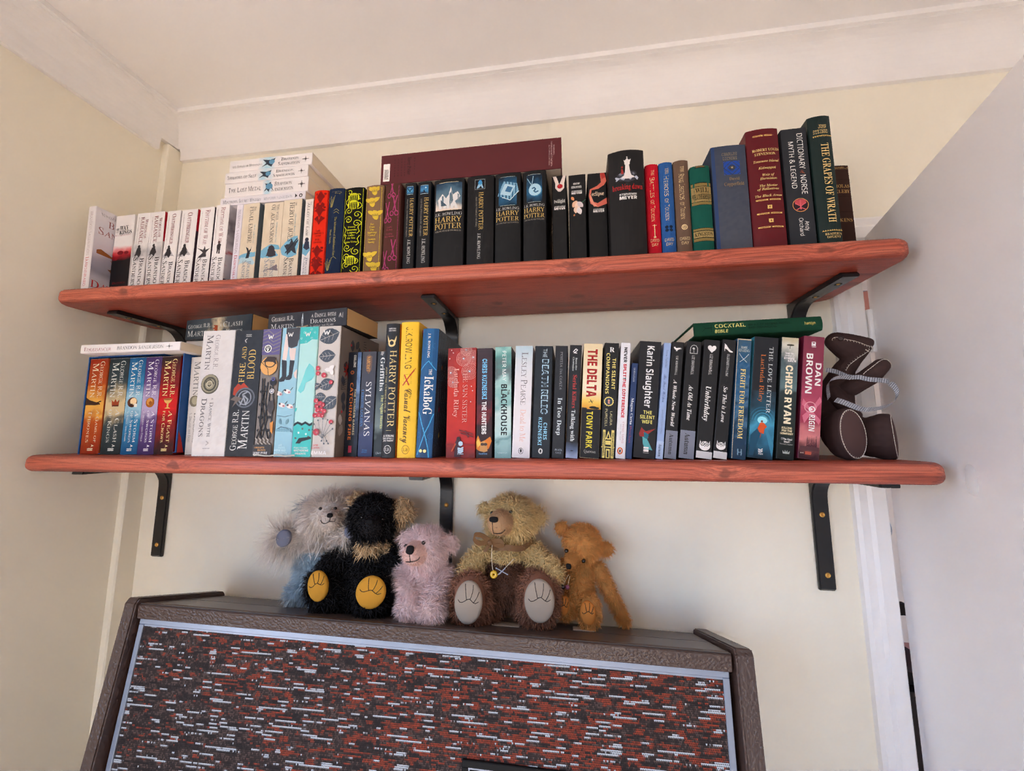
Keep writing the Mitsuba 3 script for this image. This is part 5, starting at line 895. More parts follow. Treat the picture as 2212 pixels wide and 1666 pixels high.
B('pride', 'large light blue paperback showing booted legs and spotted dogs', 0.15, LB, [RC('cover_print', 0.24, 1, 0.0, 0.10, (66, 64, 66)), PG('cover_print', [(0.24, 0.09), (0.98, 0.09), (0.9, 0.15), (0.6, 0.165), (0.34, 0.15)], (66, 64, 66)), PG('cover_print', [(0.22, 0.05), (0.3, 0.05), (0.42, 0.165), (0.36, 0.26), (0.12, 0.255)], (226, 206, 196)), PG('cover_print', [(0.48, 0.165), (0.86, 0.165), (0.82, 0.26), (0.58, 0.26), (0.5, 0.21)], (226, 206, 196)), PG('cover_print', [(0.1, 0.255), (0.38, 0.265), (0.42, 0.40), (0.3, 0.425), (0.06, 0.43), (0.02, 0.415), (0.18, 0.385)], (52, 50, 52)), PG('cover_print', [(0.56, 0.26), (0.82, 0.265), (0.72, 0.4), (0.62, 0.415), (0.4, 0.415), (0.42, 0.395), (0.55, 0.375)], (52, 50, 52)), PG('cover_print', [(0.82, 0.36), (1, 0.33), (1, 0.41), (0.86, 0.39)], (226, 206, 196))] + W3(0.5, 0.055) + spots + [LF('cover_print', 0.28, 0.735, 0.3, 100, (110, 148, 160)), LF('cover_print', 0.66, 0.735, 0.3, 70, (110, 148, 160)), LN('cover_print', [(0.1, 0.69), (0.5, 0.70), (0.9, 0.685)], 0.02, (90, 116, 126))] + [LN('cover_print', [(0.08, 0.80), (0.35, 0.775), (0.7, 0.785), (0.96, 0.815)], 0.03, (70, 96, 108))] + [EL('cover_print', 0.14 + 0.14 * k, 0.80, 0.07, 0.07, (120, 166, 182)) for k in range(6)] + [H('author', 'JANE', 0.30, 0.52, 0.905, 0.918, (190, 220, 228), 'b'), H('author', 'AUSTEN', 0.30, 0.66, 0.925, 0.938, (190, 220, 228), 'b'), H('title', 'PRIDE AND', 0.1, 0.72, 0.945, 0.96, (206, 230, 236), 'b'), H('title', 'PREJUDICE', 0.1, 0.8, 0.968, 0.983, (206, 230, 236), 'b')], GF)
TQ, AQ = (66, 186, 180), (176, 220, 214)
B('wuthering', 'large turquoise and pale aqua paperback with a black edged scalloped base', 0.15, AQ, [PG('cover_print', [(0, 0), (1, 0), (1, 0.105), (0.7, 0.10), (0.4, 0.13), (0, 0.135)], TQ)] + [RG('cover_print', u, v, 0.055, 0.02, (176, 226, 222)) for u, v in ((0.25, 0.045), (0.62, 0.02), (0.82, 0.045), (0.66, 0.09), (0.1, 0.09), (0.35, 0.12))] + W3(0.44, 0.058) + [PG('cover_print', [(0.1, 0.5), (0.3, 0.42), (0.45, 0.34), (0.62, 0.29), (0.86, 0.32), (0.98, 0.38), (0.8, 0.42), (0.5, 0.44), (0.42, 0.5), (0.25, 0.52)], (120, 208, 206)), PG('cover_print', [(0, 0.64), (0.12, 0.63), (0.08, 0.66), (0, 0.66)], TQ), PG('cover_print', [(0, 0.755), (0.2, 0.735), (0.45, 0.75), (0.62, 0.735), (0.85, 0.755), (1, 0.74), (1, 0.78), (0, 0.78)], (30, 40, 42)), PG('cover_print', [(0, 0.775), (0.22, 0.752), (0.45, 0.768), (0.63, 0.752), (0.86, 0.772), (1, 0.76), (1, 1), (0, 1)], TQ)] + [EL('cover_print', u, v, 0.05, 0.05, c) for u, v, c in ((0.3, 0.82, (206, 236, 230)), (0.5, 0.79, (90, 100, 90)), (0.7, 0.83, (206, 236, 230)), (0.16, 0.86, (90, 100, 90)), (0.86, 0.8, (90, 100, 90)), (0.84, 0.85, (90, 100, 90)))] + [PG('cover_print', [(0.18, 0.90), (0.35, 0.86), (0.95, 0.85), (1, 0.865), (0.5, 0.885), (0.4, 0.9)], (42, 44, 44)), H('author', 'EMILY BRONTE', 0.12, 0.84, 0.926, 0.938, (210, 236, 232), 'b'), H('title', 'WUTHERING', 0.12, 0.90, 0.945, 0.96, WHITE, 'b'), H('title', 'HEIGHTS', 0.2, 0.76, 0.968, 0.982, WHITE, 'b')], GF)
SLT, BRY = (74, 80, 88), (196, 62, 74)
def vleaf(u, v, l, a, part='cover_print'):
    e = [LF(part, u, v, l, a, SLT, 0.72)]
    ca, sa = math.cos(math.radians(a)), math.sin(math.radians(a))
    k = 0.048 / 0.247
    e.append(LN(part, [(u - ca * l * 0.45, v + sa * l * 0.45 * k), (u + ca * l * 0.45, v - sa * l * 0.45 * k)], 0.018, (196, 188, 180)))
    for s in (-0.2, 0.0, 0.2):
        bx, by = u + ca * l * s, v - sa * l * s * k
        for q in (-1, 1):
            b2 = math.radians(a + 55 * q)
            e.append(LN(part, [(bx, by), (bx + math.cos(b2) * l * 0.24, by - math.sin(b2) * l * 0.24 * k)], 0.012, (196, 188, 180)))
    return e
ber = lambda u, v, r, c=BRY: [EL('cover_print', u, v, r, r, c), EL('cover_print', u + 0.03, v + 0.004, r * 0.3, r * 0.3, (226, 150, 150))]
em = vleaf(0.5, 0.08, 0.95, 200) + vleaf(0.45, 0.235, 0.75, 185) + vleaf(0.5, 0.455, 0.7, 200) + vleaf(0.25, 0.55, 0.5, 180) + vleaf(0.72, 0.595, 0.75, 215) + vleaf(0.04, 0.47, 0.4, 200) + [LF('cover_print', 0.7, 0.33, 0.32, 40, (232, 226, 220), 0.6), LF('cover_print', 0.55, 0.345, 0.3, 170, (232, 226, 220), 0.6), LF('cover_print', 0.72, 0.36, 0.3, 290, (232, 226, 220), 0.6)]
em += ber(0.08, 0.33, 0.1) + ber(0.1, 0.37, 0.09) + ber(0.38, 0.385, 0.11) + ber(0.72, 0.44, 0.09) + ber(0.82, 0.74, 0.09) + ber(0.2, 0.815, 0.14)
for k, (u, v) in enumerate(((0.15, 0.62), (0.3, 0.60), (0.42, 0.61), (0.2, 0.65), (0.36, 0.645), (0.5, 0.66), (0.1, 0.69), (0.28, 0.685), (0.42, 0.69), (0.12, 0.58))): em += ber(u, v, 0.1, (196, 62, 74) if k % 2 else (176, 50, 62))
for a in range(7): em += [LN('cover_print', [(0.5, 0.86), (0.5 + 0.42 * math.cos(a * 0.5 + 0.1), 0.80 - 0.08 * math.sin(a * 0.5 + 0.1))], 0.014, SLT), EL('cover_print', 0.5 + 0.44 * math.cos(a * 0.5 + 0.1), 0.80 - 0.084 * math.sin(a * 0.5 + 0.1), 0.035, 0.035, SLT)]
for u, v in ((0.6, 0.90), (0.72, 0.88), (0.8, 0.9), (0.5, 0.88)): em += [EL('cover_print', u, v, 0.035, 0.035, SLT), LN('cover_print', [(0.55, 0.83), (u, v)], 0.012, SLT)]
sidea = [RC('art', 0, 1, 0, 1, (134, 122, 112))] + [LF('art', u, v, l, a, c, 0.6) for u, v, l, a, c in ((0.28, 0.12, 0.16, 90, SLT), (0.40, 0.10, 0.14, 60, SLT), (0.46, 0.16, 0.16, 100, SLT), (0.36, 0.22, 0.15, 45, SLT), (0.14, 0.30, 0.14, 70, (60, 62, 64)), (0.1, 0.42, 0.14, 110, SLT), (0.12, 0.55, 0.16, 80, SLT), (0.14, 0.62, 0.12, 95, SLT), (0.08, 0.72, 0.14, 100, (206, 198, 190)), (0.1, 0.8, 0.16, 70, (172, 160, 150)))] + [ST('art', 0.20, 0.33, 0.12, 10, (150, 44, 40), 0.5), EL('art', 0.20, 0.33, 0.03, 0.03, (50, 40, 40))] + [EL('art', u, v, 0.018, 0.018, BRY) for u, v in ((0.62, 0.12), (0.68, 0.17), (0.24, 0.12), (0.8, 0.14), (0.72, 0.1), (0.1, 0.66))] + [LN('art', [(0.55, 0.05 + 0.02 * k), (0.62, 0.04 + 0.025 * k)], 0.006, (60, 56, 56)) for k in range(6)] + [LN('art', [(0.05, 0.45 + 0.01 * k), (0.16, 0.40 + 0.02 * k)], 0.006, (60, 56, 56)) for k in range(5)]
B('emma', 'large grey paperback with dark veined leaves and red berries', 0.15, (200, 192, 184), em + W3(0.44, 0.055) + [H('author', 'JANE', 0.12, 0.36, 0.905, 0.918, (190, 90, 96), 'b'), H('author', 'AUSTEN', 0.06, 0.42, 0.925, 0.938, (190, 90, 96), 'b'), H('title', 'EMMA', 0.08, 0.74, 0.955, 0.98, WHITE, 'b')], GF, front=(134, 122, 112), side=sidea)
rb = trimesh.util.concatenate([box(0, 0.11, -0.0006, 0.0006, 0, 0.0035)]) 
# a frayed grey ribbon end lying along the foot of these books
tt = np.linspace(0, 1, 40)
pth = np.c_[-0.585 + 0.085 * tt, -0.241 - 0.003 * np.sin(tt * 9), LZ + 0.0020 + 0.0009 * np.sin(tt * 14)]
rv = np.vstack([pth + [0, 0, -0.0014], pth + [0, -0.0016, 0.0014]]); n_ = len(pth); i_ = np.arange(n_ - 1)
key_r = fresh('ribbon_scrap')
add(key_r, tm(np.vstack([rv, rv + [0, 0.0006, 0]]), np.vstack([np.c_[i_, i_ + 1, i_ + n_], np.c_[i_ + 1, i_ + n_ + 1, i_ + n_], np.c_[i_, i_ + n_, i_ + 1] + 2 * n_, np.c_[i_ + 1, i_ + n_, i_ + n_ + 1] + 2 * n_])), 'cloth', False, lin((176, 176, 170)))
lab(key_r, 'crumpled grey ribbon scrap at the foot of the large patterned paperbacks', 'ribbon')

B('catching', 'thin black paperback with orange capitals reading up to a copper bird badge', 0.129, (34, 36, 44), [G('cover_print', 0.0, 1, 0.72, 1, [(0, (70, 92, 130)), (0.3, (120, 150, 190)), (0.6, (40, 50, 70)), (1, (26, 28, 36))], 0.3, 60), V('author', 'COLLINS', 0.03, 0.15, 0.42, 0.60, (206, 200, 190), 'k'), EL('emblem', 0.36, 0.20, 0.14, 0.14, (170, 90, 50)), EL('emblem', 0.36, 0.20, 0.08, 0.08, (60, 40, 34)), V('title', 'CATCHING FIRE', 0.30, 0.845, 0.26, 0.48, (206, 110, 54), 'b'), V('title', 'THE HUNGER GAMES', 0.36, 0.80, 0.58, 0.72, (190, 180, 150), 'b'), RC('publisher_mark', 0.34, 0.60, 0.90, 0.965, (176, 50, 76))], GJ)
B('sylvanas', 'slim dark blue-grey paperback with wide white capitals and a gold shield badge', 0.129, (66, 66, 76), [G('cover_print', 0, 1, 0, 1, [(0, (70, 68, 74)), (0.6, (60, 62, 76)), (0.75, (66, 72, 104)), (1, (50, 62, 104))], 0.2, 60), PG('emblem', [(0.28, 0.05), (0.5, 0.025), (0.72, 0.05), (0.7, 0.18), (0.5, 0.22), (0.3, 0.18)], (110, 84, 70)), V('emblem', 'WARCRAFT', 0.045, 0.195, 0.36, 0.58, (214, 150, 70), 'm'), V('title', 'SYLVANAS', 0.295, 0.81, 0.36, 0.74, (226, 222, 222), 'r'), V('author', 'CHRISTIE GOLDEN', 0.37, 0.72, 0.08, 0.24, (70, 120, 176), 'm'), H('publisher_mark', 'TITAN', 0.3, 0.64, 0.935, 0.948, (70, 130, 186), 'b'), H('publisher_mark', 'BOOKS', 0.3, 0.64, 0.953, 0.966, (70, 130, 186), 'b')], GJ)
B('griffiths', 'misty grey-green paperback mostly hidden left of the black gold winged hardback', 0.129, (52, 58, 62), [G('cover_print', 0, 1, 0, 1, [(0, (50, 54, 58)), (0.4, (62, 72, 76)), (0.72, (120, 134, 132)), (0.8, (50, 56, 56)), (1, (54, 62, 64))], 0.1, 60), V('author', 'Elly', 0.0, 0.04, 0.3, 0.5, WHITE, 'm'), V('author', 'Griffiths', 0.06, 0.385, 0.28, 0.6, (222, 222, 220), 'm'), V('title', 'The Night Hawks', 0.42, 0.74, 0.44, 0.66, (206, 206, 130), 'm'), H('publisher_mark', 'Quercus', 0.2, 0.8, 0.955, 0.975, (200, 200, 196), 'i')], GJ)
CG = (226, 200, 140)
wing = lambda s: [PG('emblem', [(0.5 + s * 0.10, 0.15), (0.5 + s * 0.34, 0.085), (0.5 + s * 0.32, 0.11), (0.5 + s * 0.30, 0.13), (0.5 + s * 0.24, 0.15), (0.5 + s * 0.16, 0.165)], CG)]
B('cursed', 'tall slim black hardback with a golden winged ball and gold capitals', 0.16, (40, 40, 42), [H('cover_text', 'PARTS ONE', 0.2, 0.8, 0.034, 0.044, WHITE, 'b'), H('cover_text', 'AND TWO', 0.24, 0.76, 0.05, 0.06, WHITE, 'b')] + wing(1) + wing(-1) + [EL('emblem', 0.5, 0.152, 0.26, 0.26, CG), EL('emblem', 0.5, 0.15, 0.14, 0.14, (40, 40, 42)), V('title', 'HARRY POTTER', 0.205, 0.78, 0.42, 0.86, CG, 'r'), V('title', 'AND THE CURSED CHILD', 0.33, 0.67, 0.12, 0.26, (214, 200, 150), 'r'), LN('gilt_print', [(0.36, 0.805), (0.7, 0.805)], 0.02, CG), H('author', 'J.K. ROWLING', 0.14, 0.88, 0.835, 0.85, WHITE, 'b'), H('author', 'JOHN TIFFANY &', 0.12, 0.9, 0.856, 0.867, WHITE, 'b'), H('author', 'JACK THORNE', 0.16, 0.86, 0.872, 0.883, WHITE, 'b'), RG('publisher_mark', 0.5, 0.94, 0.24, 0.03, WHITE, 1.15), H('publisher_mark', 'LB', 0.36, 0.64, 0.928, 0.952, WHITE, 'r')], GJ, kind='hb', bulge=0.003, front=(196, 110, 30))
YC, BR = (240, 192, 50), (90, 58, 26)
B('casual', 'tall bright yellow hardback with a red cross in a box', 0.16, YC, [V('author', 'J.K.ROWLING', 0.04, 0.355, 0.30, 0.66, BR, 'n', 0.05), LN('cover_print', [(0.26, 0.40), (0.66, 0.395), (0.68, 0.465), (0.28, 0.47), (0.26, 0.40)], 0.012, (150, 110, 30)), LN('cover_print', [(0.24, 0.475), (0.9, 0.35)], 0.06, (186, 44, 40)), LN('cover_print', [(0.3, 0.40), (0.56, 0.475)], 0.06, (186, 44, 40)), V('title', 'The', 0.545, 0.575, 0.60, 0.70, BR, 'i'), V('title', 'Casual Vacancy', 0.505, 0.895, 0.34, 0.72, BR, 'c'), RG('publisher_mark', 0.5, 0.942, 0.2, 0.03, (176, 130, 50), 1.15), H('publisher_mark', 'LB', 0.38, 0.62, 0.93, 0.954, (120, 86, 36), 'r')], GJ, kind='hb', bulge=0.003, front=(232, 176, 40), side=[PG('art', [(0.08, 0.045), (0.2, 0.05), (0.45, 0.1), (0.1, 0.1)], (186, 52, 30))])
IB, LBL = (36, 84, 130), (70, 160, 206)
B('ickabog', 'tall blue hardback with white hand-drawn title and bright blue briars', 0.16, IB, [G('cover_print', 0, 1, 0, 1, [(0, (42, 96, 146)), (0.5, (34, 80, 124)), (1, (30, 62, 98))], 0.15, 50)] + [RG('cover_print', u, v, 0.16, 0.02, (50, 108, 156)) for u, v in ((0.2, 0.14), (0.84, 0.14), (0.9, 0.48), (0.1, 0.83), (0.84, 0.84))] + [LN('cover_print', [(0.02, 0.33), (0.25, 0.29), (0.5, 0.26), (0.75, 0.30), (0.96, 0.33)], 0.05, LBL), LN('cover_print', [(0.06, 0.66), (0.3, 0.75), (0.55, 0.84), (0.75, 0.93), (0.82, 1.0)], 0.06, LBL), LN('cover_print', [(0.96, 0.67), (0.72, 0.76), (0.5, 0.82), (0.25, 0.92), (0.1, 0.98)], 0.06, LBL)] + [PG('cover_print', [(u, v), (u + 0.05, v - 0.016), (u + 0.04, v + 0.006)], LBL) for u, v in ((0.2, 0.72), (0.4, 0.785), (0.62, 0.87), (0.8, 0.73), (0.6, 0.785), (0.38, 0.87), (0.3, 0.285), (0.66, 0.28))] + [V('author', 'J.K. ROWLING', 0.04, 0.235, 0.40, 0.54, WHITE, 'm', 0.06), V('title', 'THE', 0.325, 0.37, 0.56, 0.74, WHITE, 'm'), V('title', 'IcKaBoG', 0.38, 0.675, 0.32, 0.84, WHITE, 'm'), EL('publisher_mark', 0.33, 0.95, 0.1, 0.1, (240, 226, 160)), EL('publisher_mark', 0.58, 0.95, 0.1, 0.1, (240, 226, 160))], GJ, kind='hb', bulge=0.003, front=(44, 52, 64),
  side=[RC('art', 0, 1, 0, 1, (46, 54, 64))] + [LN('art', [(0.05 * k, 0.0), (0.10 + 0.07 * k, 0.5), (0.02 + 0.05 * k, 1)], 0.006, (90, 120, 136)) for k in range(6)] + [LN('art', [(0.05 + 0.1 * k, 0.0), (0.0 + 0.05 * k, 0.4)], 0.005, (80, 110, 128)) for k in range(5)] + [LF('art', 0.16, 0.29, 0.06, 80, (180, 90, 50)), LF('art', 0.13, 0.63, 0.07, 75, (150, 30, 80)), LF('art', 0.17, 0.83, 0.07, 85, (190, 160, 50))])
# paperbacks of the middle
def star_(u, v, r): 
    e = [RG('cover_print', u, v, r * k, 0.012, (226, 170, 160)) for k in (1, 0.82, 0.64, 0.46, 0.3)]
    return e + [ST('cover_print', u, v, r * 0.24, 7, (216, 232, 240), 0.3)]
B('sun', 'wide red paperback with rings of starbursts and a small biplane', 0.129, (186, 52, 44), [G('cover_print', 0, 1, 0, 1, [(0, (150, 50, 52)), (0.35, (196, 56, 44)), (0.7, (190, 48, 40)), (0.86, (176, 40, 40)), (1, (120, 46, 46))], 0.12, 50)] + star_(0.56, 0.1, 0.26) + star_(0.9, 0.09, 0.24) + star_(0.78, 0.22, 0.28) + star_(0.12, 0.23, 0.22) + star_(0.2, 0.32, 0.18) + star_(0.66, 0.02, 0.2) + [EL('cover_print', u, v, 0.02, 0.02, (236, 200, 196)) for u, v in ((0.14, 0.02), (0.2, 0.045), (0.08, 0.1), (0.6, 0.4), (0.86, 0.36), (0.9, 0.4), (0.26, 0.42), (0.84, 0.5))] + [V('title', 'THE SUN SISTER', 0.20, 0.69, 0.56, 0.72, (226, 160, 150), 'r'), V('author', 'Lucinda Riley', 0.19, 0.64, 0.26, 0.42, (226, 150, 140), 'm'), PG('cover_print', [(0.46, 0.75), (0.92, 0.785), (0.92, 0.795), (0.46, 0.76)], (110, 40, 42)), PG('cover_print', [(0.5, 0.775), (0.94, 0.81), (0.94, 0.82), (0.5, 0.785)], (110, 40, 42)), LN('cover_print', [(0.68, 0.765), (0.78, 0.815)], 0.05, (110, 40, 42)), RC('cover_print', 0, 1, 0.88, 0.89, (140, 40, 42)), PG('cover_print', [(0.3, 0.99), (0.34, 0.86), (0.42, 0.82), (0.5, 0.83), (0.54, 0.88), (0.52, 0.99)], (70, 44, 54)), EL('cover_print', 0.44, 0.83, 0.06, 0.06, (60, 36, 40)), LN('cover_print', [(0.34, 0.88), (0.22, 0.94)], 0.05, (190, 80, 50)), EL('publisher_mark', 0.52, 0.875, 0.08, 0.08, (190, 214, 230))] + [LN('publisher_mark', [(0.44, 0.915 + 0.016 * k), (0.52, 0.922 + 0.016 * k), (0.6, 0.91 + 0.016 * k)], 0.05, (190, 214, 230)) for k in range(3)] + [H('publisher_mark', 'PAN', 0.42, 0.62, 0.958, 0.972, (190, 214, 230), 'b')], GP)
B('hunters', 'dark plum paperback with sky blue and white capitals above flames', 0.129, (58, 46, 52), [G('cover_print', 0, 1, 0, 1, [(0, (64, 52, 58)), (0.45, (62, 40, 48)), (0.58, (116, 32, 38)), (0.68, (60, 34, 38)), (1, (42, 36, 38))], 0.25, 60), PG('cover_print', [(0, 0.84), (0.12, 0.80), (0.3, 0.86), (0.6, 0.84), (0.9, 0.81), (1, 0.85), (0.8, 0.92), (0.2, 0.94), (0, 0.92)], (214, 120, 40)), PG('cover_print', [(0, 0.86), (0.15, 0.83), (0.3, 0.88), (0.1, 0.91)], (240, 196, 90)), PG('cover_print', [(0.22, 0.94), (0.3, 0.86), (0.5, 0.85), (0.68, 0.87), (0.74, 0.94), (0.5, 0.95)], (206, 150, 90)), EL('cover_print', 0.40, 0.88, 0.12, 0.09, (80, 60, 50)), EL('cover_print', 0.6, 0.88, 0.12, 0.09, (80, 60, 50)), H('publisher_mark', 'headline', 0.18, 0.72, 0.955, 0.97, (110, 160, 206), 'b'), V('author', 'CHRIS KUZNESKI', 0.10, 0.475, 0.34, 0.66, (120, 190, 226), 'k'), V('title', 'THE HUNTERS', 0.495, 0.79, 0.34, 0.64, WHITE, 'k')], GP)
B('black', 'sea green paperback with clouds and black and white capitals', 0.129, (120, 166, 160), [G('cover_print', 0, 1, 0, 1, [(0, (156, 200, 190)), (0.1, (90, 150, 144)), (0.22, (96, 110, 112)), (0.34, (166, 206, 200)), (0.5, (130, 176, 172)), (0.62, (196, 216, 212)), (0.78, (176, 208, 206)), (0.86, (96, 140, 144)), (0.9, (150, 186, 186)), (1, (130, 170, 172))], 0.12, 70), V('author', 'PETER MAY', 0.04, 0.315, 0.44, 0.68, (236, 240, 238), 's'), V('title', 'THE', 0.395, 0.44, 0.76, 0.9, (40, 46, 46), 'b'), V('title', 'BLACKHOUSE', 0.345, 0.80, 0.38, 0.74, (30, 36, 38), 'b'), H('publisher_mark', 'Quercus', 0.2, 0.76, 0.945, 0.96, (190, 216, 216), 'r')], GP, front=(44, 48, 50))
B('dead', 'pale grey-white paperback with thin grey and faint peach capitals', 0.129, (222, 218, 220), [G('cover_print', 0, 1, 0, 1, [(0, (182, 204, 212)), (0.15, (206, 214, 218)), (0.35, (224, 220, 222)), (1, (226, 222, 224))], 0.05, 60), V('author', 'Lesley Pearse', 0.06, 0.535, 0.38, 0.74, (120, 116, 120), 'R'), V('title', 'Dead to Me', 0.575, 0.86, 0.40, 0.72, (222, 180, 166), 'r'), RG('publisher_mark', 0.5, 0.94, 0.14, 0.025, (80, 78, 80), 1.25), EL('publisher_mark', 0.5, 0.938, 0.055, 0.1, (60, 58, 60))], GP)
B('relic', 'black paperback with big pale blue outlined capitals', 0.129, (36, 42, 48), [V('title', 'THE', 0.025, 0.105, 0.46, 0.68, (206, 220, 228), 's'), V('title', 'DEATH RELIC', 0.12, 0.615, 0.42, 0.80, (176, 206, 222), 'k'), V('title', 'DEATH RELIC', 0.124, 0.611, 0.47, 0.74, (44, 52, 60), 'b'), V('author', 'CHRIS', 0.69, 0.84, 0.60, 0.80, (140, 196, 222), 'b'), V('author', 'KUZNESKI', 0.645, 0.89, 0.32, 0.52, (140, 196, 222), 'b'), EL('publisher_mark', 0.48, 0.94, 0.12, 0.15, (222, 222, 220)), EL('publisher_mark', 0.48, 0.94, 0.05, 0.09, (40, 40, 44))], GP, front=(150, 146, 140))
B('deep', 'thin near-black paperback with small grey author letters and white title', 0.129, (42, 43, 47), [V('author', 'PORTIA DA COSTA', 0.055, 0.40, 0.42, 0.62, (140, 142, 146), 'r'), V('title', 'In Too Deep', 0.47, 0.80, 0.34, 0.68, (206, 214, 218), 'm'), H('publisher_mark', 'BLACK', 0.24, 0.82, 0.92, 0.935, (170, 180, 190), 'm'), H('publisher_mark', 'LACE', 0.3, 0.76, 0.945, 0.96, (150, 160, 170), 'm')], GP)
B('killers', 'thin black paperback with white and red upright title and pale blue foot', 0.129, (38, 39, 42), [G('cover_print', 0.86, 1, 0, 1, [(0, (38, 39, 42)), (0.5, (90, 104, 132)), (1, (176, 190, 222))], 0.2, 90), LN('emblem', [(0.3, 0.06), (0.5, 0.035), (0.66, 0.045), (0.5, 0.06), (0.36, 0.07), (0.6, 0.072)], 0.07, WHITE), V('author', 'Christopher', 0.11, 0.235, 0.28, 0.42, (200, 206, 206), 'm'), V('author', 'Berry-Dee', 0.115, 0.225, 0.52, 0.66, (200, 206, 206), 'm'), V('title', 'Talking with', 0.58, 0.855, 0.34, 0.66, (222, 226, 226), 'm'), V('title', 'Serial Killers', 0.27, 0.565, 0.36, 0.68, (186, 60, 60), 'm'), EL('cover_print', 0.5, 0.935, 0.12, 0.05, (50, 58, 76))], GP)
B('delta', 'cream and black paperback with red block capitals over a sunset', 0.129, (226, 204, 160), [G('cover_print', 0, 0.585, 0, 1, [(0, (226, 206, 164)), (0.7, (240, 226, 196)), (0.88, (236, 196, 90)), (1, (206, 130, 36))], 0.03, 50), RC('cover_print', 0, 1, 0.58, 1, (32, 30, 30)), EL('cover_print', 0.6, 0.565, 0.2, 0.07, (40, 34, 26)), EL('cover_print', 0.76, 0.57, 0.16, 0.06, (40, 34, 26)), EL('cover_print', 0.1, 0.575, 0.2, 0.04, (40, 34, 26)), LN('cover_print', [(0.36, 0.52), (0.6, 0.508)], 0.02, (70, 56, 40)), LN('cover_print', [(0.45, 0.50), (0.55, 0.525)], 0.04, (70, 56, 40)), V('title', 'THE DELTA', 0.05, 0.475, 0.22, 0.74, (160, 44, 42), 'k'), V('author', 'TONY PARK', 0.60, 0.915, 0.28, 0.60, (226, 206, 66), 'b'), H('publisher_mark', 'Quercus', 0.2, 0.8, 0.93, 0.955, (190, 186, 180), 'r')], GP)
SY = (226, 206, 120)
house = [RC('cover_print', 0.05, 0.95, 0.90, 0.91, SY), RC('cover_print', 0.12, 0.3, 0.76, 1, SY), RC('cover_print', 0.7, 0.9, 0.76, 1, SY), PG('cover_print', [(0.3, 0.84), (0.5, 0.765), (0.7, 0.84)], SY), RC('cover_print', 0.32, 0.68, 0.85, 0.885, SY), RC('cover_print', 0.36, 0.64, 0.92, 1, SY), RC('cover_print', 0.44, 0.56, 0.935, 0.99, (34, 34, 34)), RC('cover_print', 0.15, 0.18, 0.78, 0.98, (34, 34, 34)), RC('cover_print', 0.22, 0.25, 0.78, 0.98, (34, 34, 34)), RC('cover_print', 0.76, 0.79, 0.78, 0.98, (34, 34, 34)), RC('cover_print', 0.83, 0.86, 0.78, 0.98, (34, 34, 34)), PG('cover_print', [(0.42, 0.83), (0.5, 0.79), (0.58, 0.83)], (34, 34, 34))]
B('silent', 'black paperback with pale gold title, scalloped keyhole badge and turreted house', 0.129, (34, 34, 34), [H('emblem', 'R', 0.36, 0.7, 0.04, 0.08, WHITE, 'm'), V('title', 'THE SILENT', 0.135, 0.41, 0.58, 0.82, SY, 'b'), V('title', 'COMPANIONS', 0.09, 0.45, 0.16, 0.40, SY, 'b'), ST('emblem', 0.44, 0.515, 0.36, 14, SY, 0.86), EL('emblem', 0.44, 0.515, 0.26, 0.26, (56, 64, 76)), EL('emblem', 0.44, 0.507, 0.08, 0.08, (206, 150, 130)), PG('emblem', [(0.4, 0.51), (0.48, 0.51), (0.52, 0.535), (0.36, 0.535)], (206, 150, 130)), V('author', 'LAURA', 0.60, 0.72, 0.56, 0.72, (206, 196, 150), 's'), V('author', 'PURCELL', 0.58, 0.735, 0.22, 0.38, (206, 196, 150), 's')] + house, GP)
B('split', 'thin white paperback with black and red capitals and an orange oval mark', 0.129, (226, 224, 228), [V('title', 'NEVER', 0.04, 0.175, 0.34, 0.66, (40, 36, 40), 'k'), V('title', 'SPLIT THE DIFFERENCE', 0.185, 0.655, 0.34, 0.66, (190, 36, 48), 'k'), V('title', 'T', 0.305, 0.325, 0.34, 0.66, (40, 36, 40), 'k'), V('author', 'CHRIS VOSS', 0.69, 0.87, 0.54, 0.72, (180, 120, 126), 's'), V('author', 'WITH TAHL RAZ', 0.71, 0.845, 0.32, 0.42, (120, 110, 116), 's'), EL('publisher_mark', 0.42, 0.935, 0.28, 0.36, (206, 96, 44)), EL('publisher_mark', 0.42, 0.935, 0.15, 0.24, (236, 232, 230)), EL('publisher_mark', 0.42, 0.936, 0.08, 0.17, (40, 34, 34))], GP)
B('magna', 'shortest book, thin navy paperback squeezed beside the white one', 0.11, (44, 62, 100), [V('publisher_mark', 'BODLEIAN', 0.05, 0.20, 0.3, 0.6, (190, 196, 206), 'r'), V('title', 'Pocket', 0.66, 0.84, 0.26, 0.62, (150, 60, 90), 'r'), V('title', 'Magna Carta', 0.37, 0.65, 0.26, 0.66, (214, 218, 222), 'm')], GP)
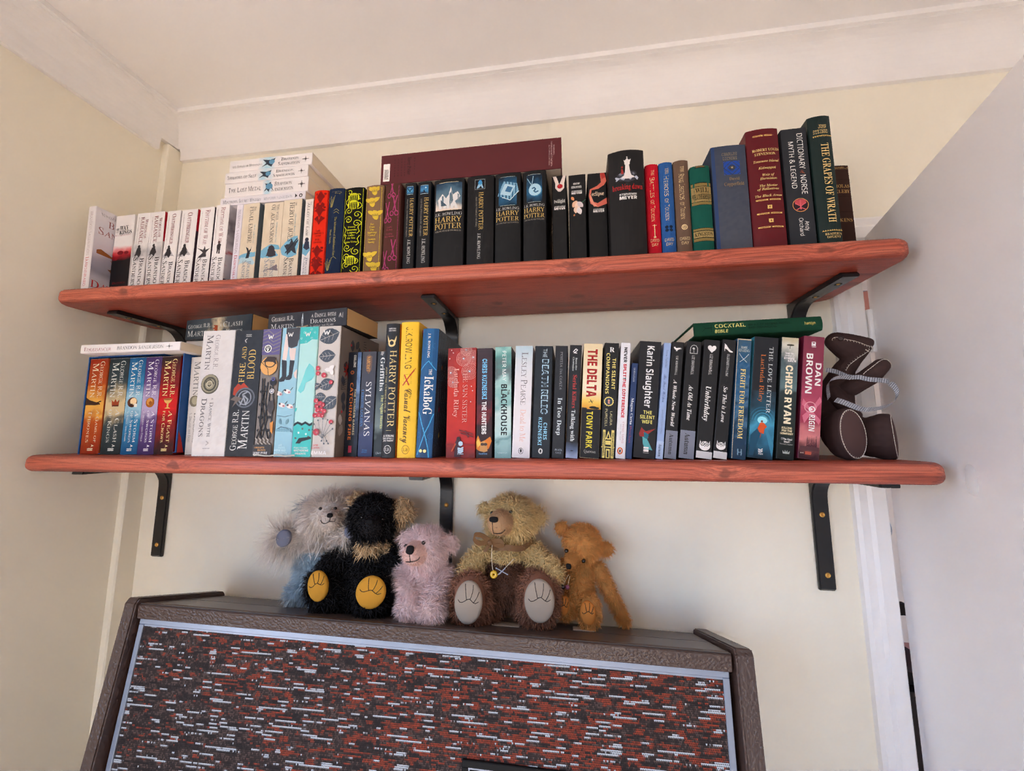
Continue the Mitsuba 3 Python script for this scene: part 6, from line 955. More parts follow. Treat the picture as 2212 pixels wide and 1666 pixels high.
B('wife', 'wide black paperback with white upright name and a red and teal bird', 0.129, (38, 38, 40), [V('author', 'Karin Slaughter', 0.04, 0.575, 0.36, 0.70, (226, 224, 224), 'b'), H('title', 'THE', 0.34, 0.74, 0.60, 0.63, (226, 214, 120), 'b'), H('title', 'SILENT', 0.2, 0.88, 0.64, 0.67, (226, 214, 120), 'b'), H('title', 'WIFE', 0.30, 0.78, 0.68, 0.71, (226, 214, 120), 'b'), PG('cover_print', [(0.2, 0.8), (0.3, 0.74), (0.36, 0.755), (0.5, 0.775), (0.95, 0.745), (0.6, 0.80), (0.66, 0.83), (0.5, 0.83), (0.24, 0.82)], (150, 52, 50)), PG('cover_print', [(0.36, 0.82), (0.56, 0.83), (0.86, 0.93), (0.7, 0.925), (0.66, 0.94), (0.5, 0.92), (0.4, 0.88)], (90, 166, 170)), PG('cover_print', [(0.42, 0.78), (0.66, 0.80), (0.6, 0.84), (0.44, 0.83)], (44, 110, 126)), RC('publisher_mark', 0.44, 0.68, 0.905, 0.92, WHITE), RC('publisher_mark', 0.44, 0.68, 0.925, 0.945, WHITE), LN('publisher_mark', [(0.44, 0.955), (0.68, 0.955)], 0.03, (150, 148, 146))], GP, back=(26, 26, 28))
B('beast', 'thin powder blue paperback left of the black fairy tale paperbacks', 0.129, (150, 172, 212), [V('author', 'Serena Valentino', 0.06, 0.22, 0.36, 0.66, (70, 80, 110), 'i'), V('title', 'The Beast Within', 0.28, 0.52, 0.3, 0.7, (80, 96, 140), 'c'), V('title', 'A TALE OF BEAUTY’S PRINCE', 0.58, 0.79, 0.4, 0.6, (70, 80, 110), 'r'), RC('publisher_mark', 0, 1, 0.85, 1, (176, 194, 224)), V('publisher_mark', 'Autumn', 0.875, 0.98, 0.3, 0.68, (70, 80, 100), 'm')], GD)
BKT = (38, 38, 39)
def fairy(k, label, emb, auth, a1, title, foot, ts=0.44, te=None, u=(0.34, 0.62)):
    B(k, label, 0.129, BKT, emb + [V('author', auth, 0.125, a1, 0.40, 0.58, (206, 204, 202), 's'), V('title', title, ts - 0.0, te or 0.72, u[0], u[1], WHITE, 'I')] + foot, GD)
aut = lambda: [RC('publisher_mark', 0, 1, 0.765, 1, (124, 128, 142)), V('publisher_mark', 'Autumn', 0.79, 0.965, 0.32, 0.64, (44, 44, 48), 'm')]
owl = lambda: [RC('publisher_mark', 0, 1, 0.94, 1, (214, 212, 212)), EL('publisher_mark', 0.5, 0.895, 0.34, 0.30, WHITE), PG('publisher_mark', [(0.2, 0.85), (0.28, 0.875), (0.72, 0.875), (0.8, 0.85), (0.82, 0.90), (0.18, 0.90)], WHITE), EL('publisher_mark', 0.36, 0.88, 0.13, 0.13, BKT), EL('publisher_mark', 0.64, 0.88, 0.13, 0.13, BKT), EL('publisher_mark', 0.36, 0.88, 0.09, 0.09, WHITE), EL('publisher_mark', 0.64, 0.88, 0.09, 0.09, WHITE), EL('publisher_mark', 0.36, 0.88, 0.04, 0.04, BKT), EL('publisher_mark', 0.64, 0.88, 0.04, 0.04, BKT), PG('publisher_mark', [(0.46, 0.895), (0.54, 0.895), (0.5, 0.905)], BKT)]
fairy('whole', 'black paperback with a small white oil lamp at the top of its spine', [PG('emblem', [(0.14, 0.05), (0.24, 0.042), (0.34, 0.055), (0.55, 0.05), (0.74, 0.05), (0.66, 0.062), (0.5, 0.07), (0.45, 0.075), (0.5, 0.08), (0.32, 0.08), (0.38, 0.073), (0.24, 0.065)], WHITE), RG('emblem', 0.72, 0.056, 0.09, 0.03, WHITE, 0.8)], 'LIZ BRASWELL', 0.29, 'A Whole New World', aut(), 0.33, 0.73)
fairy('asold', 'black paperback with a white outlined bell jar rose', [LN('emblem', [(0.26, 0.105), (0.26, 0.06), (0.36, 0.038), (0.5, 0.032), (0.64, 0.038), (0.74, 0.06), (0.74, 0.105), (0.26, 0.105)], 0.04, (196, 194, 192)), EL('emblem', 0.48, 0.062, 0.09, 0.07, (196, 194, 192)), LN('emblem', [(0.48, 0.062), (0.5, 0.10)], 0.03, (196, 194, 192))], 'LIZ BRASWELL', 0.29, 'As Old As Time', aut(), 0.38, 0.68)
fairy('unbirth', 'black paperback with a solid white heart', [PG('emblem', [(0.5, 0.108)] + [(0.5 + 0.029 * 0.95 * 16 * math.sin(t) ** 3 * 0.62, 0.075 - 0.0026 * (13 * math.cos(t) - 5 * math.cos(2 * t) - 2 * math.cos(3 * t) - math.cos(4 * t)) * 0.9) for t in np.linspace(math.pi, -math.pi, 40)], WHITE)], 'LIZ BRASWELL', 0.30, 'Unbirthday', owl(), 0.40, 0.69, (0.30, 0.62))
fairy('solove', 'black paperback with a white high heeled shoe', [PG('emblem', [(0.14, 0.035), (0.28, 0.045), (0.36, 0.06), (0.58, 0.088), (0.80, 0.10), (0.78, 0.108), (0.56, 0.106), (0.34, 0.085), (0.22, 0.075), (0.2, 0.10), (0.16, 0.10), (0.16, 0.06)], WHITE)], 'ELIZABETH LIM', 0.31, 'So This is Love', owl(), 0.40, 0.70)
CR = (222, 196, 130)
B('freedom', 'worn mottled blue paperback with crossed cutlasses and pale gold title', 0.129, (44, 76, 104), [G('cover_print', 0, 1, 0, 1, [(0, (60, 90, 110)), (0.3, (38, 84, 124)), (0.5, (70, 108, 136)), (0.75, (32, 58, 84)), (1, (38, 60, 80))], 0.5, 110), RC('cover_print', 0, 0.05, 0.0, 1, (196, 176, 150)), RC('cover_print', 0, 1, 0, 0.012, (190, 168, 140)), H('author', 'MARK', 0.28, 0.74, 0.065, 0.083, (214, 216, 206), 'r'), H('author', 'KEATING', 0.12, 0.9, 0.09, 0.112, (214, 216, 206), 'r'), LN('emblem', [(0.18, 0.13), (0.4, 0.165), (0.74, 0.2)], 0.04, (190, 200, 204)), LN('emblem', [(0.84, 0.13), (0.6, 0.165), (0.24, 0.2)], 0.04, (190, 200, 204)), V('title', 'FIGHT FOR FREEDOM', 0.255, 0.835, 0.34, 0.68, CR, 'm'), LN('publisher_mark', [(0.42, 0.92), (0.42, 0.965)], 0.07, (140, 170, 186)), LN('publisher_mark', [(0.42, 0.943), (0.66, 0.943)], 0.05, (140, 170, 186)), LN('publisher_mark', [(0.66, 0.92), (0.66, 0.965)], 0.07, (140, 170, 186))], GL2)
arcs = [LN('cover_print', [(0.52 + 0.11 * k * math.cos(a), 0.70 - 0.023 * k * math.sin(a)) for a in np.linspace(0.1, 3.04, 13)], 0.015 + 0.004 * k, c) for k, c in ((1, (120, 206, 222)), (2, (90, 180, 206)), (3, (70, 150, 180)), (4, (56, 124, 152)), (5, (46, 98, 124)))]
B('letter', 'wide black and teal paperback with an orange coated figure in a tunnel', 0.129, (38, 40, 44), [G('cover_print', 0.45, 1, 0, 1, [(0, (38, 40, 44)), (0.3, (40, 84, 104)), (0.5, (70, 150, 180)), (0.7, (50, 110, 140)), (1, (26, 46, 60))], 0.2, 60)] + arcs + [EL('cover_print', 0.5, 0.69, 0.2, 0.16, (150, 222, 236)), PG('cover_print', [(0.05, 0.82), (0.4, 0.74), (0.5, 0.76), (0.2, 0.98), (0.02, 0.98)], (34, 76, 100)), PG('cover_print', [(0.95, 0.98), (0.62, 0.76), (0.7, 0.755), (1, 0.88)], (60, 130, 160)), PG('cover_print', [(0.32, 0.76), (0.42, 0.71), (0.56, 0.71), (0.70, 0.74), (0.6, 0.76), (0.58, 0.80), (0.4, 0.79)], (206, 84, 44)), EL('cover_print', 0.48, 0.70, 0.045, 0.045, (110, 60, 44)), LN('cover_print', [(0.46, 0.79), (0.45, 0.83)], 0.03, (150, 60, 44)), V('title', 'THE LOVE LETTER', 0.08, 0.63, 0.62, 0.78, (214, 216, 216), 'r'), V('author', 'Lucinda Riley', 0.145, 0.54, 0.30, 0.48, (200, 110, 60), 'r')] + [LN('publisher_mark', [(0.4, 0.925 + 0.01 * k), (0.48, 0.93 + 0.01 * k), (0.56, 0.92 + 0.01 * k)], 0.03, WHITE) for k in range(3)] + [H('publisher_mark', 'PAN', 0.4, 0.58, 0.955, 0.968, WHITE, 'b')], GL2, back=(60, 130, 150))
B('ryan', 'dark paperback with heavy cream outlined capitals and stormy pale top', 0.129, (40, 46, 46), [G('cover_print', 0, 1, 0, 1, [(0, (190, 180, 150)), (0.08, (206, 204, 190)), (0.2, (76, 92, 96)), (0.4, (96, 120, 122)), (0.47, (50, 60, 60)), (0.75, (36, 44, 42)), (1, (30, 34, 32))], 0.12, 60), EL('cover_print', 0.52, 0.065, 0.22, 0.06, (64, 62, 52)), LN('cover_print', [(0.5, 0.07), (0.5, 0.095)], 0.03, (64, 62, 52)), H('cover_text', 'from the', 0.24, 0.72, 0.125, 0.142, WHITE, 'm'), H('cover_text', 'creator of', 0.2, 0.78, 0.145, 0.162, WHITE, 'm'), H('cover_text', 'STRIKE', 0.16, 0.8, 0.168, 0.186, WHITE, 'k'), H('cover_text', 'BACK', 0.4, 0.9, 0.188, 0.206, WHITE, 'k'), V('author', 'CHRIS RYAN', 0.235, 0.715, 0.30, 0.72, (236, 222, 190), 'k'), H('title', 'KILLING', 0.22, 0.8, 0.74, 0.757, (222, 206, 170), 'k'), H('title', 'FOR THE', 0.22, 0.82, 0.763, 0.78, (222, 206, 170), 'k'), H('title', 'COMPANY', 0.14, 0.88, 0.786, 0.803, (222, 206, 170), 'k'), H('cover_text', '‘The Real', 0.2, 0.84, 0.83, 0.845, WHITE, 'm'), H('cover_text', 'Deal’', 0.36, 0.72, 0.852, 0.867, WHITE, 'm'), H('cover_text', 'The Evening Standard', 0.14, 0.88, 0.875, 0.883, (190, 190, 186), 'r'), PG('publisher_mark', [(0.34, 0.955), (0.3, 0.93), (0.42, 0.945), (0.46, 0.925), (0.52, 0.942), (0.58, 0.925), (0.62, 0.945), (0.74, 0.93), (0.70, 0.955)], (170, 176, 170))], GL2)
PM = (120, 44, 66)
B('origin', 'dusky pink and maroon paperback with big white capitals beside the felt bear', 0.129, (110, 44, 62), [G('cover_print', 0, 1, 0, 1, [(0, (122, 54, 70)), (0.35, (140, 56, 78)), (0.55, (176, 76, 100)), (0.7, (150, 52, 76)), (0.85, (206, 130, 130)), (0.92, (120, 70, 70)), (1, (60, 34, 40))], 0.12, 60), RC('publisher_mark', 0.38, 0.58, 0.045, 0.08, (226, 222, 222)), PG('publisher_mark', [(0.4, 0.05), (0.56, 0.05), (0.42, 0.076), (0.56, 0.076)], PM), H('publisher_mark', 'CORGI', 0.38, 0.6, 0.084, 0.092, WHITE, 'b'), V('author', 'DAN', 0.22, 0.405, 0.62, 0.90, WHITE, 'b'), V('author', 'BROWN', 0.145, 0.475, 0.16, 0.48, WHITE, 'b'), PG('cover_print', [(0.1, 0.52), (0.5, 0.6), (0.9, 0.49), (1, 0.53), (0.6, 0.62), (0.98, 0.68), (0.9, 0.72), (0.5, 0.64), (0.2, 0.72), (0.08, 0.66), (0.4, 0.61), (0.05, 0.57)], (206, 112, 132)), RG('cover_print', 0.46, 0.585, 0.3, 0.05, (222, 150, 160)), RG('title', 0.54, 0.60, 0.16, 0.05, WHITE), EL('cover_print', 0.5, 0.60, 0.07, 0.07, (240, 214, 214)), V('title', 'RIGIN', 0.645, 0.775, 0.42, 0.70, WHITE, 'b')] + [PG('cover_print', [(0.36 + 0.07 * k, 0.9), (0.39 + 0.07 * k, 0.81 + 0.012 * (k % 3)), (0.42 + 0.07 * k, 0.9)], (70, 36, 46)) for k in range(7)] + [RC('cover_print', 0.05, 0.95, 0.90, 0.93, (90, 56, 60)), RC('cover_print', 0.3, 0.6, 0.94, 0.965, (190, 90, 70)), H('cover_text', 'novel', 0.06, 0.24, 0.945, 0.96, (220, 200, 190), 'i')], GL2, back=(92, 30, 48))
# green book lying across the leaning ones
CB = (22, 62, 44)
lying('dark green cloth book with gold letters lying across the leaning paperbacks', 0.2185, -0.2, onto(0.3) + 0.2105, 0.203, 0.0245, CB, [LN('cover_print', [(0.85, 0.05), (0.55, 0.09), (0.2, 0.05)], 0.03, (14, 40, 30)), LN('cover_print', [(0.53, 0.09), (0.53, 0.135)], 0.05, (14, 40, 30)), LN('cover_print', [(0.3, 0.137), (0.76, 0.137)], 0.05, (14, 40, 30)), V('title', 'COCKTAIL', 0.165, 0.41, 0.52, 0.80, (206, 196, 120), 'b'), V('title', 'BIBLE', 0.165, 0.27, 0.18, 0.40, (206, 196, 120), 'b'), V('title', 'AN A-Z OF RECIPES, NOTES,', 0.43, 0.76, 0.56, 0.70, (14, 44, 32), 'b'), V('title', 'AND TECHNIQUES', 0.43, 0.65, 0.36, 0.50, (14, 44, 32), 'b'), V('publisher_mark', 'hamlyn', 0.865, 0.945, 0.42, 0.62, (206, 190, 110), 's')], GL2, d=0.14, kind='hb', bulge=0.003, bs='cloth', tilt=1.2)
# ------------------------------------------------------------------ the toy bears
BEARS = {
    'blue': dict(torso=[(-0.5586, -0.062, 1.3237, 0.0373), (-0.5503, -0.072, 1.2393, 0.0425)], head=(-0.5266, -0.08, 1.3901, 0.0428), muzzle=(-0.5008, -0.118, 1.3866, 0.0194), ears=[(-0.5893, -0.068, 1.3992, 0.0178), (-0.4932, -0.065, 1.4164, 0.0155)],
        larm=[(-0.593, -0.07, 1.3313, 0.0227), (-0.6132, -0.105, 1.3411, 0.022)], rarm=[(-0.4933, -0.075, 1.3334, 0.0182), (-0.4649, -0.098, 1.3571, 0.0167)],
        lleg=[(-0.5763, -0.075, 1.2313, 0.0243), (-0.5775, -0.1, 1.229, 0.0196)], rleg=[(-0.5158, -0.075, 1.2251, 0.022), (-0.5016, -0.085, 1.2202, 0.0197)],
        nose=(-0.4919, -0.133, 1.3982), eyes=[(-0.5242, -0.11, 1.4044), (-0.4937, -0.11, 1.41)], mouth=[(-0.4916, -0.133, 1.3936), (-0.4921, -0.133, 1.3862), (-0.5012, -0.133, 1.3832), (-0.5077, -0.133, 1.3876), (-0.4911, -0.133, 1.3862), (-0.4817, -0.133, 1.3847), (-0.477, -0.133, 1.3904)],
        pads=[((-0.5991, -0.125, 1.3464), 0.0156, 0.0175), ((-0.4547, -0.118, 1.3649), 0.0115, 0.0144)]),
    'black': dict(torso=[(-0.4269, -0.08, 1.3086, 0.0377), (-0.4244, -0.088, 1.2422, 0.0486)], head=(-0.4142, -0.1, 1.3904, 0.044), muzzle=(-0.3953, -0.143, 1.3823, 0.0194), ears=[(-0.4575, -0.085, 1.4145, 0.0201), (-0.3573, -0.085, 1.4007, 0.0237)],
        larm=[(-0.4638, -0.09, 1.3126, 0.0197), (-0.4945, -0.12, 1.295, 0.0191)], rarm=[(-0.3847, -0.085, 1.3099, 0.0176), (-0.3604, -0.115, 1.2641, 0.0159)],
        lleg=[(-0.4555, -0.105, 1.2304, 0.0268), (-0.4858, -0.142, 1.2426, 0.0239), (-0.4966, -0.148, 1.2685, 0.0239)], rleg=[(-0.3945, -0.105, 1.2284, 0.0265), (-0.3836, -0.15, 1.2412, 0.025), (-0.3835, -0.155, 1.2718, 0.0241)],
        nose=(-0.3899, -0.158, 1.3927), eyes=[(-0.415, -0.13, 1.3962), (-0.3768, -0.13, 1.3937)], mouth=[],
        pads=[((-0.4863, -0.168, 1.2726), 0.0197, 0.0277), ((-0.3738, -0.175, 1.2703), 0.0278, 0.0286)]),
    'pink': dict(torso=[(-0.2996, -0.1, 1.2889, 0.0359), (-0.2954, -0.115, 1.2432, 0.0368)], head=(-0.2888, -0.12, 1.3389, 0.0389), muzzle=(-0.2985, -0.158, 1.3367, 0.0203), ears=[(-0.246, -0.11, 1.3451, 0.0158), (-0.3366, -0.11, 1.3553, 0.0114)],
        larm=[(-0.3356, -0.115, 1.2848, 0.014), (-0.3085, -0.15, 1.2639, 0.0124)], rarm=[(-0.2562, -0.11, 1.2889, 0.0157), (-0.2576, -0.148, 1.2618, 0.0132)],
        lleg=[(-0.3103, -0.13, 1.2394, 0.0199), (-0.3013, -0.165, 1.2389, 0.0172)], rleg=[(-0.2652, -0.13, 1.242, 0.0197), (-0.2576, -0.172, 1.2428, 0.0186)],
        nose=(-0.2992, -0.173, 1.3475), eyes=[(-0.2818, -0.15, 1.3548), (-0.3172, -0.15, 1.3483)], mouth=[(-0.299, -0.173, 1.3426), (-0.2976, -0.173, 1.3302), (-0.3049, -0.173, 1.3291), (-0.2976, -0.173, 1.3294), (-0.2868, -0.173, 1.3307), (-0.2806, -0.173, 1.3359)],
        pads=[]),
    'brown': dict(torso=[(-0.1296, -0.07, 1.3367, 0.0364), (-0.1289, -0.085, 1.2658, 0.0446)], head=(-0.1226, -0.085, 1.3917, 0.0474), muzzle=(-0.1374, -0.137, 1.3947, 0.0223), ears=[(-0.071, -0.078, 1.3955, 0.0189), (-0.1785, -0.078, 1.411, 0.0116)],
        larm=[(-0.1723, -0.08, 1.3312, 0.0181), (-0.2019, -0.115, 1.2983, 0.0164)], rarm=[(-0.0825, -0.08, 1.3304, 0.0197), (-0.037, -0.105, 1.2996, 0.017)],
        lleg=[(-0.1551, -0.095, 1.2349, 0.0257), (-0.1923, -0.138, 1.2403, 0.0315), (-0.1918, -0.142, 1.2724, 0.0315)], rleg=[(-0.0966, -0.09, 1.2381, 0.0256), (-0.0645, -0.115, 1.2404, 0.0352), (-0.0621, -0.12, 1.2731, 0.0343)],
        nose=(-0.1428, -0.152, 1.4027), eyes=[(-0.1201, -0.115, 1.4048), (-0.1526, -0.115, 1.4074)], mouth=[(-0.1436, -0.152, 1.3976), (-0.1444, -0.152, 1.3833), (-0.1453, -0.152, 1.3807), (-0.1329, -0.152, 1.3811), (-0.1241, -0.152, 1.3873)],
        pads=[((-0.1883, -0.162, 1.2629), 0.0255, 0.0366), ((-0.0606, -0.14, 1.2658), 0.0273, 0.0367)]),
    'orange': dict(torso=[(0.0183, -0.042, 1.2857, 0.023), (0.0141, -0.05, 1.2273, 0.0282)], head=(0.0219, -0.055, 1.3424, 0.0371), muzzle=(-0.0013, -0.09, 1.3164, 0.0155), ears=[(-0.0203, -0.048, 1.3687, 0.0136), (0.0687, -0.046, 1.3301, 0.0152)],
        larm=[(-0.0128, -0.048, 1.2989, 0.0105), (-0.0281, -0.058, 1.2724, 0.0094)], rarm=[(0.0529, -0.045, 1.2919, 0.0133), (0.0791, -0.045, 1.2379, 0.0122), (0.1039, -0.03, 1.1875, 0.0104)],
        lleg=[(-0.0028, -0.06, 1.2196, 0.0149), (-0.0155, -0.078, 1.2175, 0.0137), (-0.017, -0.08, 1.2354, 0.0128)], rleg=[(0.0284, -0.06, 1.2232, 0.0167), (0.0314, -0.088, 1.2144, 0.0196), (0.0336, -0.09, 1.2388, 0.017)],
        nose=(-0.0067, -0.105, 1.3112), eyes=[(-0.0073, -0.085, 1.3322), (0.0196, -0.085, 1.3193)], mouth=[],
        pads=[((-0.0177, -0.1, 1.2339), 0.0107, 0.0178), ((0.0273, -0.11, 1.23), 0.0148, 0.0209)]),
}
FELT = {
    'head': [(0.5028, -0.125, 1.7246, 0.0228), (0.4868, -0.125, 1.7337, 0.017), (0.5164, -0.13, 1.7255, 0.0168), (0.5313, -0.135, 1.7273, 0.0091), (0.5241, -0.135, 1.7148, 0.0091), (0.5079, -0.13, 1.7002, 0.0142), (0.494, -0.125, 1.6802, 0.0168)],
    'torso': [(0.4847, -0.115, 1.6459, 0.0255), (0.4714, -0.12, 1.5841, 0.0318)],
    'arm': [(0.4865, -0.12, 1.6487, 0.016), (0.4934, -0.14, 1.6461, 0.0147), (0.5126, -0.16, 1.6642, 0.0151), (0.5271, -0.165, 1.68, 0.0126)],
    'leg1': [(0.4662, -0.13, 1.592, 0.0215), (0.455, -0.17, 1.5593, 0.028)],
    'leg2': [(0.4871, -0.125, 1.5839, 0.0215), (0.5117, -0.15, 1.5554, 0.03)],
    'arm2': [(0.4704, -0.13, 1.6377, 0.015), (0.4778, -0.165, 1.5959, 0.011)],
}
def ball(s, n=20, k=(1, 1, 1)):
    return m3.Manifold.sphere(s[3], n).scale(k).translate(s[:3])
def chain(ss, n=20):
    out = [m3.Manifold.batch_hull([ball(a, n), ball(b, n)]) for a, b in zip(ss, ss[1:])]
    return out if len(ss) > 1 else [ball(ss[0], n)]
def body_mesh(parts, ref=0.0045, it=14):
    m = m3.Manifold.batch_boolean(parts, m3.OpType.Add).refine_to_length(ref)
    mm = m.to_mesh(); t = tm(mm.vert_properties[:, :3], mm.tri_verts)
    t.merge_vertices()
    trimesh.smoothing.filter_taubin(t, lamb=0.5, nu=0.53, iterations=it)
    return t
def ear_disc(e, head, flat=0.45):
    """an ear: a ball flattened along the line of sight, standing on the head"""
    return m3.Manifold.sphere(e[3], 20).scale((1.0, flat, 1.0)).translate(e[:3])
def fur(mesh, n, rng, length, colour, width=0.0009, droop=0.5, wild=0.35, curl=0.0, segs=3, swirl=38.0):
    """strands standing on the mesh: tapered blades of a few quads, bent by their weight, combed by a slowly varying field"""
    pts, fi = trimesh.sample.sample_surface(mesh, n, seed=int(rng.integers(1e9)))
    nr = mesh.face_normals[fi]
    L = length(pts, nr) * rng.uniform(0.6, 1.2, n)
    keep = L > 0.0012
    pts, nr, L = pts[keep], nr[keep], L[keep]; n = len(pts)
    fld = np.stack([meshkit.noise(pts * swirl, seed=s) - 0.5 for s in (1, 2, 3)], 1) * 2
    d = nr * 1.0 + fld * wild * 1.6 + rng.normal(0, wild * 0.5, (n, 3)) + np.array([0, -0.05, -droop * 0.6])
    d -= nr * np.minimum(0, (d * nr).sum(1, keepdims=True) - 0.15)
    d /= np.linalg.norm(d, axis=1, keepdims=True)
    cd = np.cross(d, rng.normal(0, 1, (n, 3))); cd /= np.linalg.norm(cd, axis=1, keepdims=True) + 1e-9
    side = np.cross(d, cd)
    w = width * rng.uniform(0.6, 1.4, n)
    base = colour(pts, nr)
    tone = rng.uniform(0.78, 1.18, (n, 1))
    rows, cols = [], []
    for k in range(segs + 1):
        t = k / segs
        c = pts + d * (L * t)[:, None] + np.array([0, 0, -1.0]) * (droop * L * t * t * 0.55)[:, None] + (cd * (np.sin(t * math.pi * 1.6) * curl * L)[:, None])
        ww = (w * (1 - t) ** 0.7 * 0.5)[:, None]
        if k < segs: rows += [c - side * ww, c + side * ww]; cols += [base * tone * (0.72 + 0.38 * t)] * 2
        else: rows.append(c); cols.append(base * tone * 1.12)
    m = 2 * segs + 1
    v = np.stack(rows, 1).reshape(-1, 3); col = np.clip(np.stack(cols, 1).reshape(-1, 3), 0, 1)
    f = []
    for k in range(segs - 1):
        a = 2 * k
        f += [[a, a + 1, a + 2], [a + 1, a + 3, a + 2]]
    f.append([2 * segs - 2, 2 * segs - 1, 2 * segs])
    f = (np.arange(n)[:, None, None] * m + np.array(f)[None]).reshape(-1, 3)
    return tm(v, f), col
def near(p, s, r): return np.linalg.norm(np.asarray(p) - np.asarray(s[:3]), axis=1) < r
def tube(path, r, n=6):
    path = np.asarray(path, float)
    tg = np.gradient(path, axis=0); tg /= np.linalg.norm(tg, axis=1, keepdims=True) + 1e-12
    ref = np.array([0.31, 0.2, 0.93]); a = np.cross(tg, ref); a /= np.linalg.norm(a, axis=1, keepdims=True) + 1e-12; b = np.cross(tg, a)
    ang = np.arange(n) * 2 * math.pi / n
    v = (path[:, None] + r * (a[:, None] * np.cos(ang)[None, :, None] + b[:, None] * np.sin(ang)[None, :, None])).reshape(-1, 3)
    f = []
    for i in range(len(path) - 1):
        for j in range(n):
            p, q = i * n + j, i * n + (j + 1) % n
            f += [[p, q, p + n], [q, q + n, p + n]]
    return tm(v, f)
def snap(mesh, pts, out=0.0005):
    p, _, fi = trimesh.proximity.closest_point(mesh, np.atleast_2d(pts))
    return p + mesh.face_normals[fi] * out, mesh.face_normals[fi]
def smoothpath(pts, n=16):
    pts = np.asarray(pts, float); t = np.linspace(0, 1, len(pts)); tt = np.linspace(0, 1, n)
    from scipy.interpolate import make_interp_spline
    return make_interp_spline(t, pts, k=min(3, len(pts) - 1))(tt)
def pad_mesh(c, a, b, axis, tilt=0.0, dome=0.006, toes=True):
    """a sewn sole: an oval cushion facing along axis, wider heel below, three or four toes marked by grooves above"""
    axis = np.asarray(axis, float); axis /= np.linalg.norm(axis)
    upx = np.array([0, 0, 1.0]) - axis * axis[2]; upx /= np.linalg.norm(upx); rt = np.cross(upx, axis)
    if tilt: ct, st = math.cos(tilt), math.sin(tilt); upx, rt = upx * ct + rt * st, rt * ct - upx * st
    rr, aa = np.meshgrid(np.linspace(0, 1, 12), np.linspace(0, 2 * math.pi, 41)[:-1], indexing='ij')
    x, y = (rr * np.cos(aa)).ravel(), (rr * np.sin(aa)).ravel()
    h = dome * np.maximum(0.0, 1 - (x * x + y * y)) ** 0.6
    v = np.asarray(c) + np.outer(x * a, rt) + np.outer(y * b, upx) + np.outer(h, axis)
    n = 40; f = []
    for i in range(11):
        for j in range(n):
            p, q = i * n + j, i * n + (j + 1) % n
            f += [[p, p + n, q], [q, p + n, q + n]]
    ed = np.arange(11 * n, 12 * n); back = len(v); v = np.vstack([v, v[ed] - axis * 0.004])
    for j in range(n): f += [[ed[j], back + j, ed[(j + 1) % n]], [ed[(j + 1) % n], back + j, back + (j + 1) % n]]
    P = lambda u, w: np.asarray(c) + rt * (u * a) + upx * (w * b) + axis * (dome * max(0.0, 1 - u * u - w * w) ** 0.6 + 0.0003)
    return tm(v, f), P
def sole(key, c, a, b, axis, col, line=(40, 34, 34), tilt=0.0, toes=True, parent='foot_pad'):
    m, P = pad_mesh(c, a, b, axis, tilt)
    k = add(f'{key}__{parent}', m, 'cloth', True, lin(col))
    if toes:
        ls = []
        for pts in ([(-0.72, 0.12), (-0.42, 0.02), (-0.1, 0.16), (0.15, 0.2), (0.4, 0.05), (0.75, 0.1)], [(-0.1, 0.16), (-0.2, 0.5), (-0.28, 0.86)], [(0.15, 0.2), (0.28, 0.5), (0.3, 0.84)], [(0.4, 0.05), (0.62, 0.3), (0.74, 0.55)]):
            pp = smoothpath(pts, 10); ls.append(tube([P(*q) for q in pp], 0.00055, 5))
        add(k + '__stitching', cat(ls), 'cloth', False, lin(line))
    return k
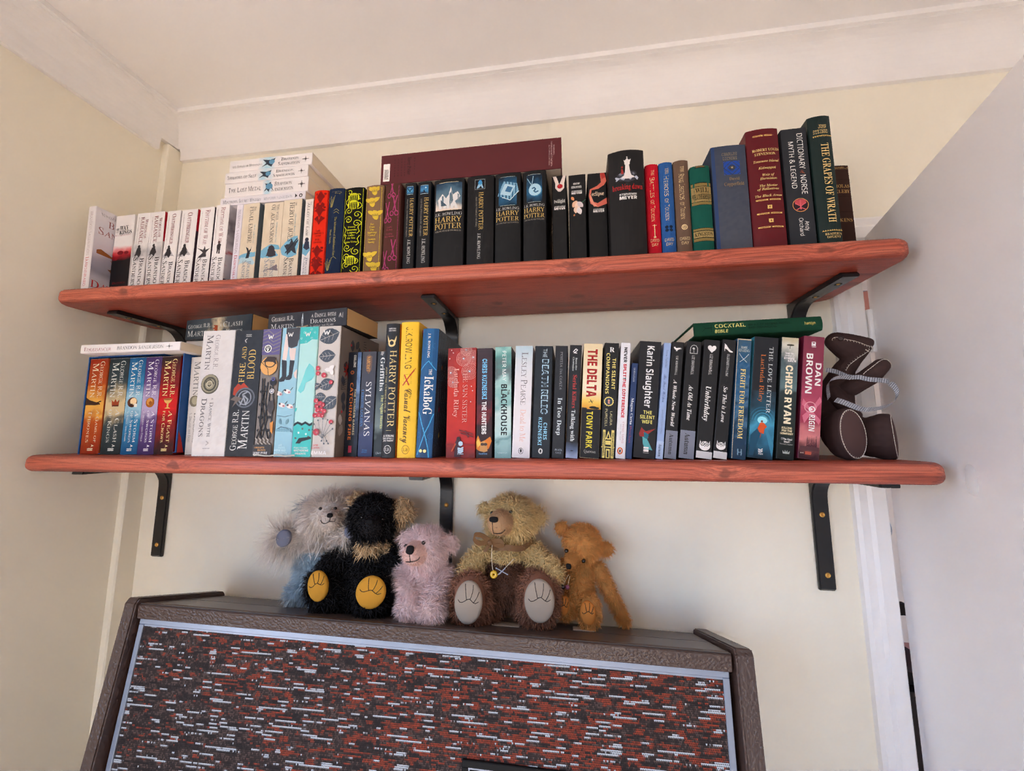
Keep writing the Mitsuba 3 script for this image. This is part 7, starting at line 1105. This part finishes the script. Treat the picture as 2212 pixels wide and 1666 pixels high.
def bear(name, label, D, body_col, under, length, seed, nf, fur_kw, muzzle_col, muzzle_len, nose_col=(20, 18, 18), nose=(0.0062, 0.0046), eye_r=0.0034, pad_col=None, pad_part='foot_pad', pad_tilt=(0, 0), group=None, toes=True):
    key = fresh('teddy_bear'); rng = np.random.default_rng(seed)
    parts = chain(D['torso']) + [m3.Manifold.batch_hull([ball(D['torso'][0]), ball((D['head'][0], D['head'][1], D['head'][2], D['head'][3] * 0.62))])] + [ball(D['head'], 26, (1.04 if False else 1, 1, 1))]
    parts += [m3.Manifold.batch_hull([ball(D['muzzle']), ball((*(0.5 * (np.array(D['muzzle'][:3]) + np.array(D['head'][:3]))), D['muzzle'][3] * 1.25))])]
    for limb in ('larm', 'rarm', 'lleg', 'rleg'): parts += chain(D[limb])
    for e in D['ears']: parts += [ear_disc(e, D['head']), m3.Manifold.batch_hull([m3.Manifold.sphere(e[3] * 0.5, 12).scale((1, 0.5, 1)).translate(e[:3]), m3.Manifold.sphere(e[3] * 0.5, 12).translate(tuple(0.5 * (np.array(e[:3]) + np.array(D['head'][:3]))))])]
    b = body_mesh(parts)
    vn = b.vertex_normals
    # bare cloth shows where the pads are sewn on
    padc = [(np.array(c), a, bb) for c, a, bb in D['pads']]
    def offpad(p):
        k = np.ones(len(p))
        for c, a, bb in padc:
            q = p - c
            rad = np.sqrt((q[:, 0] / (a * 1.06)) ** 2 + (q[:, 2] / (bb * 1.06)) ** 2)
            k = np.where((rad < 1.0) & (np.abs(q[:, 1]) < 0.022), 0.0, k)
        return k
    mz = np.array(D['muzzle'][:3]); mr = D['muzzle'][3]
    hd = np.array(D['head'][:3])
    def onmuz(p): return np.linalg.norm((p - mz) * [1, 0.75, 1], axis=1) < mr * 1.22
    eyes = [np.array(e) for e in D['eyes']]
    def Lf(p, n_):
        l = length(p, n_) * offpad(p)
        l = np.where(onmuz(p), muzzle_len, l)
        for e in eyes: l = np.where((np.linalg.norm((p - e)[:, [0, 2]], axis=1) < eye_r * 2.0) & (p[:, 1] < hd[1]), np.minimum(l, 0.003), l)
        return l
    def Cf(p, n_):
        c = body_col(p, n_)
        return np.where(onmuz(p)[:, None], lin(muzzle_col), c)
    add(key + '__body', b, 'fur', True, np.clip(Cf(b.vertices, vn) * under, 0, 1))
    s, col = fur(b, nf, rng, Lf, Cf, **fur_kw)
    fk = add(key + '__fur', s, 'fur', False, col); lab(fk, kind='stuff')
    # nose, mouth, eyes
    p, n_ = snap(b, D['nose'], 0.0)
    nx, nz = nose
    nv = trimesh.creation.icosphere(subdivisions=3); nv.vertices = np.sign(nv.vertices) * np.abs(nv.vertices) ** 0.7; nv.apply_scale([nx, 0.0035, nz]); 
    nrm = n_[0] / np.linalg.norm(n_[0]); nrm = nrm * 0.5 + np.array([0, -0.5, 0]); nrm /= np.linalg.norm(nrm)
    zx = np.array([0, 0, 1.0]) - nrm * nrm[2]; zx /= np.linalg.norm(zx)
    add(key + '__nose', place(nv, frame(p[0] + nrm * 0.0012, np.cross(zx, -nrm) * -1, -nrm, zx) if False else frame(p[0] + nrm * 0.0012, np.cross(-nrm, zx), -nrm, zx)), 'cloth', True, lin(nose_col))
    if D['mouth']:
        mp, mn = snap(b, D['mouth'], 0.0018)
        segs_ = [tube(smoothpath(mp[:2], 6), 0.0007, 5), tube(smoothpath(mp[2:], 10), 0.0007, 5)] if len(mp) < 6 else [tube(smoothpath(mp[:2], 6), 0.0007, 5), tube(smoothpath(mp[1:4], 8), 0.0007, 5), tube(smoothpath(mp[[1, 4, 5] + ([6] if len(mp) > 6 else [])], 8), 0.0007, 5)]
        add(key + '__mouth', cat(segs_), 'cloth', False, lin((34, 28, 28)))
    for e in D['eyes']:
        p, n_ = snap(b, e, 0.0)
        ev = trimesh.creation.icosphere(subdivisions=3, radius=eye_r); ev.apply_translation(p[0] + n_[0] * eye_r * 0.5)
        add(key + '__eye', ev, 'glossy', True, lin((18, 15, 14)))
    for i, (c, a, bb) in enumerate(D['pads']):
        p, n_ = snap(b, c, 0.0)
        ax = n_[0] * 0.35 + np.array([0.0, -0.9, 0.12])
        sole(key, p[0] + ax / np.linalg.norm(ax) * 0.0012, a, bb, ax, pad_col, tilt=pad_tilt[i], parent=pad_part, toes=toes)
    lab(key, label, 'teddy bear', group or 'furry teddy bears sitting on the cabinet')
    return key, b
def blend(p, z0, z1): return np.clip((p[:, 2] - z0) / (z1 - z0), 0, 1)[:, None]
def const(c): return lambda p, n: np.tile(lin(c), (len(p), 1))

# pale shaggy one at the left, blue trunk and legs
D = BEARS['blue']; PALEF, BLUEF = lin((222, 212, 202)), lin((166, 188, 200))
zc = D['torso'][0][2] - 0.012
def c_blue(p, n):
    e = near(p, D['ears'][0], D['ears'][0][3] * 1.05) & (p[:, 1] < D['ears'][0][1])
    c = np.where(p[:, 2:3] < zc, BLUEF, PALEF)
    arm = near(p, D['larm'][1], 0.042) | near(p, D['rarm'][1], 0.036) | near(p, D['larm'][0], 0.026)
    c = np.where(arm[:, None], PALEF, c)
    return np.where(e[:, None], lin((140, 156, 166)), c)
def l_blue(p, n):
    l = np.full(len(p), 0.030)
    l = np.where(near(p, D['larm'][1], 0.045), 0.050, l)
    l = np.where(p[:, 2] < zc, np.where(near(p, D['larm'][1], 0.045), 0.05, 0.017), l)
    face = (p[:, 1] < D['head'][1] - 0.018) & near(p, D['muzzle'], D['muzzle'][3] * 2.0)
    return np.where(face, 0.010, l)
K, BM = bear('teddy_bear', 'shaggy pale grey teddy bear with blue body, one grey paw raised, leftmost on the cabinet', D, c_blue, 0.75, l_blue, 11, 15000, dict(width=0.0010, droop=0.35, wild=0.42, curl=0.10, segs=4), (214, 200, 188), 0.0045, nose=(0.0056, 0.0046), eye_r=0.0032, pad_col=(104, 108, 124), pad_part='paw_pad', toes=False)
for a_, b_ in (((-0.5531, -0.112, 1.3354), (-0.5359, -0.122, 1.3043)), ((-0.5177, -0.112, 1.3367), (-0.5271, -0.122, 1.3050))):
    add(K + '__cord', tube(np.linspace(a_, b_, 5), 0.0006, 5), 'cloth', False, lin((214, 214, 214)))
# black one with tan ears and collar
D = BEARS['black']; BLK, TAN = lin((26, 25, 27)), lin((206, 176, 134))
COL = np.array([-0.4066, -0.112, 1.3329])
def c_black(p, n):
    e = (near(p, D['ears'][0], D['ears'][0][3] * 1.25) | near(p, D['ears'][1], D['ears'][1][3] * 1.25)) & (np.linalg.norm(p - np.array(D['head'][:3]), axis=1) > D['head'][3] * 1.03)
    col = (np.abs(p[:, 2] - COL[2]) < 0.014) & (np.abs(p[:, 0] - COL[0]) < 0.03) & (p[:, 1] < -0.085)
    return np.where((e | col)[:, None], TAN, BLK)
def l_black(p, n):
    l = np.full(len(p), 0.0165)
    return np.where(near(p, D['muzzle'], D['muzzle'][3] * 1.6), 0.007, l)
bear('teddy_bear', 'black curly teddy bear with tan ears, tan collar and mustard yellow soles', D, c_black, 0.7, l_black, 12, 16000, dict(width=0.0021, droop=0.45, wild=0.6, curl=0.25, segs=3, swirl=75), (30, 28, 30), 0.005, nose_col=(14, 13, 14), nose=(0.0065, 0.0048), pad_col=(184, 132, 44), pad_tilt=(-0.22, 0.16))
# small pink one
D = BEARS['pink']
c_pink = lambda p, n: lin((232, 208, 206)) * (0.86 + 0.3 * meshkit.noise(p * 90, seed=4))[:, None]
bear('teddy_bear', 'small pale pink fluffy teddy bear with a black square nose', D, c_pink, 0.8, lambda p, n: np.where(near(p, D['muzzle'], D['muzzle'][3] * 1.5), 0.008, 0.0155), 13, 16000, dict(width=0.0010, droop=0.3, wild=0.5, curl=0.2, segs=3, swirl=55), (222, 184, 172), 0.0028, nose=(0.0075, 0.0078), eye_r=0.0036)
# blond head and arms, dark brown trunk, red-brown legs
D = BEARS['brown']; BLO, DBR, RBR = lin((216, 188, 132)), lin((94, 64, 50)), lin((142, 98, 78))
zb_ = D['torso'][0][2] - 0.024
def c_brown(p, n):
    leg = near(p, D['lleg'][1], 0.046) | near(p, D['lleg'][2], 0.046) | near(p, D['rleg'][1], 0.048) | near(p, D['rleg'][2], 0.048) | near(p, D['lleg'][0], 0.03) | near(p, D['rleg'][0], 0.03)
    arm = np.zeros(len(p), bool)
    for s in ('larm', 'rarm'):
        for t in (0, 0.33, 0.66, 1.0):
            q = np.array(D[s][0][:3]) * (1 - t) + np.array(D[s][1][:3]) * t
            arm |= np.linalg.norm(p - q, axis=1) < 0.0235
    c = np.where((p[:, 2] < zb_)[:, None], DBR, BLO)
    c = np.where((leg & (p[:, 2] < zb_))[:, None], RBR, c)
    return np.where(arm[:, None], BLO, c)
KB, MBR = bear('teddy_bear', 'large blond curly teddy bear with brown legs, grey soles and a bronze ribbon', D, c_brown, 0.7, lambda p, n: np.where(p[:, 2] < zb_ - 0.01, 0.0125, np.where(near(p, D['muzzle'], D['muzzle'][3] * 1.55), 0.007, 0.015)), 14, 19000, dict(width=0.0013, droop=0.4, wild=0.48, curl=0.25, segs=3, swirl=48), (196, 156, 116), 0.0022, nose=(0.0085, 0.0052), eye_r=0.0033, pad_col=(150, 138, 125), pad_tilt=(0.05, -0.02))
RIB = (104, 74, 46)
def band(path, w, th=0.0007, updir=(0, 0, 1)):
    path = np.asarray(path, float); upd = np.asarray(updir, float)
    upd = np.broadcast_to(upd, path.shape)
    n = len(path); tg = np.gradient(path, axis=0); nr = np.cross(tg, upd); nr /= np.linalg.norm(nr, axis=1, keepdims=True) + 1e-12
    a, b = path - upd * w / 2, path + upd * w / 2
    v = np.vstack([a, b, a + nr * th, b + nr * th]); i = np.arange(n - 1)
    f = np.vstack([np.c_[i, i + 1, i + n], np.c_[i + 1, i + n + 1, i + n], np.c_[i + 2 * n, i + 3 * n, i + 1 + 2 * n], np.c_[i + 1 + 2 * n, i + 3 * n, i + 1 + 3 * n], np.c_[i, i + 2 * n, i + 1], np.c_[i + 1, i + 2 * n, i + 1 + 2 * n], np.c_[i + n, i + 1 + n, i + 3 * n], np.c_[i + 1 + n, i + 1 + 3 * n, i + 3 * n]])
    return tm(v, f)
nk = np.array([-0.122, -0.084, 1.3535])
an = np.linspace(0, 2 * math.pi, 48)
ring = np.c_[nk[0] + 0.046 * np.cos(an), nk[1] - 0.050 * np.sin(an), nk[2] - 0.0065 * np.sin(an) + 0.002 * np.sin(an * 5)]
bow = [band(ring, 0.011)]
kn = np.array([-0.154, -0.138, 1.3585])
ls_ = smoothpath([kn, kn + [-0.012, -0.004, 0.011], kn + [-0.027, -0.003, 0.014], kn + [-0.033, 0.0, 0.007], kn + [-0.024, 0.004, -0.003], kn + [-0.010, 0.002, -0.001], kn], 24)
bow.append(band(ls_, 0.011, updir=(0.25, -0.35, 0.9)))
ls2 = smoothpath([kn, kn + [0.010, -0.004, 0.004], kn + [0.022, -0.003, 0.004], kn + [0.026, 0.0, -0.002], kn + [0.016, 0.002, -0.006], kn], 22)
bow.append(band(ls2, 0.010, updir=(-0.2, -0.3, 0.9)))
bow.append(band(smoothpath([kn, kn + [-0.004, -0.004, -0.008], kn + [-0.009, -0.006, -0.016]], 8), 0.009, updir=(0.8, -0.3, 0.1)))
kb = trimesh.creation.icosphere(subdivisions=2, radius=0.0055); kb.apply_scale([1, 0.7, 1]); kb.apply_translation(kn + [0, -0.002, 0]); bow.append(kb)
rk = add(KB + '__ribbon', cat(bow), 'print', 40, lin(RIB)); lab(rk, 'bronze satin ribbon tied in a bow')
add(KB + '__cord', cat([tube(smoothpath([(-0.1502, -0.138, 1.3553), (-0.1495, -0.146, 1.33), (-0.1455, -0.150, 1.310)], 10), 0.0006, 5), tube(smoothpath([(-0.1082, -0.142, 1.3314), (-0.120, -0.148, 1.320), (-0.1375, -0.151, 1.304)], 10), 0.0006, 5)]), 'cloth', False, lin((206, 196, 176)))
bd = trimesh.creation.torus(0.0042, 0.0030, major_sections=22, minor_sections=12); 
add(KB + '__bead', place(bd, frame((-0.1442, -0.1515, 1.3050), (0.9, 0.1, 0.42), (-0.42, 0.2, 0.88), (0.0, -0.97, 0.22))), 'glossy', True, lin((196, 156, 30)))
crs = cat([tube([(-0.1395, -0.152, 1.3165), (-0.1185, -0.152, 1.3065)], 0.0011, 8), tube([(-0.1345, -0.1525, 1.3055), (-0.1235, -0.1525, 1.3165)], 0.0010, 8)] + [place(trimesh.creation.icosphere(subdivisions=1, radius=0.0016), frame(p_, (1, 0, 0), (0, 1, 0), (0, 0, 1))) for p_ in ((-0.1395, -0.152, 1.3165), (-0.1185, -0.152, 1.3065), (-0.1235, -0.1525, 1.3165))])
ck = add(KB + '__charm', crs, 'steel', 40); lab(ck, 'small silver cross charm')
# ginger one at the right
D = BEARS['orange']; ORG = lin((212, 150, 84))
c_or = lambda p, n: ORG * (0.8 + 0.42 * meshkit.noise(p * 120, seed=9))[:, None]
KO, MO = bear('teddy_bear', 'small ginger teddy bear leaning its head, rightmost of the row on the cabinet', D, c_or, 0.7, lambda p, n: np.where(near(p, D['muzzle'], D['muzzle'][3] * 1.3), 0.004, 0.0085), 15, 15000, dict(width=0.0010, droop=0.35, wild=0.4, curl=0.12, segs=3, swirl=70), (176, 118, 62), 0.003, nose=(0.0052, 0.0052), nose_col=(16, 14, 14), eye_r=0.0040, pad_col=(186, 116, 52), pad_tilt=(0.12, -0.05))
for a_, b_ in (((-0.007, -0.100, 1.2944), (-0.018, -0.108, 1.2775)), ((-0.0044, -0.098, 1.2912), (-0.0085, -0.108, 1.2775))): add(KO + '__cord', tube(np.linspace(a_, b_, 5), 0.0005, 5), 'cloth', False, lin((206, 190, 160)))
for i_, (p_, c_) in enumerate((((-0.018, -0.108, 1.2745), (34, 22, 26)), ((-0.0095, -0.108, 1.2745), (120, 62, 92)))):
    bb_ = trimesh.creation.icosphere(subdivisions=2, radius=0.0042); bb_.apply_translation(p_); add(KO + '__bead', bb_, 'glossy', True, lin(c_))
# two paper tags under the brown and the ginger bears
def lid_z(x, y): return EYE - 0.3925 - 0.0131 * x - 0.305 * (y + 0.01)
def card(x0, x1, y0, y1, label):
    k = fresh('paper_tag')
    P = [(x0, y0), (x1, y0), (x1, y1), (x0, y1)]
    v = np.array([[x, y, lid_z(x, y) + 0.0004 + 0.0012 * t] for t in (0, 1) for x, y in P])
    add(k, hull(v), 'paper', False, lin((176, 164, 152))); lab(k, label, 'tag')
card(-0.152, -0.100, -0.128, -0.080, 'small cream paper tag lying under the brown bear')
card(0.000, 0.040, -0.104, -0.06, 'small cream paper tag lying under the ginger bear')

# ------------------------------------------------------------------ dark brown felt bear on the lower shelf
FE = FELT
FK = fresh('felt_bear')
fp_ = [m3.Manifold.batch_hull([ball(s, 22, (1, 1, 1)) for s in FE['head'][:6]]), m3.Manifold.batch_hull([ball(FE['head'][5]), ball(FE['head'][6])]), m3.Manifold.batch_hull([ball(FE['head'][6]), ball(FE['torso'][0])])]
for k in ('torso', 'arm', 'arm2'): fp_ += chain(FE[k])
fp_ += chain(FE['leg1']) + chain(FE['leg2'])
SOL = [((0.4525, -0.197, 1.5650), 0.0245, 0.041, (0.28, -0.95, 0.06)), ((0.5325, -0.166, 1.5610), 0.030, 0.0375, (0.80, -0.60, 0.04))]
def foot(c, a, b, ax, back):
    ax = np.array(ax); ax /= np.linalg.norm(ax); upx = np.array([0, 0, 1.0]) - ax * ax[2]; upx /= np.linalg.norm(upx); rt = np.cross(upx, ax)
    pts = []
    for dd, k in ((0.0, 1.0), (-0.012, 1.04), (-0.03, 0.9), (-0.045, 0.6)):
        pts += [np.array(c) + ax * dd + rt * a * k * math.cos(t) + upx * (b * k * math.sin(t) + (0.0 if k >= 0.9 else 0.006)) for t in np.linspace(0, 2 * math.pi, 24)[:-1]]
    return m3.Manifold.hull_points(np.array(pts))
for c, a, b, ax in SOL: fp_.append(foot(c, a, b, ax, 0))
fb = body_mesh(fp_, 0.004, 8)
lowz = fb.vertices[:, 2].min()
fb.vertices[:, 2] = np.maximum(fb.vertices[:, 2], LZ + 0.0006)
FEC = lin((58, 42, 40))
add(FK + '__body', fb, 'cloth', True, np.clip(FEC * (0.85 + 0.35 * meshkit.fbm(fb.vertices * 160, 3, 5))[:, None], 0, 1))
THR = (206, 196, 186)
def whip(path, inward, ln=0.0032, step=0.0042, r=0.00038):
    path = np.asarray(path, float); d = np.r_[0, np.cumsum(np.linalg.norm(np.diff(path, axis=0), axis=1))]
    n = max(3, int(d[-1] / step)); q = np.c_[[np.interp(np.linspace(0, d[-1], n), d, path[:, k]) for k in range(3)]].T
    ms = [tube(q, r, 4)]
    for i, p_ in enumerate(q):
        v = np.asarray(inward(p_)); ms.append(tube([p_, p_ + v * ln], r, 4))
    return cat(ms)
for c, a, b, ax in SOL:
    ax = np.array(ax) / np.linalg.norm(ax)
    m_, P_ = pad_mesh(c, a * 0.985, b * 0.985, ax, dome=0.004)
    m_.vertices[:, 2] = np.maximum(m_.vertices[:, 2], LZ + 0.0008)
    k_ = add(FK + '__foot_sole', m_, 'cloth', True, lin((76, 56, 54)))
    cc_ = np.array(c) + ax * 0.001
    ringp = np.array([P_(0.97 * math.cos(t), 0.97 * math.sin(t)) for t in np.linspace(0, 2 * math.pi, 60)]); ringp[:, 2] = np.maximum(ringp[:, 2], LZ + 0.002)
    add(k_ + '__stitching', whip(ringp, lambda p_: (cc_ - p_) / np.linalg.norm(cc_ - p_)), 'cloth', False, lin(THR))
def onfelt(pts, n=40, out=0.0007): return snap(fb, smoothpath(pts, n), out)[0]
sh = onfelt([(0.4561, -0.15, 1.7406), (0.4686, -0.152, 1.7430), (0.4781, -0.153, 1.7400), (0.4886, -0.153, 1.7345), (0.5015, -0.152, 1.7300), (0.5151, -0.15, 1.7234), (0.531, -0.145, 1.7185)])
add(FK + '__stitching', whip(sh, lambda p_: np.array([0.1, -0.1, -0.9])), 'cloth', False, lin(THR))
sj = onfelt([(0.528, -0.148, 1.7130), (0.5143, -0.15, 1.7020), (0.4965, -0.15, 1.6910), (0.4862, -0.15, 1.6780)])
add(FK + '__stitching', whip(sj, lambda p_: np.array([-0.6, -0.1, 0.5])), 'cloth', False, lin(THR))
sa = onfelt([(0.4990, -0.165, 1.6660), (0.5110, -0.17, 1.6780), (0.5190, -0.175, 1.6895), (0.5300, -0.175, 1.6925), (0.5385, -0.172, 1.6840), (0.5370, -0.17, 1.6720)], 50)
add(FK + '__stitching', whip(sa, lambda p_: (np.array((0.5200, -0.172, 1.6720)) - p_) / 0.02), 'cloth', False, lin(THR))
ey_, en_ = snap(fb, (0.4813, -0.152, 1.7365), 0.0006)
bt = lathe([(0, 0.0008), (0.0028, 0.0008), (0.0034, 0.0022), (0.0042, 0.0022), (0.0047, 0.0010), (0.0047, 0.0)], 24)
zx_ = np.array([0, 0, 1.0]) - en_[0] * en_[0][2]; zx_ /= np.linalg.norm(zx_)
add(FK + '__button_eye', place(bt, frame(ey_[0], np.cross(zx_, en_[0]), zx_, en_[0])), 'glossy', 30, lin((44, 30, 30)))
add(FK + '__nose', cat([tube(onfelt([(0.5300, -0.146, 1.7190), (0.5340, -0.143, 1.7160), (0.5370, -0.140, 1.7130)], 8, 0.001), 0.0012, 6), tube(onfelt([(0.5200, -0.147, 1.7130), (0.5270, -0.146, 1.7085)], 8, 0.001), 0.0008, 6)]), 'cloth', False, lin((196, 182, 172)))
lab(FK, 'dark brown felt bear with white stitching and a checked ribbon on the lower shelf', 'teddy bear')
# checked ribbon round its neck, hanging in a loop
def checked(path, w, updir, nw=9):
    path = smoothpath(path, 150); n = len(path)
    upd = np.broadcast_to(np.asarray(updir, float), path.shape); upd = upd / np.linalg.norm(upd, axis=1, keepdims=True)
    tw = np.linspace(-0.5, 0.5, nw)
    v = (path[:, None] + upd[:, None] * (tw * w)[None, :, None]).reshape(-1, 3)
    i, j = np.meshgrid(np.arange(n - 1), np.arange(nw - 1), indexing='ij'); a = (i * nw + j).ravel()
    f = np.vstack([np.c_[a, a + nw, a + 1], np.c_[a + 1, a + nw, a + nw + 1]])
    s = np.r_[0, np.cumsum(np.linalg.norm(np.diff(path, axis=0), axis=1))]
    lng = (np.floor(s / 0.0011) % 3 == 0)[:, None] * 1.0; crs_ = (np.arange(nw) % 2 == 0)[None] * 1.0
    t = np.clip(0.55 * lng + 0.55 * crs_, 0, 1).reshape(-1, 1)
    return tm(v, f), lin((34, 36, 46)) * (1 - t) + lin((190, 192, 200)) * t
rp = [([(0.4437, -0.160, 1.6755), (0.4613, -0.166, 1.6694), (0.4736, -0.172, 1.6610), (0.4845, -0.176, 1.6600), (0.4947, -0.180, 1.6560), (0.5117, -0.184, 1.6530), (0.525, -0.182, 1.6480)], 0.0075, (0.1, -0.2, 1)),
      ([(0.525, -0.182, 1.6480), (0.5340, -0.180, 1.6400), (0.5345, -0.181, 1.6280), (0.5251, -0.184, 1.6162), (0.5091, -0.188, 1.6085), (0.4898, -0.192, 1.6050), (0.4727, -0.193, 1.6050), (0.4564, -0.192, 1.6120), (0.4367, -0.190, 1.6210)], 0.0085, (0.5, -0.3, 0.8)),
      ([(0.4300, -0.185, 1.6240), (0.4325, -0.180, 1.6400), (0.4375, -0.176, 1.6520), (0.4480, -0.174, 1.6590), (0.4620, -0.173, 1.6610), (0.4745, -0.173, 1.6590)], 0.0075, (0.5, -0.3, 0.8))]
vs_, fs_, cs_, at_ = [], [], [], 0
for p_, w_, u_ in rp:
    m_, c_ = checked(p_, w_, u_); vs_.append(m_.vertices); fs_.append(m_.faces + at_); cs_.append(c_); at_ += len(m_.vertices)
rk_ = add(FK + '__ribbon', tm(np.vstack(vs_), np.vstack(fs_)), 'cloth', False, np.vstack(cs_)); lab(rk_, 'narrow black and white checked ribbon')
